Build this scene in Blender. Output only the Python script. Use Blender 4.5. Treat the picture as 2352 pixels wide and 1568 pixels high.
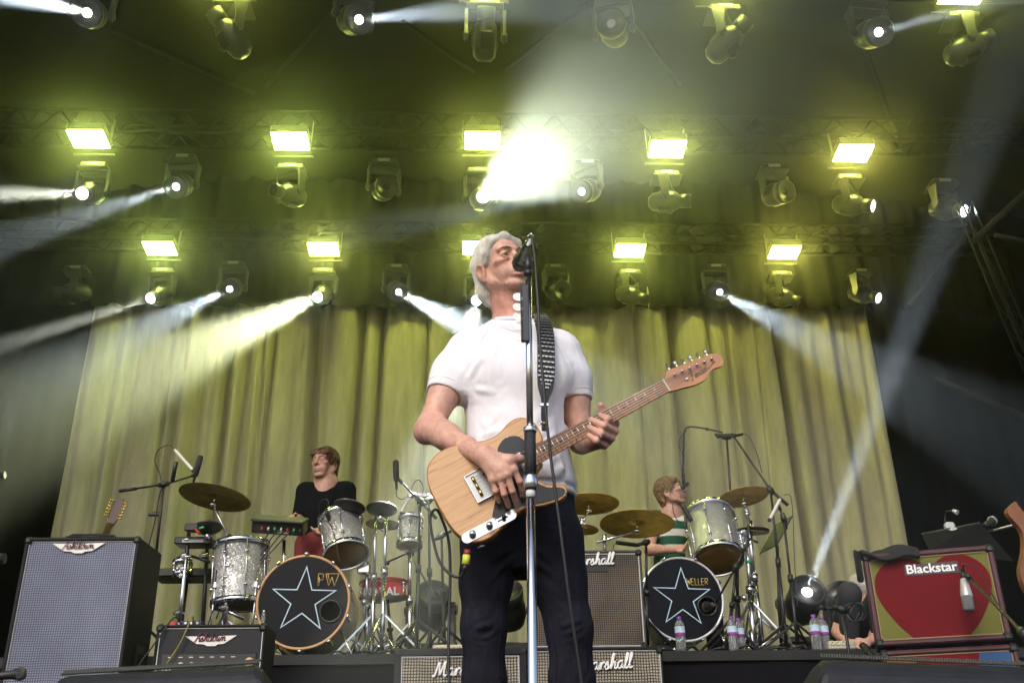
import bpy, math, random
import numpy as np
from mathutils import Vector, Matrix
random.seed(7); np.random.seed(7)
pi = math.pi
rad = math.radians
for _o in list(bpy.data.objects):
    bpy.data.objects.remove(_o)
SC = bpy.context.scene
COL = SC.collection

# ------------------------------------------------------------------ camera
YAW, PIT, ROL = rad(2.5), rad(24.5), rad(-0.9)
LENS = 35.0
CAMLOC = Vector((0.0, 0.0, 0.10))          # stage floor is z = 0, camera just above it, in the pit
CAMR = Matrix.Rotation(-YAW, 3, 'Z') @ Matrix.Rotation(pi/2 + PIT, 3, 'X') @ Matrix.Rotation(ROL, 3, 'Z')
_cd = bpy.data.cameras.new('camera')
_cd.lens = LENS; _cd.sensor_width = 36.0; _cd.clip_start = 0.05; _cd.clip_end = 3000.0
_cam = bpy.data.objects.new('camera', _cd); COL.objects.link(_cam)
_cam.matrix_world = Matrix.Translation(CAMLOC) @ CAMR.to_4x4()
SC.camera = _cam

# ------------------------------------------------------------------ daylight (soft, from the open stage front)
SUN_EL, SUN_AZ = rad(40), rad(204)           # azimuth clockwise from +Y (the stage back)
_w = bpy.data.worlds.new('World'); SC.world = _w; _w.use_nodes = True
_nt = _w.node_tree; _nt.nodes.clear()
_sky = _nt.nodes.new('ShaderNodeTexSky'); _sky.sky_type = 'NISHITA'; _sky.sun_disc = False
_sky.sun_elevation = SUN_EL; _sky.sun_rotation = SUN_AZ; _sky.dust_density = 3.0
_bg = _nt.nodes.new('ShaderNodeBackground'); _bg.inputs['Strength'].default_value = 0.14
_wo = _nt.nodes.new('ShaderNodeOutputWorld')
_nt.links.new(_sky.outputs[0], _bg.inputs[0]); _nt.links.new(_bg.outputs[0], _wo.inputs[0])
_sl = bpy.data.lights.new('sun', 'SUN'); _sl.energy = 1.2; _sl.angle = rad(18); _sl.color = (1.0, 0.96, 0.9)
_so = bpy.data.objects.new('sun', _sl); COL.objects.link(_so)
_sd = Vector((math.sin(SUN_AZ)*math.cos(SUN_EL), math.cos(SUN_AZ)*math.cos(SUN_EL), math.sin(SUN_EL)))
_so.rotation_euler = _sd.to_track_quat('Z', 'Y').to_euler(); _so.location = (0, -10, 20)
vs = SC.view_settings
vs.view_transform = 'Standard'; vs.look = 'None'; vs.exposure = 0.5; vs.gamma = 1.0; vs.use_curve_mapping = False
cy = SC.cycles
cy.use_denoising = True
cy.use_adaptive_sampling = True; cy.adaptive_threshold = 0.008; cy.adaptive_min_samples = 64
try: cy.denoiser = 'OPENIMAGEDENOISE'
except Exception: pass
cy.max_bounces = 6; cy.diffuse_bounces = 3; cy.glossy_bounces = 3; cy.transmission_bounces = 4
cy.volume_bounces = 0; cy.transparent_max_bounces = 8
cy.caustics_reflective = False; cy.caustics_refractive = False
cy.sample_clamp_indirect = 3.0
HAZE_DENSITY, HAZE_G = 0.0085, 0.955
STROBE = 54.0
BEAM = 1150.0

# ------------------------------------------------------------------ layout helper: photo pixel -> point on a plane of the place
FPX = 2352*LENS/36.0
def P(u, v, Y=None, Z=None, X=None):
    d = CAMR @ Vector(((u-1176)/FPX, (784-v)/FPX, -1.0))
    if Y is not None: t = (Y-CAMLOC.y)/d.y
    elif Z is not None: t = (Z-CAMLOC.z)/d.z
    else: t = (X-CAMLOC.x)/d.x
    return CAMLOC + d*t

# ------------------------------------------------------------------ mesh builder
class MB:
    def __init__(s, M=None):
        s.V = []; s.Fc = []; s.n = 0; s.M = M; s.sm = []
    def raw(s, V, F, smooth=False):
        V = np.asarray(V, float).reshape(-1, 3)
        if s.M is not None:
            A = np.array(s.M.to_4x4()); V = V @ A[:3, :3].T + A[:3, 3]
        o = s.n
        s.V.append(V); s.n += len(V)
        s.Fc += [tuple(i+o for i in f) for f in F]; s.sm += [smooth]*len(F)
        return s
    def box(s, c, size, M=None, bev=0.0):
        hx, hy, hz = [x/2 for x in size]; c = Vector(c)
        b = min(bev, hx*.9, hy*.9, hz*.9)
        Mx = M if M is not None else Matrix.Identity(3)
        if M is not None and len(M) == 4: Mx = M.to_3x3()
        if b <= 0:
            vs_ = [Vector((x*hx, y*hy, z*hz)) for x in (-1, 1) for y in (-1, 1) for z in (-1, 1)]
            F = [(0,1,3,2),(4,6,7,5),(0,4,5,1),(2,3,7,6),(0,2,6,4),(1,5,7,3)]
            return s.raw([tuple(c + Mx @ v) for v in vs_], F)
        vs_ = []; idx = {}
        for x in (-1, 1):
            for y in (-1, 1):
                for z in (-1, 1):
                    idx[x,y,z,0] = len(vs_); vs_.append(Vector((x*hx, y*(hy-b), z*(hz-b))))
                    idx[x,y,z,1] = len(vs_); vs_.append(Vector((x*(hx-b), y*hy, z*(hz-b))))
                    idx[x,y,z,2] = len(vs_); vs_.append(Vector((x*(hx-b), y*(hy-b), z*hz)))
        F = []
        def q(*k):
            f = [idx[i] for i in k]
            a, b_, c_ = vs_[f[0]], vs_[f[1]], vs_[f[2]]
            n = (b_-a).cross(c_-a); m = sum((vs_[i] for i in f), Vector())/len(f)
            F.append(tuple(f) if n.dot(m) > 0 else tuple(reversed(f)))
        for g in (-1, 1):
            q((g,-1,-1,0),(g,1,-1,0),(g,1,1,0),(g,-1,1,0))
            q((-1,g,-1,1),(1,g,-1,1),(1,g,1,1),(-1,g,1,1))
            q((-1,-1,g,2),(1,-1,g,2),(1,1,g,2),(-1,1,g,2))
            for h_ in (-1, 1):
                q((g,h_,-1,0),(g,h_,1,0),(g,h_,1,1),(g,h_,-1,1))
                q((g,-1,h_,0),(g,1,h_,0),(g,1,h_,2),(g,-1,h_,2))
                q((-1,g,h_,1),(1,g,h_,1),(1,g,h_,2),(-1,g,h_,2))
                for k in (-1, 1):
                    q((g,h_,k,0),(g,h_,k,1),(g,h_,k,2))
        return s.raw([tuple(c + Mx @ v) for v in vs_], F)
    def tube(s, pts, r, n=8, cap=True, flat=1.0, smooth=True, closed=False):
        pts = [Vector(p) for p in pts]; m = len(pts)
        rs = list(r) if hasattr(r, '__len__') else [r]*m
        tang = []
        for i in range(m):
            if closed: t = pts[(i+1) % m]-pts[i-1]
            else: t = pts[min(i+1, m-1)]-pts[max(i-1, 0)]
            tang.append(t.normalized() if t.length > 1e-9 else Vector((0,0,1)))
        up = Vector((0,0,1)) if abs(tang[0].z) < .9 else Vector((0,1,0))
        a = tang[0].cross(up).normalized()
        V = []
        for i in range(m):
            a = (a - tang[i]*a.dot(tang[i])).normalized(); b = tang[i].cross(a)
            for k in range(n):
                w = 2*pi*k/n
                V.append(tuple(pts[i] + (a*math.cos(w)*flat + b*math.sin(w))*rs[i]))
        F = []
        for i in range(m if closed else m-1):
            j = (i+1) % m
            for k in range(n):
                F.append((i*n+k, i*n+(k+1) % n, j*n+(k+1) % n, j*n+k))
        s.raw(V, F, smooth)
        if cap and not closed:
            o = s.n-len(V)
            s.Fc += [tuple(o+k for k in range(n))[::-1], tuple(o+(m-1)*n+k for k in range(n))]; s.sm += [False, False]
        return s
    def cyl(s, p0, p1, r0, r1=None, n=12, cap=True):
        return s.tube([p0, p1], [r0, r0 if r1 is None else r1], n, cap)
    def lathe(s, prof, o=(0,0,0), axis=(0,0,1), n=24, smooth=True, xdir=None):
        o = Vector(o); ax = Vector(axis).normalized()
        if xdir is None:
            xdir = Vector((1,0,0)) if abs(ax.x) < .9 else Vector((0,1,0))
        a = Vector(xdir); a = (a-ax*a.dot(ax)).normalized(); b = ax.cross(a)
        V = []
        for (r, z) in prof:
            for k in range(n):
                w = 2*pi*k/n; V.append(tuple(o + ax*z + (a*math.cos(w)+b*math.sin(w))*max(r, 1e-5)))
        F = []
        for i in range(len(prof)-1):
            for k in range(n):
                F.append((i*n+k, i*n+(k+1) % n, (i+1)*n+(k+1) % n, (i+1)*n+k))
        return s.raw(V, F, smooth)
    def sphere(s, c, r, n=16, sc=(1,1,1)):
        m = max(6, n//2)
        V = []; c = Vector(c)
        for i in range(m+1):
            t = -pi/2+pi*i/m
            for k in range(n):
                w = 2*pi*k/n
                V.append((c.x+r*sc[0]*math.cos(t)*math.cos(w), c.y+r*sc[1]*math.cos(t)*math.sin(w), c.z+r*sc[2]*math.sin(t)))
        F = [(i*n+k, i*n+(k+1) % n, (i+1)*n+(k+1) % n, (i+1)*n+k) for i in range(m) for k in range(n)]
        return s.raw(V, F, True)
    def torus(s, c, axis, R, r, n=32, m=8):
        ax = Vector(axis).normalized(); x = Vector((1,0,0)) if abs(ax.x) < .9 else Vector((0,1,0))
        a = (x-ax*x.dot(ax)).normalized(); b = ax.cross(a); c = Vector(c)
        return s.tube([c+(a*math.cos(2*pi*k/n)+b*math.sin(2*pi*k/n))*R for k in range(n)], r, m, closed=True)
    def prism(s, poly, th, M=None, z0=0.0):
        """closed 2D outline (ccw, local xy) extruded z0 .. z0+th, placed by M"""
        n = len(poly); M = M or Matrix.Identity(4)
        V = [tuple(M @ Vector((p[0], p[1], z0))) for p in poly]+[tuple(M @ Vector((p[0], p[1], z0+th))) for p in poly]
        F = [tuple(range(n))[::-1], tuple(range(n, 2*n))]+[(i, (i+1) % n, n+(i+1) % n, n+i) for i in range(n)]
        return s.raw(V, F)
    def ring2d(s, outer, inner, th, M=None, z0=0.0):
        """band between two outlines with equal counts"""
        n = len(outer); M = M or Matrix.Identity(4)
        V = []
        for z in (z0, z0+th):
            for poly in (outer, inner): V += [tuple(M @ Vector((p[0], p[1], z))) for p in poly]
        F = []
        for i in range(n):
            j = (i+1) % n
            F += [(i, n+i, n+j, j), (2*n+i, 2*n+j, 3*n+j, 3*n+i), (i, j, 2*n+j, 2*n+i), (n+i, 3*n+i, 3*n+j, n+j)]
        return s.raw(V, F)
    def mesh(s, name, off=None):
        me = bpy.data.meshes.new(name)
        V = np.concatenate(s.V) if s.V else np.zeros((0, 3))
        if off is not None: V = V-np.array(off)
        me.from_pydata(V.tolist(), [], s.Fc)
        if any(s.sm): me.polygons.foreach_set('use_smooth', s.sm)
        me.update(); return me

def grid_mesh(name, fn, nu, nv, off=(0,0,0)):
    V = []; F = []
    for j in range(nv+1):
        for i in range(nu+1): V.append(tuple(Vector(fn(i/nu, j/nv))-Vector(off)))
    for j in range(nv):
        for i in range(nu):
            a = j*(nu+1)+i; F.append((a, a+1, a+nu+2, a+nu+1))
    me = bpy.data.meshes.new(name); me.from_pydata(V, [], F)
    me.polygons.foreach_set('use_smooth', [True]*len(F)); return me

def link(name, me, mat=None, parent=None):
    o = bpy.data.objects.new(name, me); COL.objects.link(o)
    if mat is not None and me is not None:
        if len(me.materials) == 0: me.materials.append(mat)
    if parent is not None: o.parent = parent
    return o
def tag(o, label=None, cat=None, group=None, kind=None):
    if label: o['label'] = label
    if cat: o['category'] = cat
    if group: o['group'] = group
    if kind: o['kind'] = kind
    return o
class Thing:
    """an Empty at the base; parts are given in world coordinates"""
    def __init__(s, name, label, cat, loc, group=None):
        s.loc = Vector(loc); s.root = bpy.data.objects.new(name, None); COL.objects.link(s.root)
        s.root.empty_display_size = .1
        s.root.location = s.loc; tag(s.root, label, cat, group)
    def add(s, name, mb, mat, parent=None, label=None, kind=None):
        me = mb.mesh(name, s.loc) if isinstance(mb, MB) else mb
        o = link(name, me, mat, parent or s.root)
        if label: o['label'] = label
        if kind: o['kind'] = kind
        return o
def solo(name, label, cat, mb, mat, loc, group=None):
    me = mb.mesh(name, loc) if isinstance(mb, MB) else mb
    o = link(name, me, mat); o.location = loc
    return tag(o, label, cat, group)
def struct(name, mb, mat, parent=None):
    me = mb.mesh(name) if isinstance(mb, MB) else mb
    o = link(name, me, mat, parent)
    if parent is None: o['kind'] = 'structure'
    return o
def frame(o, x, y=None, z=None):
    """4x4 from an origin and two axes (x, and y or z)"""
    o = Vector(o); x = Vector(x).normalized()
    if y is not None:
        z = x.cross(Vector(y)).normalized(); y = z.cross(x)
    else:
        y = Vector(z).cross(x).normalized(); z = x.cross(y)
    return Matrix(((x.x, y.x, z.x, o.x), (x.y, y.y, z.y, o.y), (x.z, y.z, z.z, o.z), (0, 0, 0, 1)))
def spline(pts, n=8):
    """Catmull-Rom through the points"""
    pts = [Vector(p) for p in pts]; Q = [pts[0]*2-pts[1]]+pts+[pts[-1]*2-pts[-2]]; out = []
    for i in range(1, len(Q)-2):
        p0, p1, p2, p3 = Q[i-1:i+3]
        for k in range(n):
            t = k/n
            out.append(0.5*((2*p1)+(-p0+p2)*t+(2*p0-5*p1+4*p2-p3)*t*t+(-p0+3*p1-3*p2+p3)*t**3))
    out.append(Q[-2]); return out

# ------------------------------------------------------------------ materials
def rgb(c): return (c[0], c[1], c[2], 1.0)
_mats = {}
def M(name, col, rough=.5, metal=0.0, var=0.0, vscale=8.0, bump=0.0, bscale=60.0, rvar=0.0, spec=None, col2=None, coat=0.0, sheen=0.0, aniso=None):
    if name in _mats: return _mats[name]
    m = bpy.data.materials.new(name); m.use_nodes = True; nt = m.node_tree; N = nt.nodes; L = nt.links
    b = N['Principled BSDF']; b.inputs['Roughness'].default_value = rough; b.inputs['Metallic'].default_value = metal
    b.inputs['Base Color'].default_value = rgb(col)
    if spec is not None: b.inputs['Specular IOR Level'].default_value = spec
    if coat: b.inputs['Coat Weight'].default_value = coat
    if sheen: b.inputs['Sheen Weight'].default_value = sheen; b.inputs['Sheen Roughness'].default_value = .6
    tc = N.new('ShaderNodeTexCoord')
    src = tc.outputs['Object']
    if aniso:
        mp = N.new('ShaderNodeMapping'); mp.inputs['Scale'].default_value = aniso; L.new(src, mp.inputs[0]); src = mp.outputs[0]
    if var or col2 or rvar:
        t = N.new('ShaderNodeTexNoise'); t.inputs['Scale'].default_value = vscale; t.inputs['Detail'].default_value = 6; t.inputs['Roughness'].default_value = .65
        L.new(src, t.inputs['Vector'])
        rp = N.new('ShaderNodeValToRGB'); rp.color_ramp.elements[0].position = .3; rp.color_ramp.elements[1].position = .7
        c2 = col2 if col2 else [min(1, x*(1+var)) for x in col]
        c1 = col if col2 else [x*(1-var) for x in col]
        rp.color_ramp.elements[0].color = rgb(c1); rp.color_ramp.elements[1].color = rgb(c2)
        L.new(t.outputs[0], rp.inputs[0])
        if var or col2: L.new(rp.outputs[0], b.inputs['Base Color'])
        if rvar:
            mr = N.new('ShaderNodeMapRange'); mr.inputs[3].default_value = max(0, rough-rvar); mr.inputs[4].default_value = min(1, rough+rvar)
            L.new(t.outputs[0], mr.inputs[0]); L.new(mr.outputs[0], b.inputs['Roughness'])
    if bump:
        t2 = N.new('ShaderNodeTexNoise'); t2.inputs['Scale'].default_value = bscale; t2.inputs['Detail'].default_value = 4
        L.new(src, t2.inputs['Vector'])
        bp = N.new('ShaderNodeBump'); bp.inputs['Strength'].default_value = bump; bp.inputs['Distance'].default_value = .01
        L.new(t2.outputs[0], bp.inputs['Height']); L.new(bp.outputs[0], b.inputs['Normal'])
    _mats[name] = m; return m
def emis(name, col, strength):
    if name in _mats: return _mats[name]
    m = bpy.data.materials.new(name); m.use_nodes = True; nt = m.node_tree; nt.nodes.clear()
    e = nt.nodes.new('ShaderNodeEmission'); e.inputs[0].default_value = rgb(col); e.inputs[1].default_value = strength
    o = nt.nodes.new('ShaderNodeOutputMaterial'); nt.links.new(e.outputs[0], o.inputs[0]); _mats[name] = m; return m
def weave(name, ca, cb, period, axes=(0, 2), duty=.35, rough=.85, dirt=None, thin=None):
    """grille cloth: threads of colour ca over dark gaps cb, in object space"""
    if name in _mats: return _mats[name]
    m = bpy.data.materials.new(name); m.use_nodes = True; nt = m.node_tree; N = nt.nodes; L = nt.links
    b = N['Principled BSDF']; b.inputs['Roughness'].default_value = rough; b.inputs['Specular IOR Level'].default_value = .2
    tc = N.new('ShaderNodeTexCoord'); sp = N.new('ShaderNodeSeparateXYZ'); L.new(tc.outputs['Object'], sp.inputs[0])
    nz = N.new('ShaderNodeTexNoise'); nz.inputs['Scale'].default_value = 14; L.new(tc.outputs['Object'], nz.inputs[0])
    outs = []
    for a in axes:
        ad = N.new('ShaderNodeMath'); ad.operation = 'MULTIPLY_ADD'; ad.inputs[1].default_value = period*.7; L.new(nz.outputs[0], ad.inputs[0]); L.new(sp.outputs[a], ad.inputs[2])
        dv = N.new('ShaderNodeMath'); dv.operation = 'DIVIDE'; dv.inputs[1].default_value = period; L.new(ad.outputs[0], dv.inputs[0])
        fr = N.new('ShaderNodeMath'); fr.operation = 'FRACT'; L.new(dv.outputs[0], fr.inputs[0])
        pp = N.new('ShaderNodeMath'); pp.operation = 'PINGPONG'; pp.inputs[1].default_value = .5; L.new(fr.outputs[0], pp.inputs[0])
        ss = N.new('ShaderNodeMapRange'); ss.interpolation_type = 'SMOOTHSTEP'; ss.inputs[1].default_value = duty*.5-.1; ss.inputs[2].default_value = duty*.5+.1
        L.new(pp.outputs[0], ss.inputs[0]); outs.append(ss.outputs[0])
    mn = N.new('ShaderNodeMath'); mn.operation = 'MINIMUM'; L.new(outs[0], mn.inputs[0]); L.new(outs[1], mn.inputs[1])
    mx = N.new('ShaderNodeMix'); mx.data_type = 'RGBA'; mx.inputs[6].default_value = rgb(cb); mx.inputs[7].default_value = rgb(ca); L.new(mn.outputs[0], mx.inputs[0])
    out = mx.outputs[2]
    n2 = N.new('ShaderNodeTexNoise'); n2.inputs['Scale'].default_value = 5; n2.inputs['Detail'].default_value = 8; L.new(tc.outputs['Object'], n2.inputs[0])
    rp = N.new('ShaderNodeMapRange'); rp.inputs[1].default_value = .35; rp.inputs[2].default_value = .75; rp.inputs[3].default_value = 1.1; rp.inputs[4].default_value = .6 if dirt else .85
    L.new(n2.outputs[0], rp.inputs[0])
    ml = N.new('ShaderNodeVectorMath'); ml.operation = 'SCALE'; L.new(out, ml.inputs[0]); L.new(rp.outputs[0], ml.inputs['Scale'])
    L.new(ml.outputs[0], b.inputs['Base Color'])
    bp = N.new('ShaderNodeBump'); bp.inputs['Strength'].default_value = .4; bp.inputs['Distance'].default_value = .003; L.new(mn.outputs[0], bp.inputs['Height']); L.new(bp.outputs[0], b.inputs['Normal'])
    _mats[name] = m; return m
BLACK = M('black_plastic', (.010,.010,.011), .45, bump=.05, bscale=200)
MATTE = M('black_matte_metal', (.012,.012,.013), .4, .2)
CHROME = M('chrome', (.70,.71,.73), .2, 1.0, rvar=.1, vscale=25)
STEEL = M('brushed_steel', (.42,.42,.43), .32, 1.0)
TOLEX = M('black_tolex', (.009,.009,.012), .6, bump=.35, bscale=350, spec=.3)
CABLE = M('cable_rubber', (.012,.012,.013), .5)
GOLD = M('gold_print', (.6,.42,.1), .4)
WHITE = M('white_print', (.8,.8,.78), .45)
# ================================================================== the stage shell
FLOOR = M('stage_deck_black', (.010,.010,.011), .7, var=.4, vscale=6, bump=.1, bscale=40)
DRAPE = M('black_drape', (.0045,.0045,.0038), .95, var=.3, vscale=3, spec=.1)
struct('ground', MB().box((0, 0, -1.45), (40, 40, .1)), M('trampled_field', (.07,.075,.05), .95, var=.3, vscale=1.5))
struct('stage_floor', MB().box((0, 8.0, -.75), (19, 13.4, 1.5)), FLOOR)
# roof canopy
ROOFM = M('canopy_black_fabric', (.0045,.0048,.0035), 1.0, spec=.0)
def _roof(u, v):
    x = -10+20*u; y = 2.0+13*v
    return (x, y, 8.2 - .012*x*x + .10*math.sin(v*pi*6)*math.cos(x*.6))
struct('stage_roof', grid_mesh('stage_roof', _roof, 40, 40), ROOFM)
def _drape(x0, y0, x1, y1, z0, z1, amp, nf, seed, name, mat, nv=6):
    rnd = random.Random(seed); ph = [rnd.uniform(0, 6.3) for _ in range(4)]
    dx, dy = x1-x0, y1-y0; ln = math.hypot(dx, dy); nx, ny = -dy/ln, dx/ln
    def f(u, v):
        w = amp*(math.sin(u*nf*2*pi+ph[0]+1.2*math.sin(u*9+ph[1]))+.5*math.sin(u*nf*3.7*pi+ph[2]))
        return (x0+dx*u+nx*w, y0+dy*u+ny*w, z0+(z1-z0)*v)
    return grid_mesh(name, f, int(nf*14), nv)
def drape_thing(name, label, cat, me, mat):
    o = link(name, me, mat); return tag(o, label, cat)
drape_thing('back_wall_drape', 'black masking drape across the whole stage back, behind the pale backdrop', 'drape', _drape(9.4, 13.2, -9.4, 13.2, 0, 8, .05, 30, 1, 'back_wall_drape', DRAPE), DRAPE)
drape_thing('wing_drape', 'black masking drape closing the left wing beside the tall speaker cabinet', 'drape', _drape(-9.2, 6.4, -9.2, 13.1, 0, 7.6, .06, 18, 2, 'wing_drape', DRAPE), DRAPE)
drape_thing('wing_drape', 'black masking drape closing the right wing behind the heart amplifier', 'drape', _drape(9.2, 13.1, 9.2, 6.4, 0, 7.6, .06, 18, 3, 'wing_drape', DRAPE), DRAPE)

# pale backdrop curtain with hanging pleats
def backdrop():
    YB = 12.0
    xl = P(150, 980, Y=YB).x; xr = P(2038, 980, Y=YB).x; zt = P(1176, 600, Y=YB).z
    # edge vectors of pleat grooves: (x fraction, depth, width)
    rnd = random.Random(11)
    gro = []
    u = .0
    while u < 1:
        gro.append((u, rnd.uniform(.05, .28), rnd.uniform(.0025, .010), rnd.uniform(-.012, .012)))
        u += rnd.choice([.016, .024, .034, .045, .022])
    ph = [rnd.uniform(0, 6.3) for _ in range(6)]
    def f(a, b):
        x = xl+(xr-xl)*a; z = .05+(zt-.05)*b
        y = .06*math.sin(a*31+ph[0]+.5*b)+.045*math.sin(a*67+ph[1]-.6*b)+.02*math.sin(a*139+ph[2]+b)+.008*math.sin(a*37+b*23+ph[3])
        for (g, dp, w, sl) in gro:
            t = (a-g-sl*(1-b))/w
            if abs(t) < 3.2: y += dp*math.exp(-t*t)
        gat = max(0., (b-.93)/.07)
        return (x, YB+y*(1-.25*gat)+.015*math.sin(a*400)*gat, z)
    me = grid_mesh('backdrop_curtain', f, 1400, 24)
    m = bpy.data.materials.new('backdrop_cloth'); m.use_nodes = True; nt = m.node_tree; N = nt.nodes; L = nt.links
    bs = N['Principled BSDF']; bs.inputs['Roughness'].default_value = .95; bs.inputs['Specular IOR Level'].default_value = .1
    bs.inputs['Sheen Weight'].default_value = .3
    tc = N.new('ShaderNodeTexCoord'); mp = N.new('ShaderNodeMapping'); mp.inputs['Scale'].default_value = (6, 6, 1.2); L.new(tc.outputs['Object'], mp.inputs[0])
    n1 = N.new('ShaderNodeTexNoise'); n1.inputs['Scale'].default_value = 1.2; n1.inputs['Detail'].default_value = 9; n1.inputs['Roughness'].default_value = .7; L.new(mp.outputs[0], n1.inputs[0])
    rp = N.new('ShaderNodeValToRGB'); rp.color_ramp.elements[0].position = .28; rp.color_ramp.elements[1].position = .68
    rp.color_ramp.elements[0].color = (.47,.445,.295,1); rp.color_ramp.elements[1].color = (.70,.665,.45,1)
    L.new(n1.outputs[0], rp.inputs[0]); L.new(rp.outputs[0], bs.inputs['Base Color'])
    n2 = N.new('ShaderNodeTexNoise'); n2.inputs['Scale'].default_value = 30; n2.inputs['Detail'].default_value = 5; L.new(tc.outputs['Object'], n2.inputs[0])
    bp = N.new('ShaderNodeBump'); bp.inputs['Strength'].default_value = .25; bp.inputs['Distance'].default_value = .03; L.new(n2.outputs[0], bp.inputs['Height']); L.new(bp.outputs[0], bs.inputs['Normal'])
    o = link('backdrop_curtain', me, m)
    tag(o, 'pale grey pleated backdrop curtain hung right across the back of the stage', 'curtain')
backdrop()
drape_thing('border_drape', 'black border drape hanging along the far truss and hiding the top of the backdrop', 'drape', _drape(8.6, 11.86, -8.6, 11.86, P(1176, 704, Y=11.86).z, 8.0, .05, 40, 8, 'border_drape', DRAPE), DRAPE)

# drum riser
RZ, RY = .90, 6.35
_r = Thing('drum_riser', 'long black drum riser with a black cloth skirt behind the amplifiers', 'platform', (0, 8.2, 0))
_r.add('deck', MB().box((.2, 8.3, RZ-.03), (8.4, 3.9, .06)), FLOOR)
_r.add('skirt', _drape(-3.95, RY+.02, 4.35, RY+.02, 0.0, RZ-.062, .006, 9, 5, 'skirt', DRAPE), M('riser_skirt', (.008,.0075,.010), .95, spec=.1))
for me_ in (_r.root.children[-1].data,):
    for v_ in me_.vertices: v_.co -= Vector((0, 8.2, 0))
for sx in (-3.8, -1.2, 1.6, 4.2):
    _r.add('leg', MB().cyl((sx, 6.6, 0), (sx, 6.6, RZ-.06), .025), STEEL)

# ---------------------------------------------------------------- roof trusses and struts
TRUSSM = M('truss_black_aluminium', (.007,.007,.006), .8, 0, spec=.15)
def truss(label, pa, pb, s=.29, bays=None, cr=.024):
    pa, pb = Vector(pa), Vector(pb); d = pb-pa; L = d.length; d.normalize()
    up = Vector((0,0,1)) if abs(d.z) < .8 else Vector((0,1,0))
    a = d.cross(up).normalized(); b = a.cross(d)
    t = Thing('lighting_truss', label, 'truss', pa)
    cor = [(-1,-1), (1,-1), (1,1), (-1,1)]
    for (i, j) in cor:
        o = (a*i+b*j)*s/2
        t.add('chord', MB().cyl(pa+o, pb+o, cr, n=10), TRUSSM)
    n = bays or max(2, int(L/.45))
    mb = MB()
    for k in range(n):
        q0 = pa+d*(L*k/n); q1 = pa+d*(L*(k+1)/n)
        for q in range(4):
            c0 = (a*cor[q][0]+b*cor[q][1])*s/2; c1 = (a*cor[(q+1) % 4][0]+b*cor[(q+1) % 4][1])*s/2
            mb.cyl(q0+c0, (q0+q1)/2+c1, cr*.42, n=6, cap=False); mb.cyl((q0+q1)/2+c1, q1+c0, cr*.42, n=6, cap=False)
    t.add('bracing', mb, TRUSSM)
    return t
TZ = 6.62
ROWY = (6.55, 9.0, 11.3)
truss('black roof truss nearest the camera, along the top edge of the picture', (-7.5, ROWY[0]+.25, TZ+.28), (7.5, ROWY[0]+.25, TZ+.28))
truss('black roof truss halfway back, carrying the middle row of floodlights', (-7.5, ROWY[1]+.25, TZ+.28), (7.5, ROWY[1]+.25, TZ+.28))
truss('black roof truss farthest back, just above the pale backdrop', (-7.2, ROWY[2]+.25, TZ+.28), (7.2, ROWY[2]+.25, TZ+.28))
# slanting truss of the right wing tower
truss('slanting ladder truss rising in the right wing beside the dark drape', P(2375, 850, Y=8.0), P(2215, 470, Y=8.6), s=.11, cr=.011)
STRUTM = M('roof_strut_tube', (.022,.021,.016), .8, 0, spec=.2)
for k, (a, b, z, lb) in enumerate([
    ((255, 70), (585, 215), 7.75, 'thin roof strut slanting down to the right from the leftmost top spotlight'),
    ((765, 25), (610, 200), 7.75, 'thin roof strut slanting down to the left beside the second floodlight'),
    ((925, 50), (1090, 168), 7.75, 'thin roof strut ending behind the centre top spotlight from the left'),
    ((1345, 15), (1160, 160), 7.75, 'thin roof strut ending behind the centre top spotlight from the right'),
    ((1450, 45), (1560, 195), 7.75, 'thin roof strut crossing the brightest haze right of centre'),
    ((1985, 110), (2070, 340), 7.6, 'thin roof strut dropping steeply below the top right beam light')]):
    solo('roof_strut', lb, 'roof strut', MB().cyl(P(*a, Z=z), P(*b, Z=z), .028, n=8), STRUTM, P(*a, Z=z), 'thin steel struts under the canopy')
for (a, b, y, r, lb) in [
    ((2362, 435), (2235, 555), 8.3, .03, 'diagonal wing brace tube leaning left at the upper right edge'),
    ((2362, 555), (2285, 540), 8.0, .022, 'short wing brace tube near the right edge, almost level'),
    ((2235, 520), (2090, 700), 10.5, .03, 'long faint wing brace tube running down to the backdrop corner'),
    ((2150, 870), (2362, 960), 10, .03, 'low wing brace tube sloping down to the right edge')]:
    solo('wing_brace', lb, 'brace', MB().cyl(P(*a, Y=y), P(*b, Y=y), r, n=8), STRUTM, P(*a, Y=y), 'brace tubes in the right wing')

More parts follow.
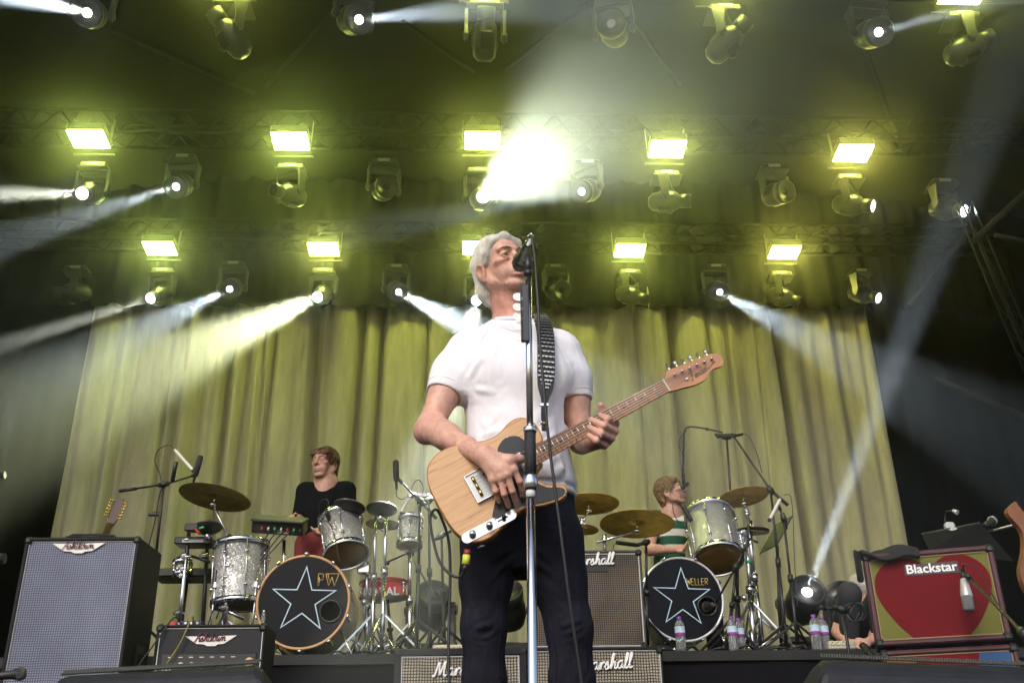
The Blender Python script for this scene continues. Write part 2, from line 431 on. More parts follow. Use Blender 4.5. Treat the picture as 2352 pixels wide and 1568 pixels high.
# ---------------------------------------------------------------- strobe floodlights
STROBE_COL = (.90, 1.0, .18)
HOUS = M('fixture_housing', (.035,.035,.032), .35, .1, bump=.05, bscale=120)
HOUSD = M('fixture_housing_dark', (.015,.015,.015), .35, .1)
GLASSD = M('dark_lens_glass', (.01,.01,.012), .08, 0, spec=.8)
PANELS = [emis('strobe_panel_light_green', (.80, 1.0, .20), STROBE), emis('strobe_panel_light', STROBE_COL, STROBE), emis('strobe_panel_light_warm', (1.0, .97, .16), STROBE)]
PANEL_DIM = emis('strobe_panel_light_dimmed', STROBE_COL, STROBE*.4)
def strobe(u, v, row, label):
    y = ROWY[row]-.02; p = P(u, v, Y=y)
    t = Thing('floodlight', label, 'floodlight', p, 'strobe floodlights on the roof trusses')
    M4 = Matrix.Translation(p) @ Matrix.Rotation(rad(-8), 4, 'X')
    m = MB(M4); m.box((0, 0, .06), (.40, .30, .10), bev=.015); t.add('housing', m, HOUSD)
    m = MB(M4); m.box((0, 0, .003), (.375, .26, .012)); pn = t.add('light_panel', m, PANEL_DIM if row == 0 else PANELS[0 if u < 700 else (1 if u < 1600 else 2)])
    m = MB(M4); m.box((0, .21, -.025), (.44, .02, .02)); t.add('front_bar', m, HOUS)
    for sx in (-1, 1):
        m = MB(M4); m.box((sx*.215, .02, .16), (.012, .05, .30)); t.add('bracket', m, HOUSD)
    return t
SB = [(203, 320), (667, 325), (1108, 324), (1533, 343), (1960, 353)]
SCC = [(367, 571), (743, 573), (1097, 570), (1447, 576), (1802, 580)]
SA = [(520, -52), (1112, -45), (1665, -32), (2215, -18)]
names = ['leftmost', 'second from the left', 'middle', 'second from the right', 'rightmost']
for k, (u, v) in enumerate(SB): strobe(u, v, 1, names[k]+' glowing floodlight of the middle truss row')
for k, (u, v) in enumerate(SCC): strobe(u, v, 2, names[k]+' glowing floodlight of the far truss row just above the backdrop')
for k, (u, v) in enumerate(SA): strobe(u, v, 0, ['leftmost', 'second', 'third', 'rightmost'][k]+' floodlight of the near truss row glowing past the top edge')

# ---------------------------------------------------------------- moving head lights
def _mv_meshes():
    d = {}
    m = MB(); m.box((0, 0, -.055), (.36, .26, .085), bev=.02); m.box((0, 0, -.105), (.42, .30, .018), bev=.006); d['base'] = m.mesh('base')
    m = MB(); m.box((0, -.133, -.052), (.17, .012, .05), bev=.004); d['display'] = m.mesh('display')
    # yoke: two tapering arms
    m = MB()
    m.box((0, 0, -.135), (.40, .12, .05), bev=.015)
    for sx in (-1, 1):
        m.prism([(-.075, -.13), (.075, -.13), (.05, -.34), (.055, -.47), (.02, -.53), (-.02, -.53), (-.055, -.47), (-.05, -.34)][::-1], .035,
                Matrix(((0,0,1,sx*.215-.0175),(1,0,0,0),(0,1,0,0),(0,0,0,1))))
        m.cyl((sx*.18, 0, -.46), (sx*.25, 0, -.46), .045, n=12)
    d['yoke'] = m.mesh('yoke')
    # spot head (axis +Z is the beam), pivot at the origin
    m = MB(); m.lathe([(0,-.27),(.07,-.27),(.125,-.22),(.15,-.10),(.155,.05),(.13,.12),(.085,.17),(.085,.20)], n=10); d['spot_head'] = m.mesh('head')
    m = MB(); m.lathe([(.08,.17),(.098,.18),(.10,.32),(.088,.322),(.084,.30),(.0,.30)], n=20); d['spot_snout'] = m.mesh('snout')
    m = MB(); m.box((0, 0, -.03), (.15, .315, .20), bev=.02); d['fins'] = m.mesh('cooling_fins')
    m = MB(); m.lathe([(0,.303),(.083,.303)], n=20); d['spot_lens'] = m.mesh('lens')
    # wash/beam head: fat round drum with a wide lens ring
    m = MB(); m.lathe([(0,-.20),(.08,-.20),(.14,-.15),(.165,-.05),(.165,.06),(.15,.10),(.15,.16)], n=16); d['wash_head'] = m.mesh('head')
    m = MB(); m.lathe([(.148,.12),(.162,.13),(.165,.235),(.15,.24),(.145,.19),(.0,.19)], n=24); d['wash_ring'] = m.mesh('lens_ring')
    m = MB(); m.lathe([(0,.195),(.05,.193)], n=24); d['wash_lens'] = m.mesh('lens')
    for q in d.values():
        q.transform(Matrix.Scale(MS, 4))
    return d
MS = .78
MV = _mv_meshes()
GLOWW = emis('beam_lens_light', (.9,.95,1.0), 12)
def mover(u, v, row, label, aim=None, kind='spot', beam=None, base=True, y=None, up=1, at=None):
    """hang point at pixel (u, v) of the fixture base; aim = pan, tilt in degrees (tilt 0 = straight down), or beam = (u, v, Y) to shine at"""
    yy = y if y is not None else ROWY[row]+.25
    p = at if at is not None else P(u, v, Y=yy)
    t = Thing('moving_light', label, 'stage light', p, 'moving head lights')
    piv = Vector((0, 0, -.46*up*MS))
    if beam is not None:
        tgt = beam['to']; dr = (tgt-(p+piv)).normalized()
    else:
        pan, tilt = rad(aim[0]), rad(aim[1])
        dr = Vector((math.sin(pan)*math.sin(tilt), -math.cos(pan)*math.sin(tilt), -math.cos(tilt)*up))
    hor = Vector((dr.x, dr.y, 0))
    ang = math.atan2(hor.x, -hor.y) if hor.length > .03 else 0
    Rz = Matrix.Rotation(ang, 4, 'Z')
    F = Matrix.Identity(4) if up > 0 else Matrix.Rotation(pi, 4, 'X')
    def lk(name, me, mat, M4, par=None):
        o = bpy.data.objects.new(name, me); COL.objects.link(o)
        if len(me.materials) == 0: me.materials.append(mat)
        o.parent = par or t.root
        o.matrix_local = M4; return o
    b = lk('base', MV['base'], HOUS, F)
    lk('display', MV['display'], M('display_face', (.3,.3,.28), .3), Matrix.Identity(4), b)
    lk('yoke', MV['yoke'], HOUS, F @ Rz)
    z = dr; x = Vector((math.cos(ang), math.sin(ang), 0)); yv = z.cross(x).normalized(); x = yv.cross(z)
    H = Matrix(((x.x,yv.x,z.x,piv.x),(x.y,yv.y,z.y,piv.y),(x.z,yv.z,z.z,piv.z),(0,0,0,1)))
    h = lk('head', MV[kind+'_head'], HOUS if kind == 'spot' else HOUSD, H)
    I = Matrix.Identity(4)
    lk('snout' if kind == 'spot' else 'lens_ring', MV['spot_snout' if kind == 'spot' else 'wash_ring'], HOUS if kind == 'spot' else HOUSD, I, h)
    if kind == 'spot': lk('vent_block', MV['fins'], HOUSD, I, h)
    me = MV[kind+'_lens'].copy(); me.materials.clear()
    lens = bpy.data.objects.new('lens', me); COL.objects.link(lens); lens.parent = h
    if beam is not None:
        me.materials.append(GLOWW)
        lt = bpy.data.lights.new('beam_lamp', 'SPOT'); lt.energy = beam.get('w', 600)*BEAM; lt.color = beam.get('col', (.85,.93,1.0))
        lt.spot_size = rad(beam.get('cone', 7)); lt.spot_blend = beam.get('blend', .3); lt.shadow_soft_size = beam.get('r', .03)
        lo = bpy.data.objects.new('beam_lamp', lt); COL.objects.link(lo); lo.parent = t.root
        off = (.34 if kind == 'spot' else .26)*MS
        lo.matrix_local = Matrix.Translation(piv+dr*off) @ (-dr).to_track_quat('Z', 'Y').to_matrix().to_4x4()
    else: me.materials.append(GLASSD)
    return t
COOL = (.74,.86,1.0); NEUT = (.95,1.0,.86); YEL = (.95,1.0,.6)
def bm(u, v, y, **k):
    k['to'] = P(u, v, Y=y); return k
# near row (along the top edge)
mover(225, -40, 0, 'top left moving light throwing a beam off to the upper left', kind='wash', beam=bm(-60, -30, 4.6, w=40, cone=4.1, col=COOL))
mover(540, 8, 0, 'moving light under the top left floodlight, snout tipped up to the left', aim=(-55, 135))
mover(815, -25, 0, 'moving light at the top throwing a pale beam to the right', kind='wash', beam=bm(1200, 10, 4.8, w=40, cone=5.4, col=COOL))
mover(1114, 12, 0, 'centre top moving light, seen nose on with its lens ring facing up', aim=(4, 140))
mover(1405, 0, 0, 'unlit moving light right of the centre, wide lens facing the crowd', aim=(-18, 75), kind='wash')
mover(1660, 24, 0, 'moving light under the third top floodlight, snout tipped up to the right', aim=(60, 128))
mover(1985, 8, 0, 'top right moving light throwing a beam up to the right edge', kind='wash', beam=bm(2400, -30, 4.8, w=40, cone=4.1, col=COOL))
mover(2203, 40, 0, 'last moving light at the top right corner, snout tipped right', aim=(80, 115))
# middle row
mover(222, 380, 1, 'leftmost middle row moving light shining level off the left edge', beam=bm(0, 445, 7.6, w=110, cone=4.1, col=NEUT, r=.05))
mover(425, 362, 1, 'moving light between the two left middle floodlights, cool beam to the left', kind='wash', beam=bm(100, 525, 6.9, w=32, cone=4.8, col=COOL))
mover(671, 384, 1, 'unlit moving light under the second middle floodlight', aim=(-35, 75))
mover(884, 372, 1, 'unlit moving light between the second and centre middle floodlights', aim=(20, 70), kind='wash')
mover(1103, 393, 1, 'centre moving light blazing toward the crowd with the strongest beam', beam=bm(1560, 130, 3.2, w=13, cone=12, col=(.88,1.0,.72), blend=.9, r=.06))
mover(1347, 375, 1, 'moving light right of the blazing centre beam, cool beam to the left', kind='wash', beam=bm(900, 520, 7.0, w=40, cone=4.8, col=COOL))
mover(1528, 400, 1, 'unlit moving light under the fourth middle floodlight', aim=(70, 80))
mover(1772, 385, 1, 'unlit moving light between the two right middle floodlights', aim=(25, 72), kind='wash')
mover(1945, 408, 1, 'moving light under the right middle floodlight, snout level to the right', beam=bm(2500, 500, 7.9, w=14, cone=3.4, col=COOL))
mover(2160, 418, 1, 'rightmost middle row moving light with a faint blue beam', beam=bm(2500, 515, 8.0, w=20, cone=2.7, col=(.6,.75,1.0)))
# far row
mover(180, 615, 2, 'leftmost far row moving light, unlit in the dark', aim=(-75, 82))
mover(378, 621, 2, 'far row moving light under the left floodlight, pale beam to the left edge', beam=bm(-20, 800, 9.2, w=170, cone=4.4, col=NEUT, r=.05))
mover(540, 605, 2, 'far row moving light between the left floodlights, cool beam to the left', kind='wash', beam=bm(300, 775, 8.2, w=20, cone=5.4, col=COOL))
mover(745, 621, 2, 'far row moving light under the second floodlight with a blazing yellowish beam', beam=bm(430, 815, 8.0, w=105, cone=9, col=YEL, blend=.8, r=.06))
mover(912, 612, 2, 'far row moving light left of the singer, cool beam down to the right', kind='wash', beam=bm(1110, 770, 8.4, w=40, cone=5.4, col=COOL))
mover(1097, 625, 2, 'far row moving light glaring just behind the singer', beam=bm(1010, 1000, 7.6, w=70, cone=5.4, col=NEUT, r=.06))
mover(1275, 612, 2, 'unlit far row moving light just right of the singer', aim=(25, 68), kind='wash')
mover(1445, 624, 2, 'far row moving light under the fourth floodlight, snout down to the right', aim=(60, 62))
mover(1640, 612, 2, 'far row moving light right of the singer with a grey beam to the right', kind='wash', beam=bm(1860, 780, 8.8, w=22, cone=6.8, col=COOL))
mover(1790, 628, 2, 'far row moving light under the right floodlight, snout down to the right', aim=(62, 60))
mover(1972, 622, 2, 'rightmost far row moving light with a faint blue beam to the right edge', beam=bm(2450, 775, 9.8, w=20, cone=2.7, col=(.6,.75,1.0)))
# floor lights on and beside the riser
def floor_mover(u, v, y, z, label, beam=None, aim=(0, 60)):
    x = P(u, v, Y=y).x
    return mover(0, 0, 0, label, aim=aim, beam=beam, kind='wash', up=-1, at=Vector((x, y, z+.112*MS)))
floor_mover(1838, 1345, 7.35, RZ, 'floor moving light behind the right drum kit shooting a pale beam upward', beam=bm(2190, 480, 4.2, w=220, cone=4.1, col=COOL))
floor_mover(990, 1400, 7.5, RZ, 'dark floor moving light behind the red drum', aim=(10, 55))
floor_mover(1168, 1400, 7.5, RZ, 'dark floor moving light seen between the legs of the singer', aim=(-10, 50))
floor_mover(1950, 1420, 7.6, RZ, 'dark floor moving light tipped to the left beside the heart amplifier', aim=(-40, 60))
floor_mover(150, 1300, 8.0, 0, 'floor moving light hidden behind the tall speaker cabinet, blue beam to the left', beam=bm(-30, 930, 6.4, w=420, cone=4.1, col=COOL))

# ---------------------------------------------------------------- stage haze
def haze():
    m = bpy.data.materials.new('stage_haze'); m.use_nodes = True; nt = m.node_tree; nt.nodes.clear()
    pv = nt.nodes.new('ShaderNodeVolumePrincipled'); pv.inputs['Color'].default_value = (.96,.97,.95,1)
    pv.inputs['Density'].default_value = HAZE_DENSITY; pv.inputs['Anisotropy'].default_value = HAZE_G
    o = nt.nodes.new('ShaderNodeOutputMaterial'); nt.links.new(pv.outputs[0], o.inputs['Volume'])
    ob = link('haze', MB().box((0, 0, 3.4), (44, 44, 12.0)).mesh('haze'), m); ob['kind'] = 'stuff'
    ob['label'] = 'thin smoky stage haze filling the whole stage'
# ================================================================== lettering
GLY = {
 'M': (.92, [[(-.08,.12),(.02,-.02),(.13,.3),(.28,.95),(.35,.55),(.40,.08),(.55,.55),(.72,1.0),(.69,.5),(.70,.08),(.78,.0),(.9,.12)]]),
 'a': (.52, [[(.40,.40),(.28,.50),(.12,.42),(.05,.2),(.13,.02),(.26,.05),(.36,.22),(.41,.48),(.40,.12),(.46,.0),(.55,.1)]]),
 'r': (.36, [[(0,.1),(.08,.36),(.12,.48),(.12,.25),(.10,0)],[(.12,.25),(.20,.42),(.30,.48),(.36,.40)]]),
 's': (.38, [[(0,.1),(.2,.5),(.24,.3),(.28,.1),(.16,.0),(.06,.06)],[(.22,.03),(.4,.1)]]),
 'h': (.5, [[(0,.1),(.2,.6),(.26,.95),(.18,.98),(.12,.6),(.08,0)],[(.08,.0),(.2,.38),(.32,.48),(.36,.3),(.34,.08),(.42,.0),(.52,.1)]]),
 'l': (.28, [[(0,.1),(.16,.55),(.22,.92),(.14,.98),(.08,.6),(.08,.1),(.16,0),(.3,.1)]]),
 'A': (.65, [[(-.05,0),(.1,.1),(.45,1.0),(.5,.5),(.55,0),(.68,.1)],[(.18,.38),(.55,.38)]]),
 'd': (.52, [[(.4,.42),(.28,.5),(.1,.38),(.06,.15),(.16,0),(.3,.1),(.42,.5),(.5,.98),(.42,.4),(.4,.1),(.46,0),(.56,.1)]]),
 'o': (.46, [[(.3,.48),(.12,.42),(.06,.18),(.18,0),(.34,.12),(.36,.38),(.28,.48),(.4,.42),(.5,.44)]]),
 'w': (.64, [[(0,.4),(.08,.48),(.08,.15),(.16,.0),(.28,.2),(.32,.46),(.32,.12),(.42,0),(.54,.25),(.56,.48),(.66,.42)]]),
 'n': (.48, [[(0,.4),(.08,.48),(.08,0)],[(.08,.1),(.2,.42),(.32,.46),(.34,.2),(.38,.02),(.5,.1)]]),
 'F': (.6, [[(.0,.95),(.3,1.0),(.7,.98)],[(.38,.98),(.3,.5),(.2,0),(.05,-.1),(-.05,.05)],[(.15,.5),(.5,.55)]]),
 'e': (.38, [[(.05,.22),(.3,.32),(.28,.48),(.12,.44),(.06,.18),(.16,0),(.4,.12)]]),
}
def script_text(s, width, M4, thick=.06, slant=.3, x0=0.0):
    """flowing lettering along local x of M4, total width given; returns MB"""
    tot = sum(GLY[c][0] for c in s); k = width/tot; mb = MB(); x = 0
    for c in s:
        w, sts = GLY[c]
        for st in sts:
            pts = [M4 @ Vector((x0+(x+px+slant*py*.6)*k, py*k, .001)) for (px, py) in st]
            mb.tube(spline([(p.x, p.y, p.z) for p in pts], 4), thick*k, 5)
        x += w
    return mb
def line_text(strokes, M4, r):
    mb = MB()
    for st in strokes:
        pp = [M4 @ Vector((a, b, .0005)) for a, b in st]
        for i in range(len(pp)-1): mb.cyl(pp[i], pp[i+1], r, n=6)
    return mb
def text_mb(s, size, M4, extrude=.001, shear=0.0, bold=0.0, width=None):
    cu = bpy.data.curves.new('t', 'FONT'); cu.body = s; cu.size = size; cu.extrude = extrude; cu.shear = shear; cu.offset = bold
    cu.resolution_u = 3
    ob = bpy.data.objects.new('t', cu); me = bpy.data.meshes.new_from_object(ob)
    V = np.array([v.co[:] for v in me.vertices]); F = [tuple(p.vertices) for p in me.polygons]
    if width is not None and len(V): V[:, 0] = (V[:, 0]-V[:, 0].min())*width/(V[:, 0].max()-V[:, 0].min())
    mb = MB(M4); mb.raw(V, F)
    bpy.data.objects.remove(ob); bpy.data.curves.remove(cu); bpy.data.meshes.remove(me)
    return mb

# ================================================================== amplifiers and cabinets
def rect(x0, y0, x1, y1, r=0, n=4):
    if r <= 0: return [(x0,y0),(x1,y0),(x1,y1),(x0,y1)]
    out = []
    for (cx, cy_, a) in ((x1-r, y0+r, -90), (x1-r, y1-r, 0), (x0+r, y1-r, 90), (x0+r, y0+r, 180)):
        for k in range(n+1):
            w = rad(a+90*k/n); out.append((cx+r*math.cos(w), cy_+r*math.sin(w)))
    return out
def cabinet(name, label, cat, o, xd, w, h, d, bord, gmat, bmat=TOLEX, pmat=None, rec=.014, group=None, btop=None, pipe=.0035):
    """speaker cabinet: real boards round a recessed grille; o = front bottom left corner, xd = direction of the front"""
    M4 = frame(o, xd, y=(0,0,1)); t = Thing(name, label, cat, Vector(o)+Vector(xd).normalized()*w/2, group)
    bt = btop if btop is not None else bord
    m = MB(M4)
    m.box((w/2, h-bt/2, -d/2), (w, bt, d), bev=.008); m.box((w/2, bord/2, -d/2), (w, bord, d), bev=.008)
    m.box((bord/2, h/2, -d/2-.001), (bord, h-.006, d-.004), bev=.006); m.box((w-bord/2, h/2, -d/2-.001), (bord, h-.006, d-.004), bev=.006)
    m.box((w/2, h/2, -d+.012), (w-.01, h-.01, .02))
    t.add('cabinet', m, bmat)
    m = MB(M4); m.box((w/2, h/2+(bord-bt)/2, -rec-.006), (w-2*bord-.001, h-bord-bt-.001, .012)); t.add('grille', m, gmat)
    if pmat:
        m = MB(M4); i = bord+pipe*.5
        m.ring2d(rect(i-pipe, i-pipe, w-i+pipe, h-bt-pipe*.5+pipe), rect(i+pipe, i+pipe, w-i-pipe, h-bt-pipe*.5-pipe), .004, z0=-rec+.001); t.add('piping', m, pmat)
    for (cx, cy_) in ((0, 0), (w, 0), (0, h), (w, h)):
        m = MB(M4); sx = .016 if cx == 0 else -.016; sy = .016 if cy_ == 0 else -.016
        m.box((cx+sx, cy_+sy, -.013), (.042, .042, .034), bev=.012); t.add('corner_guard', m, BLACK)
    return t, M4
def badge_wing(w):
    h = w*.2
    return [(-.5*w, .42*h), (-.27*w, -.30*h), (-.12*w, -.36*h), (-.06*w, -.52*h), (.10*w, -.52*h), (.14*w, -.36*h), (.27*w, -.30*h), (.5*w, .48*h), (.17*w, .42*h), (.10*w, .30*h), (-.10*w, .26*h), (-.15*w, .40*h)]
ASHG = weave('blue_grey_grille_cloth', (.31,.33,.42), (.09,.10,.14), .0122, duty=.42)
SILV = M('silver_badge', (.62,.60,.58), .4, .3)
REDP = M('dark_red_print', (.13,.02,.025), .5)
# tall bass cabinet on the left
YA = 5.40
_o = P(59, 1233, Y=YA); _e = P(322, 1232, Y=YA); w_ = _e.x-_o.x
t, M4 = cabinet('bass_speaker_cabinet', 'tall black bass cabinet with blue grey grille and silver winged badge', 'speaker cabinet', (_o.x, YA, .06), (1,0,0), w_, _o.z-.06, .42, .022, ASHG, pmat=M('pale_piping', (.5,.47,.42), .6), btop=.022, pipe=.002)
_hh = _o.z-.06
mw = frame(M4 @ Vector((w_*.47, _hh-.058, -.004)), (1,0,0), y=(0,0,1))
pl = t.add('badge', MB().prism(badge_wing(w_*.46), .004, mw, z0=-.004), SILV)
t.add('lettering', script_text('Ashdown', w_*.27, frame(M4 @ Vector((w_*.335, _hh-.066, .001)), (1,0,.02), y=(0,0,1)), .045), REDP, pl)
m = MB(frame(M4 @ Vector((w_+.002, _hh*.47, -.24)), (0,1,0), y=(0,0,1)))
m.ring2d(rect(-.075, -.17, .075, .17), rect(-.045, -.13, .045, .13), .008); t.add('side_handle', m, MATTE)
m = MB(frame(M4 @ Vector((w_, _hh*.47, -.24)), (0,1,0), y=(0,0,1))); m.box((0, 0, .004), (.088, .258, .005)); m.box((0, -.01, .012), (.09, .02, .008)); t.add('handle_cup', m, M('handle_cup', (.004,.004,.004), .8))
for sx in (.07, w_-.07):
    for sy in (-.07, -.36):
        t.add('castor', MB().cyl(M4 @ Vector((sx-.015, -.03, sy)), M4 @ Vector((sx+.015, -.03, sy)), .03, n=14), BLACK)
# soft case lying on the tall cabinet
_c = M4 @ Vector((w_*.5, _hh+.022, -.2))
m = MB(Matrix.Translation(_c)); m.box((0, 0, 0), (.27, .2, .04), bev=.018); m.box((-.01, -.03, .018), (.2, .12, .012), bev=.005)
c_ = Thing('soft_case', 'black padded soft case lying flat on the tall cabinet', 'case', _c-Vector((0,0,.022)))
c_.add('body', m, M('nylon_black', (.012,.012,.013), .75, bump=.4, bscale=60)); c_.add('zip', MB().tube([_c+Vector((-.134,-.1,.004)), _c+Vector((.134,-.1,.004))], .003, 6), MATTE)
# guitar headstock standing up behind the tall cabinet
def twelve_string():
    y = 6.15; a = P(243, 1240, Y=y); b = P(252, 1205, Y=y); c = P(266, 1170, Y=y)
    base = Vector((a.x-.12, y+.1, 0)); t = Thing('acoustic_guitar', 'dark twelve string guitar whose peghead rises behind the tall cabinet', 'guitar', base)
    WD = M('dark_walnut', (.05,.022,.01), .35, var=.3, vscale=14)
    ax = (c-b).normalized()
    t.add('headstock', MB().prism([(-.02,0),(.02,0),(.03,.05),(.03,.15),(.018,.175),(-.018,.175),(-.03,.15),(-.03,.05)], .016, frame(b, ax.cross(Vector((0,1,0))), y=ax)), WD)
    t.add('neck', MB().cyl(b+ax*.01, b-ax*.55, .022, .026, n=10), WD)
    for k in range(6):
        for s_ in (-1, 1):
            q = b+ax*(.05+k*.02); sd = ax.cross(Vector((0,1,0))).normalized()*s_
            t.add('tuning_peg', MB().cyl(q+sd*.028+Vector((0,-.008,0)), q+sd*.046+Vector((0,-.008,0)), .004, n=6).sphere(q+sd*.05+Vector((0,-.008,0)), .0075, 8), M('brass', (.7,.45,.12), .25, 1.0))
    lo = b-ax*.55
    m = MB(frame(lo, ax.cross(Vector((0,1,0))), y=ax))
    t.add('body', m.prism([(math.cos(w)*(.18 if math.sin(w) < 0 else .14), -.25+math.sin(w)*.25) for w in np.linspace(0, 2*pi, 28, endpoint=False)], .1, z0=-.05), WD)
    t.add('stand', MB().tube([lo-ax*.3, base+Vector((0,0,.02))], .012), MATTE)
twelve_string()
# bass amplifier head
YH = 5.25
_o = P(361, 1434, Y=YH); _e = P(612, 1432, Y=YH); w_ = _e.x-_o.x; zt = (_o.z+_e.z)/2; hh = .27
t, M4 = cabinet('bass_amplifier_head', 'black bass amplifier head with white piping, knobs and winged badge', 'amplifier', (_o.x, YH, zt-hh), (1,0,0), w_, hh, .28, .016, M('amp_front_cloth', (.02,.02,.023), .8, bump=.3, bscale=300), pmat=WHITE, btop=.016, pipe=.002)
mw = frame(M4 @ Vector((w_*.5, hh-.078, -.012)), (1,0,0), y=(0,0,1))
pl = t.add('badge', MB().prism(badge_wing(w_*.47), .004, mw), SILV)
t.add('lettering', script_text('Ashdown', w_*.28, frame(M4 @ Vector((w_*.355, hh-.083, -.006)), (1,0,.02), y=(0,0,1)), .06), REDP, pl)
m = MB(M4); m.box((w_*.5, .075, -.012), (w_*.86, .11, .01), bev=.003); fp = t.add('control_panel', m, BLACK)
KNOB = M('cream_knob', (.6,.58,.52), .35)
for k in range(5):
    t.add('knob', MB(M4).lathe([(0,.02),(.011,.02),(.013,0)], o=(w_*(.26+k*.095), .075, -.008), axis=(0,0,1), n=12), KNOB, fp)
for k in range(2): t.add('socket', MB(M4).lathe([(0,.006),(.007,.006),(.009,0)], o=(w_*(.12+.055*k), .07, -.008), axis=(0,0,1), n=10), STEEL, fp)
for k in range(7): t.add('panel_mark', MB(M4).box((w_*(.15+k*.095), .112, -.0065), (.02, .003, .002)), WHITE, fp)
t.add('meter', MB(M4).lathe([(0,.008),(.022,.008),(.024,0)], o=(w_*.87, .085, -.008), axis=(0,0,1), n=18), M('meter_face', (.55,.36,.2), .4), fp)
t.add('lettering', text_mb('100', .035, M4 @ Matrix.Translation((w_*.07, .03, -.0065)), .001, .3), WHITE, fp)
t, M4b = cabinet('bass_speaker_cabinet', 'low black bass cabinet under the amplifier head, mostly hidden by the floor monitor', 'speaker cabinet', (_o.x-.01, YH-.02, .02), (1,0,0), w_+.02, zt-hh-.022, .36, .02, ASHG, btop=.02)
# small stage box on the amp head
_c = P(440, 1424, Y=YH+.14); _c.z = zt+.018
t = Thing('stage_box', 'small dark blue junction box with plugged cables on the amplifier head', 'junction box', _c-Vector((0,0,.018)))
t.add('case', MB().box(_c, (.13, .09, .034), bev=.004), M('dark_blue_metal', (.02,.025,.06), .4))
t.add('plug', MB().box(_c+Vector((-.085, -.02, 0)), (.035, .03, .03), bev=.004), M('red_plastic', (.45,.02,.02), .4))
for k in range(4): t.add('knob', MB().cyl(_c+Vector((-.045+.03*k, -.045, .004)), _c+Vector((-.045+.03*k, -.053, .004)), .007, n=8), STEEL)
solo('cable', 'thin yellow cable hanging over the front of the amplifier head', 'cable', MB().tube(spline([_c+Vector((.02,-.046,0)), _c+Vector((.03,-.1,.03)), Vector((_c.x+.02, YH-.012, zt-.03)), Vector((_c.x-.005, YH-.014, zt-.1)), Vector((_c.x-.06, YH-.015, zt-.2))], 6), .004, 6), M('yellow_cable', (.25,.2,.03), .5), _c)
solo('cable', 'thin black cable slanting down across the amplifier head from the junction box', 'cable', MB().tube(spline([_c+Vector((-.04,-.046,0)), _c+Vector((-.06,-.12,.02)), Vector((_c.x-.12, YH-.014, zt-.08)), Vector((_c.x-.22, YH-.015, zt-.24))], 6), .004, 6), CABLE, _c)

# guitar cabinets in the middle
MARG = weave('tan_basket_grille', (.42,.37,.29), (.02,.018,.016), .0165, duty=.32, dirt=True)
MARG2 = weave('brown_basket_grille', (.20,.165,.13), (.02,.017,.015), .013, duty=.34, dirt=True)
YM = 6.02
GREYP = M('grey_piping', (.5,.5,.5), .5)
for (ua, ub, lab, bord, lw, lx, gm) in ((905, 1210, 'wide black guitar cabinet with tan checked grille left of the singer\'s legs', .045, .30, .30, MARG),
                            (1217, 1521, 'wide guitar cabinet with tan checked grille right of the singer\'s legs, supporting the upper cabinet', .014, .30, .36, MARG)):
    _o = P(ua, 1487, Y=YM); _e = P(ub, 1486, Y=YM); w_ = _e.x-_o.x; zt = (_o.z+_e.z)/2
    t, M4 = cabinet('guitar_cabinet', lab, 'speaker cabinet', (_o.x, YM, zt-.78), (1,0,0), w_, .78, .30, bord, gm, pmat=GREYP, btop=bord)
    t.add('logo', script_text('Marshall', w_*lw*1.35, frame(M4 @ Vector((w_*lx, .78-bord-.115, -.004)), (1,0,.05), y=(0,0,1)), .075), WHITE)
    for sx in (.08, w_-.08):
        t.add('foot', MB().cyl(M4 @ Vector((sx, 0, -.1)), M4 @ Vector((sx, -(zt-.78), -.1)), .03, n=12), BLACK)
ZM = zt
_o = P(1214, 1264, Y=YM+.06); _e = P(1472, 1261, Y=YM+.06); w_ = _e.x-_o.x; zt = (_o.z+_e.z)/2; hh = zt-ZM-.002
t, M4 = cabinet('guitar_cabinet', 'upper guitar cabinet with worn brown grille stacked on the right hand wide cabinet', 'speaker cabinet', (_o.x, YM+.06, ZM+.002), (1,0,0), w_, hh, .26, .014, MARG2, bmat=M('worn_tolex', (.05,.047,.045), .6, var=.5, vscale=20), pmat=GREYP, btop=.02)
pl = t.add('logo_plate', MB(M4).box((w_*.60, hh-.105, -.010), (.14, .05, .004)), BLACK)
t.add('logo', script_text('Marshall', w_*.40, frame(M4 @ Vector((w_*.35, hh-.095, -.004)), (1,0,.03), y=(0,0,1)), .075), WHITE)
# little mixer with white rings on the riser behind the left cabinet
_c = P(1035, 1467, Y=6.5); _c.z = RZ+.03
t = Thing('pedal_mixer', 'small cream mixer with a row of ring sockets on the riser edge', 'mixer', _c-Vector((0,0,.03)))
t.add('case', MB().box(_c+Vector((.02,0,.01)), (.26, .12, .045), bev=.006), M('cream_case', (.45,.42,.33), .5))
for k in range(7): t.add('socket_ring', MB().torus(_c+Vector((-.08+k*.034, -.062, .012)), (0,1,0), .011, .004, 12, 6), M('pale_plastic', (.6,.56,.4), .5))
for k in range(5): t.add('knob', MB().cyl(_c+Vector((-.06+k*.045, -.01, .03)), _c+Vector((-.06+k*.045, -.01, .052)), .011, n=10), BLACK)
solo('folded_cloth', 'folded black towel lying on the riser under the cream mixer', 'towel', MB().box((_c.x-.02, _c.y-.06, RZ+.012), (.34, .10, .024), bev=.011), M('towel_black', (.012,.012,.013), .95, bump=.6, bscale=80), Vector((_c.x, _c.y, RZ)))

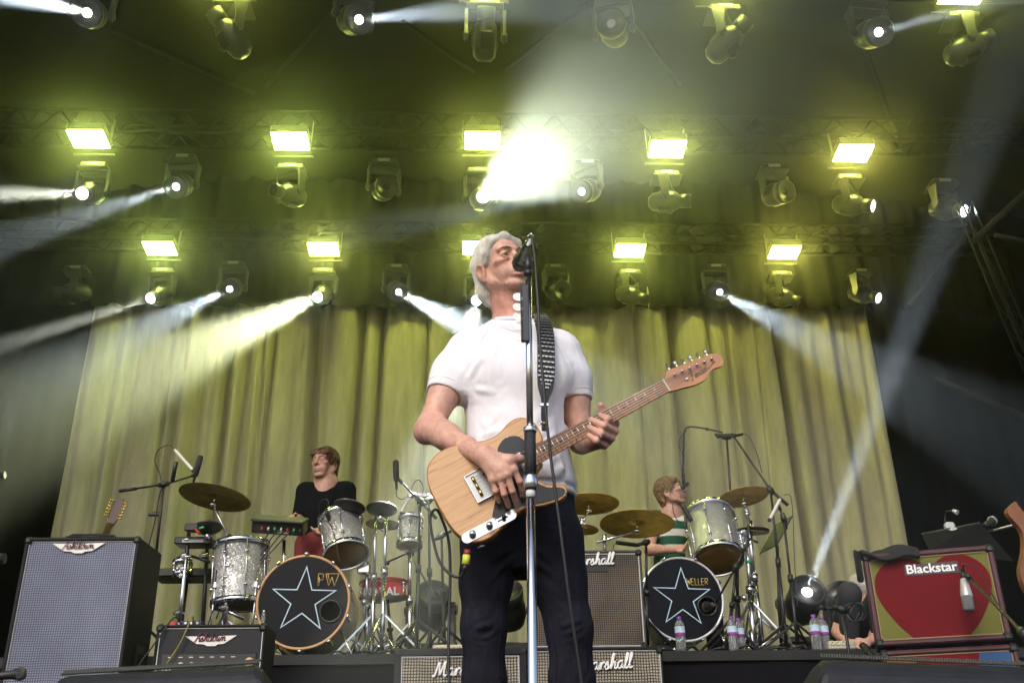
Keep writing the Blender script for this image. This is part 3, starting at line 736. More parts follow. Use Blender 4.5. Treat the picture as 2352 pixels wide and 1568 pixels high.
# heart amplifier stack on the right
HG = weave('olive_grille_cloth', (.21,.21,.05), (.08,.08,.02), .0045, duty=.3)
HR = weave('red_printed_cloth', (.20,.008,.012), (.06,.003,.004), .0045, duty=.3)
HB = weave('blue_printed_cloth', (.05,.14,.36), (.02,.04,.1), .0045, duty=.3)
HO = weave('orange_printed_cloth', (.40,.13,.04), (.12,.04,.01), .0045, duty=.3)
OXB = M('oxblood_tolex', (.055,.012,.018), .5, bump=.3, bscale=300)
_tr = P(2279, 1249.5, Y=4.50); _tl = P(1980, 1273, Z=_tr.z)
xd = (_tr-_tl); w_ = xd.length; xd.normalize(); zb = P(2010, 1484, Y=_tl.y).z; hh = _tr.z-zb
t, M4 = cabinet('heart_amplifier', 'guitar amplifier with a big red heart on olive grille in an oxblood case', 'amplifier', (_tl.x, _tl.y, zb), xd, w_, hh, .26, .026, HG, bmat=OXB, pmat=M('tan_piping', (.25,.17,.08), .6), pipe=.003)
gw, gh = w_-.052, hh-.052
def heart(n=26):
    pts = []
    # right half from the notch round to the tip (unit grille coords -0.5..0.5 / 0..1), the tip is cut by the lower edge
    half = [(0,.83),(.05,.90),(.13,.965),(.23,.995),(.33,.965),(.42,.88),(.475,.76),(.487,.62),(.465,.48),(.41,.33),(.33,.16),(.225,.002)]
    hp = spline([(a, b, 0) for a, b in half], 4)
    R_ = [(p.x, max(.002, min(.998, p.y))) for p in hp]; Lh = [(-a, b) for a, b in R_[::-1][:-1]]
    return [(a*gw*.99, b*gh) for a, b in R_]+[(a*gw*.99, b*gh) for a, b in Lh]
mh = frame(M4 @ Vector((w_/2, .026, -.0125)), xd, y=(0,0,1))
hp_ = heart(); hp_ = hp_[::-1]
t.add('heart_print', MB().prism(hp_[::-1] if False else hp_, .0015, mh), HR)
mp = M4 @ Matrix.Translation((w_*.325, hh*.755, -.0108))
pl = t.add('logo_plate', MB(mp).box((.118*w_/.66*1.06, .016, .0015), (.27*w_/.66, .052, .003)), M('dark_plate', (.03,.015,.03), .4))
t.add('lettering', text_mb('Blackstar', .058, mp @ Matrix.Translation((0, 0, .0045)), .0015, 0, .0012, width=.255*w_/.66), WHITE, pl)
for sx in (.1, w_-.1): t.add('foot', MB(M4).cyl((sx, 0, -.08), (sx, -.018, -.08), .02, n=12), BLACK)
# lower painted cabinet
h2 = zb-.02-.06
t, M4 = cabinet('painted_cabinet', 'lower oxblood cabinet with orange, red and blue print under the heart amplifier', 'speaker cabinet', Vector((_tl.x, _tl.y, .06))+xd*.012, xd, w_, h2, .26, .024, HO, bmat=OXB, pmat=M('tan_piping', (.25,.17,.08), .6), pipe=.003)
m = MB(M4 @ Matrix.Translation((0,0,-.0125))); m.prism([(w_*.28, .03), (w_*.62, .03), (w_*.72, h2-.03), (w_*.25, h2-.03)], .0012); t.add('red_print', m, HR)
m = MB(M4 @ Matrix.Translation((0,0,-.0125))); m.prism([(w_*.625, .03), (w_-.03, .03), (w_-.03, h2-.03), (w_*.725, h2-.03)], .0012); t.add('blue_print', m, HB)
for sx in (.08, w_-.08): t.add('foot', MB(M4).cyl((sx, 0, -.08), (sx, -.06, -.08), .025, n=12), BLACK)
HEART = (_tl, _tr, xd, zb, w_, hh)

# ================================================================== wedge monitors at the stage edge
WEDM = M('wedge_paint', (.010,.011,.016), .55, bump=.2, bscale=420, var=.3, vscale=30, spec=.35)
def wedge(label, y0, top_l, top_r, depth, endl, endr):
    """top_l/top_r: pixels of the top edge, y0 its distance; ends splay down and outward"""
    a = P(*top_l, Y=y0); b = P(*top_r, Y=y0+.02); t = Thing('wedge_monitor', label, 'monitor speaker', Vector(((a.x+b.x)/2, y0+.1, 0)))
    zt = (a.z+b.z)/2
    V = []; prof = [(-.10, 0.0), (-.035, zt-.03), (-.012, zt-.006), (.02, zt), (.06, zt-.01), (depth, .06), (depth, 0)]
    n = len(prof)
    xs = [(a.x, endl), (b.x, endr)]
    for (x, e) in xs:
        for (dy, z) in prof:
            k = (zt-z)/zt
            V.append((x+e*k, y0+dy, z+(a.z-zt if x == a.x else b.z-zt)*(z/zt)))
    F = [tuple(range(n)), tuple(range(n, 2*n))[::-1]]+[(i, n+i, n+(i+1) % n, (i+1) % n) for i in range(n)]
    m = MB(); m.raw(V, F); me = m.mesh('cabinet', t.loc)
    o = t.add('cabinet', me, WEDM); bv = o.modifiers.new('b', 'BEVEL'); bv.width = .012; bv.segments = 2; bv.limit_method = 'ANGLE'
    # braided edging along the top
    m = MB(); N_ = 90
    pts = [Vector(V[3])+(Vector(V[n+3])-Vector(V[3]))*(k/N_)+Vector((0, -.012, .004)) for k in range(N_+1)]
    for k in range(N_):
        q = pts[k]+(pts[k+1]-pts[k])*1.1+Vector((0, .009, .003)); m.tube([pts[k]+Vector((0,-.003,-.003)), (pts[k]+q)/2+Vector((0,0,.003)), q], .0022, 5)
    t.add('edge_braid', m, M('edge_braid', (.05,.05,.045), .6), kind='stuff')
    m = MB(); c = Vector((b.x+endr*.45, y0+.0, zt*.55)); t.add('side_handle', m.sphere(c, .018, 10), BLACK)
    return t
wedge('black wedge monitor at the lower left corner in front of the bass cabinets', 1.95, (140, 1549), (600, 1526), .36, -.03, .17)
wedge('black wedge monitor at the lower right corner in front of the heart amplifier', 1.90, (1890, 1510), (2420, 1534), .36, -.17, .05)
# front fill microphone poking in at the lower left corner
def dyn_mic(label, tip, tail, r=.024, mat=None, grille=None, name='microphone', taper=.6, cap=True):
    tip, tail = Vector(tip), Vector(tail); ax = (tip-tail); L = ax.length; ax.normalize()
    t = Thing(name, label, 'microphone', tail)
    t.add('body', MB().lathe([(0,0),(r*.55,0),(r*taper,.01),(r*taper*1.15,L*.55),(r*.92,L*.72),(r*.95,L*.745)], tail, ax, 16), mat or BLACK)
    t.add('grille', MB().lathe([(r*.95,L*.745),(r*1.05,L*.76),(r*1.05,L*.79),(r,L*.80),(r*.97,L*.9),(r*.7,L*.975),(0,L)], tail, ax, 16), grille or M('mic_grille', (.12,.12,.12), .45, .8, bump=.8, bscale=700))
    return t
_a = P(60, 1545, Y=2.6); _b = P(-10, 1552, Y=2.6)
dyn_mic('small black microphone poking in at the lower left corner', _a, _b, .016)
# ================================================================== drums and hardware
def sparkle(name, base, amt=.9, sc=260):
    m = bpy.data.materials.new(name); m.use_nodes = True; nt = m.node_tree; N = nt.nodes; L = nt.links
    b = N['Principled BSDF']; b.inputs['Metallic'].default_value = .55; b.inputs['Roughness'].default_value = .32; b.inputs['Coat Weight'].default_value = .6; b.inputs['Coat Roughness'].default_value = .08
    tc = N.new('ShaderNodeTexCoord'); v = N.new('ShaderNodeTexVoronoi'); v.inputs['Scale'].default_value = sc; L.new(tc.outputs['Object'], v.inputs['Vector'])
    sp = N.new('ShaderNodeSeparateColor'); L.new(v.outputs['Color'], sp.inputs[0])
    rp = N.new('ShaderNodeValToRGB'); rp.color_ramp.elements[0].position = .1; rp.color_ramp.elements[1].position = .97
    rp.color_ramp.elements[0].color = rgb([c*.5 for c in base]); rp.color_ramp.elements[1].color = rgb([min(1, c*1.9) for c in base]); L.new(sp.outputs[0], rp.inputs[0]); L.new(rp.outputs[0], b.inputs['Base Color'])
    sb = N.new('ShaderNodeVectorMath'); sb.operation = 'SUBTRACT'; sb.inputs[1].default_value = (.5,.5,.5); L.new(v.outputs['Color'], sb.inputs[0])
    sc_ = N.new('ShaderNodeVectorMath'); sc_.operation = 'SCALE'; sc_.inputs['Scale'].default_value = amt; L.new(sb.outputs[0], sc_.inputs[0])
    ge = N.new('ShaderNodeNewGeometry'); ad = N.new('ShaderNodeVectorMath'); ad.operation = 'ADD'; L.new(ge.outputs['Normal'], ad.inputs[0]); L.new(sc_.outputs[0], ad.inputs[1])
    nm = N.new('ShaderNodeVectorMath'); nm.operation = 'NORMALIZE'; L.new(ad.outputs[0], nm.inputs[0]); L.new(nm.outputs[0], b.inputs['Normal'])
    return m
SPARK = sparkle('silver_sparkle_wrap', (.44,.43,.41))
SPARK2 = sparkle('fine_silver_wrap', (.42,.42,.42), .35, 500)
SKIN_C = M('clear_drum_skin', (.28,.16,.06), .3, var=.25, vscale=9)
SKIN_W = M('white_drum_skin', (.6,.58,.52), .45)
BRONZE = M('cymbal_bronze', (.80,.50,.13), .42, 1.0, var=.35, vscale=10, rvar=.12, aniso=(1,1,1))
BRONZED = M('cymbal_bronze_dark', (.34,.25,.10), .42, 1.0, var=.4, vscale=10, rvar=.1)
HOOPW = M('maple_hoop', (.48,.27,.12), .4, var=.2, vscale=20)
HEADB = M('black_drum_head', (.005,.0055,.009), .3, rvar=.08, vscale=4, spec=.14)
STARM = M('pale_blue_print', (.45,.62,.72), .5)
def drum(name, label, top, bot, r, shell, n=8, hoop=None, headt=SKIN_W, headb=SKIN_C, lugm=CHROME, group=None, cat='drum', hoopw=.018):
    top, bot = Vector(top), Vector(bot); ax = top-bot; L = ax.length; ax.normalize(); hoop = hoop or CHROME
    t = Thing(name, label, cat, bot, group)
    t.add('shell', MB().lathe([(r,.0),(r,L),(r-.008,L),(r-.008,0),(r,0)], bot, ax, 40), shell)
    for (c, s_, hm) in ((top, 1, headt), (bot, -1, headb)):
        t.add('drum_head', MB().lathe([(r+.002,s_*-.012),(r+.003,s_*.004),(r-.004,s_*.008),(r*.5,s_*.0075),(0,s_*.007)], c, ax, 40), hm)
        t.add('hoop', MB().lathe([(r+.004,s_*-hoopw),(r+.014,s_*-hoopw),(r+.014,s_*(hoopw-.002)),(r+.009,s_*hoopw),(r+.003,s_*(hoopw-.003)),(r+.003,s_*-hoopw*.5)], c, ax, 40), hoop)
    x = Vector((1,0,0)) if abs(ax.x) < .9 else Vector((0,1,0)); a = (x-ax*x.dot(ax)).normalized(); b = ax.cross(a)
    for k in range(n):
        w = 2*pi*(k+.5)/n; d = a*math.cos(w)+b*math.sin(w)
        for q in ((.22,), (.78,)):
            p = bot+ax*(L*q[0])+d*(r+.010)
            lg = t.add('lug', MB().lathe([(0,-.012),(.010,-.010),(.013,0),(.010,.010),(0,.014)], p, d, 10), lugm)
        t.add('tension_rod', MB().cyl(bot+d*(r+.012)-ax*.012, bot+d*(r+.012)+ax*(L+.012), .0032, n=6), lugm)
    return t, ax
def star_pts(R, r, rot=0):
    return [((R if k % 2 == 0 else r)*math.cos(pi/2+rot+k*pi/5), (R if k % 2 == 0 else r)*math.sin(pi/2+rot+k*pi/5)) for k in range(10)]
def kick(label, u, v, y, px, hoopm, letters, hole, lug_n, tilt=0.0, ledge=.42):
    c = P(u, v, Y=y); r = px*(((c-CAMLOC) @ (CAMR @ Vector((0,0,-1))))/FPX) if False else px*((c-CAMLOC).dot(CAMR @ Vector((0,0,-1)))/FPX)
    r -= .014
    ax = Vector((tilt, -1, .04)).normalized(); bk = c-ax*ledge
    t = Thing('bass_drum', label, 'bass drum', Vector((c.x, y+ledge/2, RZ)))
    t.add('shell', MB().lathe([(r,0),(r,ledge-.01)], bk, ax, 48), SPARK)
    t.add('batter_head', MB().lathe([(r,.0),(0,.0)], bk, -ax, 32), SKIN_W)
    t.add('hoop', MB().lathe([(r-.004,ledge-.045),(r+.014,ledge-.045),(r+.016,ledge-.005),(r+.013,ledge),(r-.001,ledge),(r-.003,ledge-.02)], bk, ax, 64), hoopm)
    t.add('rear_hoop', MB().lathe([(r+.014,0),(r+.014,.04),(r,.04)], bk, ax, 48), hoopm)
    M4 = frame(c-ax*.010, Vector((0,0,1)).cross(ax), y=(0,0,1))
    # front head with its port hole: ring of quads between the rim and an offset hole
    hu, hv, hr = hole
    n = 64; hr_ = hr*r; hc = Vector((hu*r, hv*r))
    V = []; F = []
    for k in range(n):
        w = 2*pi*k/n; V.append((r*.998*math.cos(w), r*.998*math.sin(w), 0)); 
    for k in range(n):
        w = 2*pi*k/n; V.append((hc.x+hr_*math.cos(w), hc.y+hr_*math.sin(w), 0))
    for k in range(n): j = (k+1) % n; F.append((k, j, n+j, n+k))
    m = MB(M4); m.raw(V, F); hd = t.add('front_head', m, HEADB)
    t.add('port_ring', MB(M4).torus((hc.x, hc.y, .002), (0,0,1), hr_, .008, 36, 8), BLACK, hd)
    Mo = M4 @ Matrix.Translation((-.0*r, .03*r, 0))
    t.add('star_print', MB(Mo).ring2d(star_pts(r*.77, r*.30, rad(-2)), star_pts(r*.705, r*.268, rad(-2)), .0015, z0=.0008), STARM, hd)
    lx, ly, lw, strokes = letters
    Ml = M4 @ Matrix.Translation((lx*r, ly*r, .001)) @ Matrix.Diagonal((lw*r, lw*r, 1, 1))
    t.add('lettering', line_text(strokes, Ml, .0022), GOLD, hd)
    for k in range(lug_n):
        w = 2*pi*(k+.5)/lug_n; d = M4.to_3x3() @ Vector((math.cos(w), math.sin(w), 0))
        p = c+d*(r+.012)
        t.add('claw', MB(frame(p-ax*.02, ax, z=d)).box((0,0,.006), (.06, .026, .018), bev=.006), CHROME)
        t.add('lug', MB(frame(c-ax*ledge*.35+d*(r+.008), ax, z=d)).box((0,0,0), (.05, .016, .02), bev=.006), CHROME)
    for s_ in (-1, 1):
        q = bk+ax*(ledge*.8)+Vector((s_*r*.8, 0, -r*.55))
        t.add('spur', MB().cyl(q, Vector((q.x+s_*.10, q.y-.10, RZ)), .008, n=8), CHROME)
    return t, c, r
PW = [[(0,0),(0,1)],[(.1,.0),(.1,.72)],[(.0,1),(.36,1),(.42,.93),(.42,.6),(.36,.5),(.1,.5)],[(.62,1),(.9,0),(1.15,.72),(1.38,0),(1.72,1),(.62,1)],[(.80,.96),(.94,.42)]]
WEL = [[(0,1),(.14,0),(.3,.75),(.46,0),(.6,1)],[(1.15,1),(.72,1),(.72,0),(1.15,0)],[(.72,.5),(1.1,.5)],[(1.3,1),(1.3,0),(1.68,0)],[(1.82,1),(1.82,0),(2.2,0)],[(2.78,1),(2.34,1),(2.34,0),(2.78,0)],[(2.34,.5),(2.72,.5)],[(2.92,0),(2.92,1),(3.32,1),(3.36,.55),(2.92,.5)],[(3.1,.5),(3.36,0)]]
kick('bass drum with wooden hoop, pale star and gold letters PW on its black head', 696, 1380, 6.44, 108, HOOPW, (.30, .34, .27, PW), (.62, -.22, .235), 10, tilt=-.03)
kick('bass drum with chrome hoop, pale star and thin gold WELLER lettering on its black head', 1568, 1374, 6.90, 97, M('white_hoop', (.6,.6,.6), .25, .4), (.15, .345, .158, WEL), (.61, -.18, .23), 8, tilt=.02)

def tripod(t, foot, top, mat, r=.012, spread=.30, hub=.28, legm=None, braces=True, turn=0.3, seg=None):
    """column from foot to top with three splayed legs; parts go to thing t"""
    foot, top = Vector(foot), Vector(top); ax = (top-foot)
    h1 = foot+ax.normalized()*hub
    t.add('lower_tube', MB().cyl(foot+Vector((0,0,.03)), foot+ax*.55, r*1.25, n=12), mat)
    t.add('upper_tube', MB().cyl(foot+ax*.5, top, r*.9, n=12), mat)
    t.add('height_clamp', MB().cyl(foot+ax*.53, foot+ax*.58, r*1.9, n=12), mat if mat is not MATTE else BLACK)
    for k in range(3):
        w = turn+2*pi*k/3; e = foot+Vector((math.cos(w)*spread, math.sin(w)*spread, .008))
        d = (e-h1).normalized(); s_ = Vector((0,0,1)).cross(d).normalized()
        lg = t.add('leg', MB(frame(h1, d, z=s_)).box(((e-h1).length/2, 0, 0), ((e-h1).length, .018, .012), bev=.003), legm or mat)
        t.add('rubber_foot', MB().sphere(e+Vector((0,0,.006)), .014, 8), BLACK, lg)
        if braces:
            q = foot+Vector((0,0,.07)); mid = h1+(e-h1)*.55
            t.add('leg_brace', MB().cyl(q, mid, .006, n=6), legm or mat)
def cymbal(label, c, nrm, R, mat=BRONZE, bell=.20, name='cymbal', group=None, text=None):
    c = Vector(c); n = Vector(nrm).normalized(); t = Thing(name, label, 'cymbal', c, group)
    prof = [(.006,R*.105),(R*.10,R*.10),(R*.17,R*.075),(R*.2,R*.055)]+[(R*(.2+.8*k/10), R*.055*(1-(k/10)**1.7)) for k in range(1, 11)]
    prof += [(R,-.0015)]+[(r_, z-.0016) for r_, z in prof[::-1]]
    t.add('plate', MB().lathe(prof, c, n, 56), mat)
    t.add('felt', MB().cyl(c+n*R*.1, c+n*(R*.1+.014), .018, n=12), BLACK)
    t.add('wing_nut', MB().cyl(c+n*(R*.1+.014), c+n*(R*.1+.04), .006, n=8).box(c+n*(R*.1+.028), (.035,.008,.014)), CHROME)
    if text:
        a = n.orthogonal().normalized()
    return t
def cymbal_stand(label, foot, knee, c, nrm, mat=CHROME, spread=.28, turn=.2, straight=False):
    c = Vector(c); n = Vector(nrm).normalized(); foot = Vector(foot); knee = Vector(knee)
    t = Thing('cymbal_stand', label, 'cymbal stand', foot)
    tripod(t, foot, knee, mat, .0125, spread, .30, turn=turn)
    j = c-n*.05
    t.add('tilter', MB().sphere(knee, .022, 10).cyl(knee, knee+Vector((0,0,.04)), .014, n=10), mat)
    if (j-knee).length > .05:
        t.add('boom_arm', MB().cyl(knee+(knee-j).normalized()*.06, j, .0085, n=10), mat)
    t.add('ratchet', MB().sphere(j, .018, 10).cyl(j+Vector((-.02,0,0)), j+Vector((.02,0,0)), .014, n=10), mat)
    t.add('cymbal_rod', MB().cyl(j, c+n*.03, .0045, n=8), mat)
    return t
def boom_stand(label, foot, knee, tip, tail, mat=MATTE, spread=.30, turn=.5, hub=.24, braces=False):
    foot, knee, tip, tail = map(Vector, (foot, knee, tip, tail))
    t = Thing('microphone_stand', label, 'microphone stand', foot)
    tripod(t, foot, knee, mat, .010, spread, hub, turn=turn, braces=braces)
    t.add('boom', MB().tube([tail, knee, tip], .0075, 8), mat)
    t.add('boom_clutch', MB().cyl(knee-(tip-tail).normalized()*.035, knee+(tip-tail).normalized()*.035, .018, n=12).sphere(knee, .024, 10), BLACK)
    t.add('counterweight', MB().cyl(tail, tail+(knee-tail).normalized()*.12, .012, n=10), BLACK)
    t.add('clip', MB().cyl(tip-(tip-tail).normalized()*.02, tip+(tip-tail).normalized()*.02, .012, n=10), BLACK)
    return t
def stick_mic(label, tip, tail, r=.012, mat=None, name='microphone'):
    tip, tail = Vector(tip), Vector(tail); ax = tip-tail; L = ax.length; ax.normalize(); t = Thing(name, label, 'microphone', tail)
    t.add('body', MB().lathe([(0,0),(r*.7,0),(r*.9,.02),(r,.03),(r,L*.9)], tail, ax, 14), mat or BLACK)
    t.add('capsule', MB().lathe([(r,L*.9),(r*1.02,L*.92),(r*1.02,L*.985),(r*.8,L),(0,L)], tail, ax, 14), MATTE)
    return t
def block_mic(label, tip, tail, r=.026, mat=None):
    """large side address microphone: slim tail, broad grille block"""
    tip, tail = Vector(tip), Vector(tail); ax = tip-tail; L = ax.length; ax.normalize(); t = Thing('microphone', label, 'microphone', tail)
    t.add('connector', MB().lathe([(0,0),(r*.35,0),(r*.45,L*.25),(r*.7,L*.3)], tail, ax, 12), BLACK)
    t.add('body', MB().lathe([(r*.7,L*.28),(r*.95,L*.34),(r,L*.58)], tail, ax, 16), mat or BLACK)
    t.add('grille', MB().lathe([(r,L*.58),(r*1.02,L*.6),(r*1.0,L*.94),(r*.75,L),(0,L)], tail, ax, 16), M('dark_mesh', (.05,.05,.05), .5, .6, bump=.6, bscale=500))
    return t
def cable(label, pts, r=.004, mat=None, name='cable'):
    return solo(name, label, 'cable', MB().tube(spline(pts, 7), r, 6), mat or CABLE, Vector(pts[0]))
def riser_pt(u, v, y):
    p = P(u, v, Y=y); p.z = RZ; return p

# ---------------------------------------------------------------- left kit
YK = 6.75
t, ax = drum('floor_tom', 'tall silver sparkle floor tom at the left of the PW kit', P(556, 1252, Y=YK), P(549, 1386, Y=YK-.02), .172, SPARK, 8, headt=SKIN_W, headb=SKIN_W)
for k, w in enumerate((-2.4, -.8, .9)):
    p = P(549, 1386, Y=YK)+Vector((math.cos(w)*.185, math.sin(w)*.185, 0))
    t.add('leg', MB().cyl(p+Vector((0,0,.2)), Vector((p.x, p.y, RZ)), .006, n=8), CHROME); t.add('leg_bracket', MB().box(p+Vector((0,0,.1)), (.03,.03,.05), bev=.008), CHROME)
drum('rack_tom', 'silver sparkle rack tom tilted above the PW bass drum', P(782, 1196, Y=6.72), P(794, 1272, Y=6.60), .142, SPARK, 6)
drum('small_tom', 'small silver sparkle drum at the right end of the PW kit, beside the guitar', P(943, 1193, Y=6.9), P(940, 1250, Y=6.86), .078, SPARK, 6)
_a = riser_pt(942, 1480, 7.0)
t = Thing('drum_stand', 'chrome stand carrying the small sparkle drum beside the guitar', 'drum stand', _a); tripod(t, _a, P(942, 1262, Y=6.9), CHROME, .012, .25, .28, turn=1.0)
# rack tom holder
_a = riser_pt(845, 1480, 6.85)
t = Thing('drum_stand', 'chrome stand with a clamp block holding the PW rack tom', 'drum stand', _a); tripod(t, _a, P(843, 1290, Y=6.8), CHROME, .013, .26, .3, turn=.1)
t.add('clamp_block', MB().box(P(836, 1306, Y=6.78), (.09,.05,.07), bev=.012), CHROME); t.add('tom_arm', MB().tube(spline([P(838, 1300, Y=6.78), P(842, 1270, Y=6.8), P(832, 1248, Y=6.76)], 5), .009, 8), CHROME)
# red hand drum
drum('hand_drum', 'shallow red drum with white lettering on a black stand, right of the PW kit', P(881, 1338, Y=7.05), P(881, 1372, Y=7.05), .155, M('red_drum_paint', (.55,.012,.02), .3, coat=.4), 6, hoop=M('red_hoop', (.42,.01,.015), .35), headb=SKIN_W, hoopw=.01)
_q = P(850, 1366, Y=6.884)
bpy.data.objects[bpy.data.objects[-1].name] if False else None
_nt = [o for o in COL.objects if o.get('label', '').startswith('shallow red drum')][0]
_me = text_mb('NATAL', .075, frame(P(834, 1368, Y=6.885), (1,0,.03), y=(0,0,1)), .0015, 0, .002)
_o = link('lettering', _me.mesh('lettering', _nt.location), WHITE, _nt)
_a = riser_pt(905, 1480, 7.1)
t = Thing('drum_stand', 'black stand under the red hand drum', 'drum stand', _a); tripod(t, _a, P(890, 1376, Y=7.08), MATTE, .012, .26, .2, turn=.7)
# main cymbal
cymbal('large dark cymbal tilted at the left of the PW kit', P(494, 1142, Y=6.7), (.12, .13, .98), .245, BRONZED)
cymbal_stand('chrome boom stand of the large dark cymbal', riser_pt(512, 1480, 6.75), P(527, 1240, Y=6.75), P(494, 1142, Y=6.7), (.12, .13, .98))
cymbal('small bronze cymbal half hidden behind the PW rack tom', P(880, 1204, Y=7.0), (.05, .08, .99), .125, BRONZED)
cymbal_stand('chrome stand of the small bronze cymbal with splayed legs', riser_pt(877, 1487, 6.62), P(888, 1165, Y=6.8), P(884, 1200, Y=7.0)+Vector((0,0,.0)), (.05, .08, .99), spread=.30, turn=.25)
_a = riser_pt(855, 1480, 6.72)
t = Thing('drum_stand', 'slim chrome stand beside the small bronze cymbal stand', 'drum stand', _a); tripod(t, _a, P(863, 1180, Y=6.78), CHROME, .012, .27, .3, turn=1.25)
# electronic pads
def epad(label, u, v, y, w, tilt=.12):
    c = P(u, v, Y=y); n = Vector((tilt, .22, .95)).normalized(); t = Thing('drum_pad', label, 'drum pad', c, 'electronic drum pads'); R = w
    t.add('pad', MB().lathe([(0,.0),(R*.96,-.002),(R,-.01),(R*.98,-.02),(R*.8,-.035),(R*.35,-.05),(0,-.05)], c, n, 40), M('pad_rubber', (.012,.012,.013), .45))
    t.add('rim', MB().torus(c-n*.012, n, R, .007, 40, 6), M('pad_rim', (.035,.035,.038), .3))
    t.add('mount', MB().cyl(c-n*.05, c-n*.10, .016, n=10), CHROME)
    return t
epad('black electronic drum pad above the PW rack tom', 803, 1160, 6.62, .105)
epad('black electronic drum pad on the slim chrome stand, right of its twin', 877, 1165, 6.68, .100, .05)
epad('black electronic drum pad at the far left of the PW kit', 478, 1207, 6.7, .088, -.1)
# sampler seen from behind
def sampler():
    c = P(638, 1212, Y=6.78); Mx = frame(c, (1, .05, -.06), y=(0, -.35, .93)) ; t = Thing('sampler', 'black percussion sampler seen from behind, cables plugged in', 'sampler', c)
    t.add('case', MB(Mx).box((0, .0, -.10), (.345, .085, .24), bev=.008), BLACK)
    t.add('top_lip', MB(Mx).box((0, .05, -.08), (.36, .018, .27), bev=.006), M('dark_grey_plastic', (.03,.03,.032), .5))
    cols = [(.5,.02,.02), (.6,.6,.6), (.05,.4,.12), (.6,.6,.6), (.5,.02,.02), (.05,.4,.12), (.03,.03,.03)]
    for k, cc in enumerate(cols):
        x = -.10+k*.043
        t.add('plug', MB(Mx).cyl((x, .005, .02), (x, -.008, .05), .0075, n=8), M('plug_%d' % k, cc, .4))
    t.add('lettering', text_mb('Roland', .03, Mx @ Matrix.Translation((-.0, -.034, .0215)), .0005), WHITE)
    t.add('socket_plate', MB(Mx).box((-.11, .0, .021), (.05, .03, .003)), M('dark_grey_plastic', (.03,.03,.032), .5))
    a = riser_pt(655, 1480, 6.95)
    s_ = Thing('sampler_stand', 'chrome stand under the black sampler, mostly hidden by the bass drum', 'stand', a); tripod(s_, a, c+Vector((.03,.1,-.06)), CHROME, .013, .2, .25)
    for k in range(4):
        x = Mx @ Vector((-.02+k*.04, -.01, .055))
        e = P(560-20*k, 1330+18*k, Y=6.62)
        cable(['first', 'second', 'third', 'last'][k]+' of the cables drooping from the sampler to the left', [x, x+Vector((-.03,-.05,-.05)), (x+e)/2+Vector((-.02,-.04,-.06)), e, e+Vector((-.05,.0,-.15))], .0045)
sampler()
# left rack: posts, rail, module, small keyboard
def left_rack():
    a = riser_pt(412, 1440, 6.75); t = Thing('percussion_rack', 'chrome percussion rack with clamps at the left of the PW kit', 'rack', a)
    top = P(434, 1222, Y=6.72)
    t.add('post', MB().cyl(a, top, .014, n=12), CHROME)
    b = riser_pt(470, 1440, 6.95); tb = P(478, 1230, Y=6.9)
    t.add('post', MB().cyl(b, tb, .014, n=12), MATTE)
    c = riser_pt(519, 1440, 6.6); tc = P(528, 1240, Y=6.62)
    t.add('post', MB().cyl(c, tc, .013, n=12), CHROME)
    for (u, v, y) in ((431, 1240, 6.72), (424, 1276, 6.73), (421, 1306, 6.74), (418, 1322, 6.74), (411, 1408, 6.75), (526, 1236, 6.62), (524, 1300, 6.6), (520, 1325, 6.6), (515, 1395, 6.6), (470, 1275, 6.9)):
        p = P(u, v, Y=y); t.add('clamp', MB().box(p, (.045,.04,.04), bev=.01).cyl(p+Vector((-.035,0,0)), p+Vector((.035,0,0)), .009, n=8), CHROME)
        t.add('wing_nut', MB().box(p+Vector((.0,-.03,.0)), (.03,.012,.012), bev=.004), CHROME)
    t.add('cross_bar', MB().cyl(P(408, 1280, Y=6.73), P(440, 1277, Y=6.7), .010, n=8), CHROME)
    t.add('cross_bar', MB().cyl(P(438, 1276, Y=6.8), P(482, 1290, Y=6.75), .010, n=8), MATTE)
    t.add('cross_bar', MB().cyl(P(512, 1398, Y=6.62), P(560, 1420, Y=6.62), .012, n=8), CHROME)
    for (e, q) in ((P(372, 1430, Y=6.6), a), (P(440, 1430, Y=6.6), a), (P(450, 1436, Y=6.8), b), (P(492, 1436, Y=6.7), b), (P(488, 1430, Y=6.5), c), (P(552, 1430, Y=6.5), c)):
        e.z = RZ+.01; t.add('leg', MB().cyl(q+Vector((0,0,.22)), e, .008, n=8), CHROME)
left_rack()
_c = P(450, 1246, Y=6.78)
t = Thing('drum_module', 'flat black drum module clamped on the chrome rack', 'sound module', _c)
t.add('case', MB().box(_c, (.25,.16,.05), bev=.008), BLACK); t.add('side_label', MB().box(_c+Vector((.0,-.082,-.006)), (.14,.004,.02)), M('grey_label', (.35,.35,.35), .5))
_c = P(442, 1212, Y=6.66)
t = Thing('trigger_module', 'small black trigger box with green and red plugs on the rack top', 'sound module', _c)
t.add('case', MB().box(_c, (.09,.07,.05), bev=.006), BLACK)
t.add('plug', MB().cyl(_c+Vector((.05,-.02,-.01)), _c+Vector((.085,-.03,.0)), .009, n=8), M('green_plug', (.05,.4,.12), .4)); t.add('plug', MB().cyl(_c+Vector((.03,-.04,-.02)), _c+Vector((.07,-.05,-.05)), .009, n=8), M('red_plastic', (.45,.02,.02), .4))
_c = P(428, 1322, Y=7.1)
t = Thing('keyboard', 'dark keyboard seen edge on behind the chrome rack', 'keyboard', _c)
t.add('case', MB().box(_c, (.42,.26,.06), bev=.01), BLACK); t.add('end_cheek', MB().box(_c+Vector((.215,0,0)), (.02,.26,.07), bev=.004), M('green_trim', (.05,.09,.03), .4)); t.add('stand_post', MB().cyl(_c-Vector((0,0,.03)), Vector((_c.x, _c.y, RZ)), .02, n=10), MATTE)
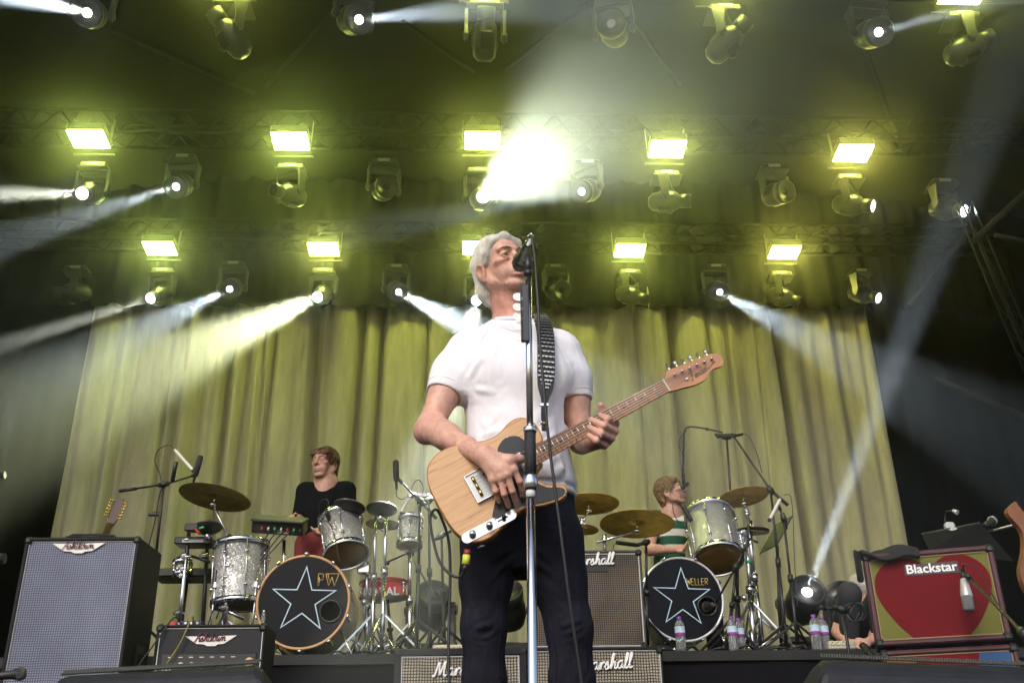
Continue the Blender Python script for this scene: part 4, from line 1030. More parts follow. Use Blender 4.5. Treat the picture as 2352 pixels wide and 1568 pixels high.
drum('small_tom', 'little silver bongo on the chrome rack at the far left', P(420, 1290, Y=6.98), P(420, 1316, Y=6.98), .055, SPARK, 4, headt=SKIN_W, headb=SKIN_W)
# overhead mics on the left
boom_stand('black boom microphone stand at the far left, boom sloping over the dark cymbal', riser_pt(342, 1440, 6.9), P(376, 1112, Y=6.7), P(447, 1091, Y=6.6), P(275, 1127, Y=6.75))
stick_mic('white pencil microphone above the boom at the far left', P(447, 1084, Y=6.58), P(401, 1032, Y=6.62), .011, M('white_mic', (.62,.6,.56), .35))
block_mic('dark square headed microphone at the boom tip above the dark cymbal', P(461, 1046, Y=6.56), P(444, 1108, Y=6.58), .020)
cable('thin cable looping from the white pencil microphone to its stand', [P(401, 1032, Y=6.62), P(385, 1022, Y=6.64), P(362, 1035, Y=6.66), P(356, 1060, Y=6.68), P(366, 1085, Y=6.7), P(370, 1105, Y=6.7)], .0032)
t = [o for o in COL.objects if o.get('label', '').startswith('black boom microphone stand at the far left')][0]
_m = MB().cyl(P(405, 1060, Y=6.6), P(396, 1105, Y=6.66), .014, n=10); link('mic_holder', _m.mesh('mic_holder', t.location), BLACK, t)
_m = MB().box(P(356, 1180, Y=6.83), (.09,.03,.03), bev=.008); link('side_clamp', _m.mesh('side_clamp', t.location), BLACK, t)
cable('cable running up the boom stand at the far left', [P(340, 1260, Y=6.86), P(355, 1200, Y=6.8), P(366, 1140, Y=6.74), P(374, 1112, Y=6.7)], .004)
# mic on the rack tom
stick_mic('short black clip microphone aimed at the PW rack tom', P(758, 1196, Y=6.58), P(749, 1172, Y=6.55), .015)
cable('thin cable curling above the PW rack tom microphone', [P(749, 1172, Y=6.55), P(755, 1152, Y=6.55), P(744, 1146, Y=6.56), P(733, 1158, Y=6.58), P(735, 1185, Y=6.6), P(762, 1210, Y=6.5), P(780, 1290, Y=6.42)], .003)
# stands to the right of the left kit
boom_stand('tall black boom stand just left of the guitar, boom rising to the left', riser_pt(957, 1480, 6.6), P(965, 1150, Y=6.6), P(919, 1104, Y=6.5), P(1002, 1190, Y=6.7), turn=.1, spread=.32)
block_mic('black square headed microphone standing upright left of the guitar', P(909, 1057, Y=6.48), P(911, 1124, Y=6.48), .021)
boom_stand('second black boom stand left of the guitar with a low slanting boom', riser_pt(938, 1480, 7.1), P(940, 1268, Y=7.0), P(888, 1291, Y=6.9), P(1002, 1376, Y=6.7), turn=.9)
stick_mic('slim white pencil microphone left of the guitar, pointing down', P(920, 1180, Y=6.62), P(943, 1135, Y=6.66), .010, M('white_mic', (.62,.6,.56), .35))
boom_stand('black boom stand partly hidden by the guitar body, clamp bar at the top', riser_pt(990, 1480, 7.0), P(985, 1150, Y=6.9), P(950, 1138, Y=6.8), P(1010, 1100, Y=7.0), turn=.4)
t = Thing('stereo_bar', 'short grey stereo microphone bar beside the guitar body', 'microphone mount', P(958, 1137, Y=6.85)); t.add('bar', MB().box(P(958, 1137, Y=6.85), (.14,.025,.035), bev=.006), STEEL); t.add('screw', MB().cyl(P(980, 1137, Y=6.84), P(986, 1137, Y=6.84), .012, n=8), CHROME)
cable('thin black cable looping left of the guitar from the pencil microphone', [P(943, 1135, Y=6.66), P(950, 1110, Y=6.66), P(962, 1102, Y=6.68), P(972, 1118, Y=6.7), P(968, 1150, Y=6.62)], .0035)
cable('cable hanging from the upright microphone left of the guitar', [P(911, 1124, Y=6.48), P(912, 1140, Y=6.5), P(925, 1146, Y=6.52), P(938, 1140, Y=6.55), P(960, 1160, Y=6.58), P(962, 1300, Y=6.6), P(957, 1450, Y=6.58)], .0035)
boom_stand('thin black straight stand right of the red drum', riser_pt(1022, 1480, 6.9), P(1014, 1230, Y=6.9), P(1030, 1222, Y=6.85), P(996, 1240, Y=6.95), turn=.3)
# floor clutter of the left kit
for k, (u, v, y) in enumerate(((820, 1478, 6.55), (860, 1484, 6.5), (905, 1486, 6.5), (795, 1484, 6.5))):
    a = riser_pt(u, v, y)
    cable('black floor cable coiling in front of the chrome stands, number %s from the bass drum' % ['four', 'two', 'three', 'one'][k], [a+Vector((-.12,0,.008)), a+Vector((-.04,-.05,.03)), a+Vector((.03,.04,.008)), a+Vector((.1,-.02,.035)), a+Vector((.2,.03,.008))], .006)
def pedal(label, u, y):
    a = riser_pt(u, 1480, y); t = Thing('drum_pedal', label, 'drum pedal', a)
    t.add('footboard', MB(frame(a+Vector((0,0,.03)), (1,0,0), y=(0,.95,.3))).box((0,0,0), (.08,.26,.012), bev=.004), CHROME)
    for s_ in (-1, 1): t.add('post', MB().cyl(a+Vector((s_*.05,.1,0)), a+Vector((s_*.05,.1,.22)), .008, n=8), CHROME)
    t.add('beater', MB().cyl(a+Vector((0,.1,.2)), a+Vector((0,.02,.36)), .004, n=6).sphere(a+Vector((0,.01,.38)), .022, 10), STEEL)
pedal('chrome hi hat style pedal on the riser between the stands of the PW kit', 832, 6.75)

# ---------------------------------------------------------------- right kit
t, ax = drum('rack_tom', 'plain silver rack tom tilted above the WELLER bass drum', P(1629, 1184, Y=7.12), P(1650, 1282, Y=6.94), .172, SPARK2, 8)
m = MB(frame(P(1637, 1238, Y=6.84), (1, 0, -.12), y=(0, -.4, .9))); m.ring2d([(math.cos(a)*.016, math.sin(a)*.02) for a in np.linspace(0, 2*pi, 14, endpoint=False)], [(math.cos(a)*.010, math.sin(a)*.013) for a in np.linspace(0, 2*pi, 14, endpoint=False)], .004); m.box((-.014,.012,.002), (.005,.05,.004)); t.add('shell_badge', m, CHROME)
cymbal('bronze crash cymbal partly hidden by the singer, highest at the left of the WELLER kit', P(1352, 1157, Y=7.1), (.02, .10, .99), .225)
cymbal_stand('chrome stand of the crash cymbal beside the singer', riser_pt(1335, 1480, 7.2), P(1337, 1200, Y=7.1), P(1352, 1157, Y=7.1), (.02, .10, .99))
cymbal('wide worn ride cymbal tipped toward the camera in front of the striped drummer', P(1463, 1203, Y=6.85), (.05, .14, .98), .262)
cymbal_stand('chrome boom stand with a level arm carrying the ride cymbal', riser_pt(1390, 1480, 6.8), P(1389, 1240, Y=6.8), P(1463, 1203, Y=6.85), (.05, .14, .98))
cymbal('small bronze cymbal low beside the singer', P(1338, 1215, Y=6.95), (.1, .10, .98), .115)
cymbal('orange bronze crash cymbal at the right of the WELLER kit', P(1706, 1141, Y=7.05), (-.08, .15, .98), .192)
cymbal_stand('chrome stand of the orange crash cymbal', riser_pt(1752, 1480, 7.0), P(1716, 1180, Y=7.05), P(1706, 1141, Y=7.05), (-.08, .15, .98), turn=.1, spread=.33)
for k in (0, 1):
    cymbal(['lower', 'upper'][k]+' hi hat cymbal seen edge on right of the silver tom', P(1726, 1223-k*4, Y=7.2), (.02, -.06*(1-2*k)-.03, 1-2*(1-k)*0), .13, BRONZED)
_a = riser_pt(1726, 1480, 7.2); t = Thing('hi_hat_stand', 'chrome hi hat stand behind the orange cymbal stand', 'cymbal stand', _a); tripod(t, _a, P(1725, 1195, Y=7.2), CHROME, .011, .25, .25, turn=.9)
# tom holder on the WELLER bass drum
t = Thing('tom_holder', 'chrome clamp cluster holding the plain silver tom', 'drum stand', P(1700, 1232, Y=7.05))
for (u, v) in ((1680, 1215), (1690, 1225), (1702, 1238), (1714, 1248), (1706, 1222)): t.add('clamp', MB().box(P(u, v, Y=7.05), (.05,.045,.045), bev=.012).cyl(P(u-10, v, Y=7.03), P(u+10, v, Y=7.03), .008, n=8), CHROME)
t.add('arm', MB().tube([P(1682, 1230, Y=7.0), P(1712, 1235, Y=7.05), P(1740, 1245, Y=7.08)], .010, 8), CHROME)
_a = riser_pt(1730, 1480, 6.95)
t = Thing('drum_stand', 'double chrome stand with a green tape mark right of the WELLER bass drum', 'drum stand', _a); tripod(t, _a, P(1714, 1230, Y=7.05), CHROME, .016, .36, .42, turn=.05)
t.add('tape_mark', MB().cyl(P(1719, 1290, Y=7.03)+Vector((0,0,-.012)), P(1719, 1290, Y=7.03)+Vector((0,0,.012)), .022, n=12), M('green_tape', (.03,.35,.15), .5))
_a = riser_pt(1690, 1480, 7.1)
t = Thing('drum_stand', 'black stand behind the WELLER bass drum, right of its rim', 'drum stand', _a); tripod(t, _a, P(1693, 1260, Y=7.15), MATTE, .013, .3, .3, turn=.8)
# overhead assembly
boom_stand('tall black stand with a long boom over the WELLER kit', riser_pt(1806, 1480, 6.9), P(1770, 1125, Y=6.95), P(1684, 1000, Y=7.0), P(1810, 1160, Y=6.93), turn=.35, spread=.36)
boom_stand('slim black stand with a T shaped overhead bar behind the striped drummer', riser_pt(1700, 1480, 7.6), P(1669, 1004, Y=7.4), P(1648, 998, Y=7.35), P(1705, 997, Y=7.45), turn=.2)
t = stick_mic('black overhead microphone lying level above the WELLER kit', P(1646, 1001, Y=7.3), P(1690, 999, Y=7.3), .017)
_t = Thing('gooseneck_boom', 'thin curved boom dropping a vocal microphone to the striped drummer', 'microphone stand', P(1660, 993, Y=7.4))
_t.add('boom', MB().tube(spline([P(1660, 993, Y=7.4), P(1620, 984, Y=7.45), P(1585, 980, Y=7.5), P(1572, 992, Y=7.5), P(1570, 1040, Y=7.52), P(1569, 1090, Y=7.52)], 6), .007, 8), MATTE)
_t.add('clip', MB().cyl(P(1569, 1088, Y=7.52), P(1571, 1112, Y=7.52), .013, n=10), BLACK); _t.add('joint', MB().sphere(P(1624, 985, Y=7.45), .014, 10), BLACK)
dyn_mic('silver headed vocal microphone at the mouth of the striped drummer', P(1561, 1124, Y=7.56), P(1581, 1108, Y=7.5), .024, grille=M('silver_mesh', (.5,.5,.5), .4, .8, bump=.6, bscale=500))
cable('thin cable spiralling down the curved boom to the vocal microphone', [P(1585, 981, Y=7.48), P(1566, 1000, Y=7.47), P(1559, 1020, Y=7.47), P(1568, 1046, Y=7.5), P(1566, 1080, Y=7.5)], .0028)
cable('cable looping off the long boom right of the overhead microphone', [P(1706, 994, Y=7.2), P(1722, 1005, Y=7.15), P(1738, 1040, Y=7.1), P(1750, 1085, Y=7.0)], .003)
cable('cable hanging beside the tall boom stand of the WELLER kit', [P(1800, 1136, Y=6.9), P(1816, 1140, Y=6.88), P(1822, 1200, Y=6.88), P(1824, 1270, Y=6.88), P(1832, 1400, Y=6.85)], .003)
boom_stand('second black stand beside the tall boom stand, wing knobs along its pole', riser_pt(1832, 1480, 6.8), P(1800, 1190, Y=6.88), P(1790, 1165, Y=6.85), P(1806, 1215, Y=6.9), turn=.9)
stick_mic('white pencil microphone hanging from the tall boom stand of the WELLER kit', P(1766, 1196, Y=6.8), P(1792, 1146, Y=6.86), .012, M('white_mic', (.62,.6,.56), .35))
boom_stand('low black boom stand reaching into the WELLER bass drum', riser_pt(1668, 1480, 6.6), P(1690, 1302, Y=6.7), P(1640, 1390, Y=6.72), P(1722, 1235, Y=6.7), turn=.2, spread=.26)
dyn_mic('black microphone in the port hole of the WELLER bass drum', P(1618, 1394, Y=6.82), P(1640, 1388, Y=6.72), .034)
stick_mic('black clip microphone over the plain silver tom', P(1588, 1196, Y=6.95), P(1566, 1156, Y=6.95), .016)
cable('short cable arching from the clip microphone over the silver tom', [P(1566, 1156, Y=6.95), P(1556, 1148, Y=6.95), P(1546, 1156, Y=6.96), P(1548, 1180, Y=7.0), P(1560, 1200, Y=7.02)], .003)
boom_stand('short black stand behind the upper guitar cabinet, microphone held level', riser_pt(1486, 1480, 6.7), P(1484, 1245, Y=6.66), P(1470, 1249, Y=6.6), P(1490, 1243, Y=6.7), turn=.5)
stick_mic('black microphone held level above the upper guitar cabinet', P(1416, 1245, Y=6.5), P(1468, 1252, Y=6.58), .014)
cable('cable curling from the level microphone behind the upper cabinet', [P(1416, 1246, Y=6.5), P(1410, 1252, Y=6.5), P(1408, 1268, Y=6.52), P(1412, 1290, Y=6.55)], .003)
# music sheet on a stand
t = Thing('music_stand', 'tilted music stand with a white sheet, right of the WELLER kit', 'music stand', riser_pt(1790, 1480, 7.25))
a, b, c, d = P(1745, 1272, Y=7.3), P(1786, 1252, Y=7.2), P(1822, 1184, Y=7.25), P(1782, 1205, Y=7.35)
_n = (b-a).cross(d-a).normalized()
t.add('desk', MB().raw([tuple(x) for x in (a, b, c, d)]+[tuple(x+_n*.006) for x in (a, b, c, d)], [(0,1,2,3),(7,6,5,4),(0,4,5,1),(1,5,6,2),(2,6,7,3),(3,7,4,0)]), MATTE)
t.add('sheet', MB().raw([tuple(x+_n*-.003) for x in (a*.35+b*.65, b, c*1.0+d*0, d*.3+c*.7)]+[tuple(x-_n*.0035) for x in (a*.35+b*.65, b, c, d*.3+c*.7)], [(3,2,1,0),(4,5,6,7),(0,1,5,4),(1,2,6,5),(2,3,7,6),(3,0,4,7)]), M('paper_white', (.75,.76,.78), .7))
t.add('pole', MB().cyl(Vector((riser_pt(1790, 1480, 7.3).x, 7.3, RZ)), (a+b+c+d)/4, .012, n=10), MATTE)
# bottles
def bottle(label, u, y, z0, h, clear=True):
    x = P(u, 1440, Y=y).x; p = Vector((x, y, z0)); k = h/.215
    t = Thing('water_bottle', label, 'bottle', p, 'water bottles on the riser edge')
    gl = _mats.get('bottle_pet')
    if gl is None:
        gl = bpy.data.materials.new('bottle_pet'); gl.use_nodes = True; b_ = gl.node_tree.nodes['Principled BSDF']
        b_.inputs['Base Color'].default_value = (.86,.9,.93,1); b_.inputs['Roughness'].default_value = .08; b_.inputs['Transmission Weight'].default_value = .85; b_.inputs['IOR'].default_value = 1.2; _mats['bottle_pet'] = gl
    r = .032*k
    prof = [(0,.002),(r*.9,0),(r,.008*k)]
    for q in range(5): prof += [(r,(.02+q*.02)*k),(r*.93,(.03+q*.02)*k)]
    prof += [(r,.122*k),(r,.155*k),(r*.8,.178*k),(r*.42,.190*k),(r*.40,.200*k)]
    t.add('body', MB().lathe(prof, p, (0,0,1), 18), gl)
    t.add('cap', MB().lathe([(r*.45,.194*k),(r*.47,.197*k),(r*.46,.214*k),(0,.215*k)], p, (0,0,1), 14), M('purple_cap', (.16,.04,.30), .4) if clear else WHITE)
    if clear:
        lb = t.add('label_band', MB().lathe([(r+.0006,.104*k),(r+.0008,.152*k)], p, (0,0,1), 18), M('label_print', (.16,.42,.62), .5, col2=(.75,.8,.82), vscale=28))
        t.add('label_stripe', MB().lathe([(r+.0012,.098*k),(r+.0014,.114*k)], p, (0,0,1), 18), M('label_purple', (.28,.03,.30), .5), lb)
    return t
bottle('single purple capped water bottle in front of the WELLER bass drum', 1561, 6.42, RZ, .218)
bottle('left one of the two touching water bottles right of the WELLER bass drum', 1681, 6.42, RZ, .218)
bottle('right one of the two touching water bottles right of the WELLER bass drum', 1697, 6.50, RZ, .216)
bottle('left one of the two water bottles near the heart amplifier', 1871, 6.42, RZ, .222)
bottle('right one of the two water bottles near the heart amplifier', 1890, 6.47, RZ, .222)
_c = [o for o in COL.objects if o.get('label', '').startswith('black bass amplifier head')][0]
bottle('small white capped clear bottle behind the amplifier head', 603, 5.45, P(603, 1434, Y=5.45).z, .075, False)
# floor clutter right
t = Thing('tambourine', 'black rimmed tambourine lying on the riser before the WELLER bass drum', 'tambourine', riser_pt(1508, 1480, 6.5)); _a = riser_pt(1512, 1480, 6.55)
t.add('frame', MB().lathe([(.11,.0),(.118,.0),(.118,.045),(.11,.045),(.11,0)], _a, (0,0,1), 32), BLACK)
for k in range(8): t.add('jingle', MB().cyl(_a+Vector((math.cos(k*pi/4)*.12, math.sin(k*pi/4)*.12, .015)), _a+Vector((math.cos(k*pi/4)*.12, math.sin(k*pi/4)*.12, .03)), .016, n=10), CHROME)
for k, (u, y) in enumerate(((1600, 6.5), (1730, 6.5), (1790, 6.55), (1850, 6.55))):
    a = riser_pt(u, 1480, y)
    cable('black floor cable along the riser edge, number %s to the right of the single bottle' % ['one', 'two', 'three', 'four'][k], [a+Vector((-.15,0,.01)), a+Vector((-.05,-.05,.04)), a+Vector((.04,.03,.01)), a+Vector((.15,-.03,.03)), a+Vector((.28,.02,.01))], .008)
pedal('chrome pedal on the riser right of the WELLER bass drum', 1722, 6.7)

# ---------------------------------------------------------------- around the heart amplifier
HTL, HTR, HXD, HZB, HW, HH = HEART
HN = HXD.cross(Vector((0,0,1))).normalized()          # out of the grille, toward the camera
# condenser microphone in front of the grille
_a = P(2210, 1308, Y=4.46); _b = P(2226, 1402, Y=4.40)
t = Thing('condenser_microphone', 'silver condenser microphone hanging head down in front of the red heart', 'microphone', _a); ax_ = (_b-_a).normalized(); L_ = (_b-_a).length
t.add('connector', MB().cyl(_a-ax_*.0, _a+ax_*.05, .011, n=12), BLACK)
t.add('body', MB().lathe([(.010,.045),(.016,.05),(.022,L_*.45),(.026,L_*.6),(.0255,L_*.68)], _a, ax_, 18), M('mic_silver', (.55,.54,.53), .35, .5))
t.add('grille', MB().lathe([(.0255,L_*.68),(.026,L_*.7),(.0245,L_*.95),(.018,L_),(0,L_)], _a, ax_, 18), M('mic_mesh_grey', (.25,.25,.25), .45, .7, bump=.7, bscale=600))
_f = P(2350, 1480, Y=3.9); _f.z = 0
boom_stand('black boom stand at the right edge holding the silver condenser microphone', Vector((_f.x+.05, 3.9, 0)), P(2352, 1455, Y=3.95), P(2224, 1324, Y=4.42), P(2385, 1490, Y=3.85), turn=.4)
cable('thin cable looping from the silver condenser microphone down its boom', [_a, P(2214, 1296, Y=4.4), P(2240, 1303, Y=4.38), P(2268, 1345, Y=4.3), P(2300, 1400, Y=4.2), P(2335, 1445, Y=4.0)], .003)
# cloth slung over the corner
def cloth():
    o = HTL; rows = []
    nn = HN
    def f(u, v):
        s_ = u*.31-.055; lift = .0
        y = HTL+HXD*max(s_, -.012)
        dv = (v-.25)*.22
        if s_ < 0:
            p = HTL+HXD*(-.018-.010*math.sin(v*9))+HN*(-.01+.04*(v-.4))+Vector((0,0,s_*2.4+.012+.01*math.sin(v*14)))
        else:
            p = HTL+HXD*s_+Vector((0,0,.028+.016*math.sin(u*9+v*5)+.010*math.sin(v*17+u*4)-.012*u))+HN*(-.24*v+.02)
            if v < .18: p += Vector((0,0,-.05*(1-v/.18)))+HN*.012
        return p
    me = grid_mesh('cloth', f, 40, 26, HTL)
    o = link('black_cloth', me, M('cloth_black', (.010,.010,.011), .95, bump=.5, bscale=60)); o.location = HTL
    md = o.modifiers.new('s', 'SOLIDIFY'); md.thickness = .012
    tag(o, 'crumpled black cloth slung over the left corner of the heart amplifier', 'cloth')
cloth()
# music stand behind the heart amp with clip lamp
t = Thing('music_stand', 'black music stand desk rising behind the heart amplifier with a clip lamp', 'music stand', Vector((P(2230, 1300, Y=5.0).x, 5.0, 0)))
a, b, c, d = P(2117, 1226, Y=4.95), P(2252, 1200, Y=4.85), P(2328, 1288, Y=4.7), P(2134, 1262, Y=4.8)
_n = (b-a).cross(d-a).normalized()
t.add('desk', MB().raw([tuple(x) for x in (a, b, c, d)]+[tuple(x+_n*.008) for x in (a, b, c, d)], [(3,2,1,0),(4,5,6,7),(0,1,5,4),(1,2,6,5),(2,3,7,6),(3,0,4,7)]), M('music_desk', (.005,.005,.005), .8, spec=.1))
t.add('lip', MB().tube([a, b], .005, 6), M('music_desk_edge', (.05,.045,.03), .5))
t.add('pole', MB().cyl(Vector((t.loc.x, 5.0, 0)), (a+b+c+d)/4, .014, n=10), MATTE)
k_ = P(2181, 1208, Y=4.9)
cl = Thing('clip_lamp', 'small silver clip lamp with a gooseneck on the black music stand', 'lamp', k_)
cl.add('clip', MB().box(k_, (.05,.04,.04), bev=.01).box(k_+Vector((.01,-.015,-.022)), (.04,.02,.02), bev=.006), M('lamp_silver', (.55,.55,.53), .35, .3))
cl.add('gooseneck', MB().tube(spline([k_+Vector((-.02,0,.02)), P(2171, 1184, Y=4.9), P(2174, 1174, Y=4.88), P(2190, 1173, Y=4.86)], 5), .0032, 6), MATTE)
cl.add('lamp_head', MB().cyl(P(2189, 1172, Y=4.86), P(2199, 1176, Y=4.84), .008, .013, n=10), M('lamp_silver', (.55,.55,.53), .35, .3))
# vocal mic and boom far right
dyn_mic('silver ball vocal microphone above the heart amplifier, near the right edge', P(2283, 1193, Y=5.3), P(2262, 1207, Y=5.25), .026, grille=M('silver_mesh', (.5,.5,.5), .4, .8, bump=.6, bscale=500))
boom_stand('grey boom stand rising to the right edge above the heart amplifier', Vector((P(2420, 1400, Y=5.4).x, 5.4, 0)), P(2425, 1180, Y=5.4), P(2272, 1220, Y=5.3), P(2460, 1172, Y=5.42), mat=M('grey_metal', (.2,.2,.18), .4, .6))
# low mic in front of the riser, left of the heart amp
boom_stand('short black stand with a level arm left of the heart amplifier', Vector((P(1952, 1480, Y=5.6).x, 5.6, 0)), P(1934, 1400, Y=5.6), P(1888, 1395, Y=5.55), P(1945, 1404, Y=5.62), turn=.3)
stick_mic('thick black microphone tilted below the left side of the heart amplifier', P(1980, 1480, Y=5.0), P(2012, 1518, Y=4.9), .017)
for k in range(3): pass
t = Thing('pedal_mixer', 'second cream mixer with ring sockets beside the two right bottles', 'mixer', riser_pt(1925, 1470, 6.45)); _c = riser_pt(1925, 1470, 6.45)+Vector((0,0,.03))
t.add('case', MB().box(_c, (.17,.12,.05), bev=.006), M('cream_case', (.45,.42,.33), .5))
for k in range(4): t.add('socket_ring', MB().torus(_c+Vector((-.06+k*.034, -.062, .012)), (0,1,0), .011, .004, 12, 6), M('pale_plastic', (.6,.56,.4), .5))
cable('tangled black cable bundle left of the heart amplifier', [P(1955+20*math.cos(k*1.3)+k*1.5, 1405+22*math.sin(k*1.3), Y=6.2+.02*(k % 3)) for k in range(14)], .006)
# brown guitar hanging at the right edge
def edge_guitar():
    y = 5.1; c = P(2394, 1275, Y=y); t = Thing('bass_guitar', 'brown electric guitar half cut by the right edge behind the heart amplifier', 'guitar', c+Vector((0,0,-.25)))
    out = spline([(-.10,.28,0),(-.155,.22,0),(-.10,.12,0),(-.115,.02,0),(-.16,-.10,0),(-.13,-.22,0),(0,-.27,0),(.13,-.22,0),(.16,-.1,0),(.11,.05,0),(.13,.18,0),(.10,.25,0),(.04,.16,0),(-.04,.17,0)], 4)
    t.add('body', MB().prism([(p.x, p.y) for p in out][::-1], .04, frame(c, (1,0,0), y=(0,0,1))), M('sunburst_brown', (.20,.07,.02), .3, var=.3, vscale=9, coat=.3))
    t.add('neck', MB().box(c+Vector((.30,-.01,.06)), (.5,.025,.05)), M('dark_walnut', (.05,.022,.01), .35))
    t.add('tuning_peg', MB().lathe([(0,0),(.012,.0),(.014,.01),(0,.016)], c+Vector((-.06,-.045,.0)), (0,-1,0), 12), CHROME)
    t.add('stand', MB().cyl(c+Vector((0,.03,-.27)), Vector((c.x, c.y+.03, 0)), .014, n=10), MATTE)
edge_guitar()
for k, (u, v) in enumerate(((-2, 1090), (-3, 1282))):
    p = P(u, v, Y=5.0)
    t = Thing('microphone_stand', ['black microphone tip at the left edge, level with the drummers', 'black clamp tip at the left edge beside the tall cabinet'][k], 'microphone stand', Vector((p.x-.08, 5.0, 0)))
    t.add('pole', MB().cyl(Vector((p.x-.08, 5.0, 0)), p+Vector((-.08,0,0)), .012, n=8), MATTE); t.add('head', MB().cyl(p+Vector((-.1,0,-.01)), p+Vector((.03,0,0)), .018 if k == 0 else .026, n=10), BLACK)
# ================================================================== signed distance sculpting for people
class SDF:
    def __init__(s, lo, hi, h):
        s.lo = np.array(lo, float); s.h = h; s.n = np.ceil((np.array(hi)-s.lo)/h).astype(int)+1
        s.d = np.full(tuple(s.n), .08, np.float32)
        s.ax = [s.lo[i]+h*np.arange(s.n[i]) for i in range(3)]
    def _win(s, blo, bhi, pad):
        a = np.clip(np.floor((np.array(blo)-pad-s.lo)/s.h).astype(int), 0, s.n); b = np.clip(np.ceil((np.array(bhi)+pad-s.lo)/s.h).astype(int)+1, 0, s.n)
        sl = tuple(slice(a[i], b[i]) for i in range(3))
        g = np.meshgrid(*[s.ax[i][sl[i]] for i in range(3)], indexing='ij')
        return sl, np.stack(g, -1)
    def _op(s, sl, dn, op, k):
        d = s.d[sl]
        if op == '+':
            h = np.clip(.5+.5*(d-dn)/k, 0, 1); r = d*(1-h)+dn*h-k*h*(1-h)
        else:
            h = np.clip(.5-.5*(d+dn)/k, 0, 1); r = d*(1-h)-dn*h+k*h*(1-h)
        s.d[sl] = r
    def cap(s, a, b, ra, rb=None, k=.01, op='+'):
        rb = ra if rb is None else rb; a = np.array(a, float); b = np.array(b, float); m = max(ra, rb)
        sl, p = s._win(np.minimum(a, b)-m, np.maximum(a, b)+m, k+4*s.h)
        if p.size == 0: return s
        ab = b-a; t = np.clip(((p-a) @ ab)/max(ab @ ab, 1e-12), 0, 1)
        dn = np.linalg.norm(p-a-t[..., None]*ab, axis=-1)-(ra+(rb-ra)*t); s._op(sl, dn, op, k); return s
    def chain(s, pts, rs, k=.01, op='+'):
        for i in range(len(pts)-1): s.cap(pts[i], pts[i+1], rs[i], rs[i+1], k, op)
        return s
    def ell(s, c, r, R=None, k=.01, op='+'):
        c = np.array(c, float); r = np.array(r, float); m = max(r)
        sl, p = s._win(c-m, c+m, k+4*s.h)
        if p.size == 0: return s
        q = p-c
        if R is not None: q = q @ np.array(R)          # columns of R are the ellipsoid axes
        k0 = np.linalg.norm(q/r, axis=-1); k1 = np.linalg.norm(q/(r*r), axis=-1)
        dn = np.where(k1 > 1e-9, k0*(k0-1)/np.maximum(k1, 1e-9), -min(r)); s._op(sl, dn, op, k); return s
    def loft(s, secs, k=.02, e=2.0, op='+'):
        """horizontal super-elliptic sections: (z, cx, cy, rx, ry)"""
        S = np.array(sorted(secs), float); m = S[:, 3:5].max()
        blo = [S[:, 1].min()-m, S[:, 2].min()-m, S[0, 0]]; bhi = [S[:, 1].max()+m, S[:, 2].max()+m, S[-1, 0]]
        sl, p = s._win(blo, bhi, k+4*s.h)
        zc = np.clip(p[..., 2], S[0, 0], S[-1, 0])
        # smooth interpolation
        def it(col):
            return np.interp(zc, np.linspace(S[0, 0], S[-1, 0], 160), _smooth(np.interp(np.linspace(S[0, 0], S[-1, 0], 160), S[:, 0], S[:, col])))
        cx, cy_, rx, ry = it(1), it(2), it(3), it(4)
        X = np.abs(p[..., 0]-cx)/rx; Y = np.abs(p[..., 1]-cy_)/ry
        rr = (X**e+Y**e)**(1/e); dn = (rr-1)*np.minimum(rx, ry)
        dz = np.abs(p[..., 2]-zc); dn = np.where(dz > 0, np.sqrt(np.maximum(dn, 0)**2+dz**2), dn)
        s._op(sl, dn, op, k); return s
    def cut_tip(s, pt, nrm, rad_):
        """cut off what lies within rad_ of the axis beyond pt along nrm (a flat sleeve end)"""
        n = np.array(nrm, float); n = n/np.linalg.norm(n); pt = np.array(pt, float)
        sl, p = s._win(pt-rad_, pt+rad_, 2*s.h); q = p-pt; al = q @ n; rr = np.linalg.norm(q-al[..., None]*n, axis=-1)
        dn = np.maximum(np.maximum(-al, al-.09), rr-.085); s._op(sl, dn, '-', .002); return s
    def plane_cut(s, pt, nrm, k=.004):
        """remove everything on the +nrm side"""
        g = np.meshgrid(*s.ax, indexing='ij'); p = np.stack(g, -1)
        dn = -((p-np.array(pt)) @ np.array(Vector(nrm).normalized()))
        s._op((slice(None),)*3, dn.astype(np.float32), '-', k); return s
    def mesh(s):
        d = s.d; sg = d < 0; c = d.shape
        cnt = np.zeros((c[0]-1, c[1]-1, c[2]-1), np.int8)
        for i in (0, 1):
            for j in (0, 1):
                for k in (0, 1): cnt += sg[i:c[0]-1+i, j:c[1]-1+j, k:c[2]-1+k]
        act = (cnt > 0) & (cnt < 8); idx = np.full(act.shape, -1, np.int64); I = np.argwhere(act); idx[act] = np.arange(len(I))
        pos = np.zeros((len(I), 3)); n = np.zeros(len(I))
        cor = [(i, j, k) for i in (0, 1) for j in (0, 1) for k in (0, 1)]
        for a in cor:
            for ax in range(3):
                if a[ax] == 1: continue
                b = list(a); b[ax] = 1
                da = d[I[:, 0]+a[0], I[:, 1]+a[1], I[:, 2]+a[2]]; db = d[I[:, 0]+b[0], I[:, 1]+b[1], I[:, 2]+b[2]]
                cr = (da < 0) != (db < 0); t = np.where(cr, da/np.where(cr, da-db, 1), 0)
                q = np.array(a, float)+t[:, None]*(np.array(b)-np.array(a)); pos += np.where(cr[:, None], q, 0); n += cr
        V = s.lo+(I+pos/n[:, None])*s.h
        F = []
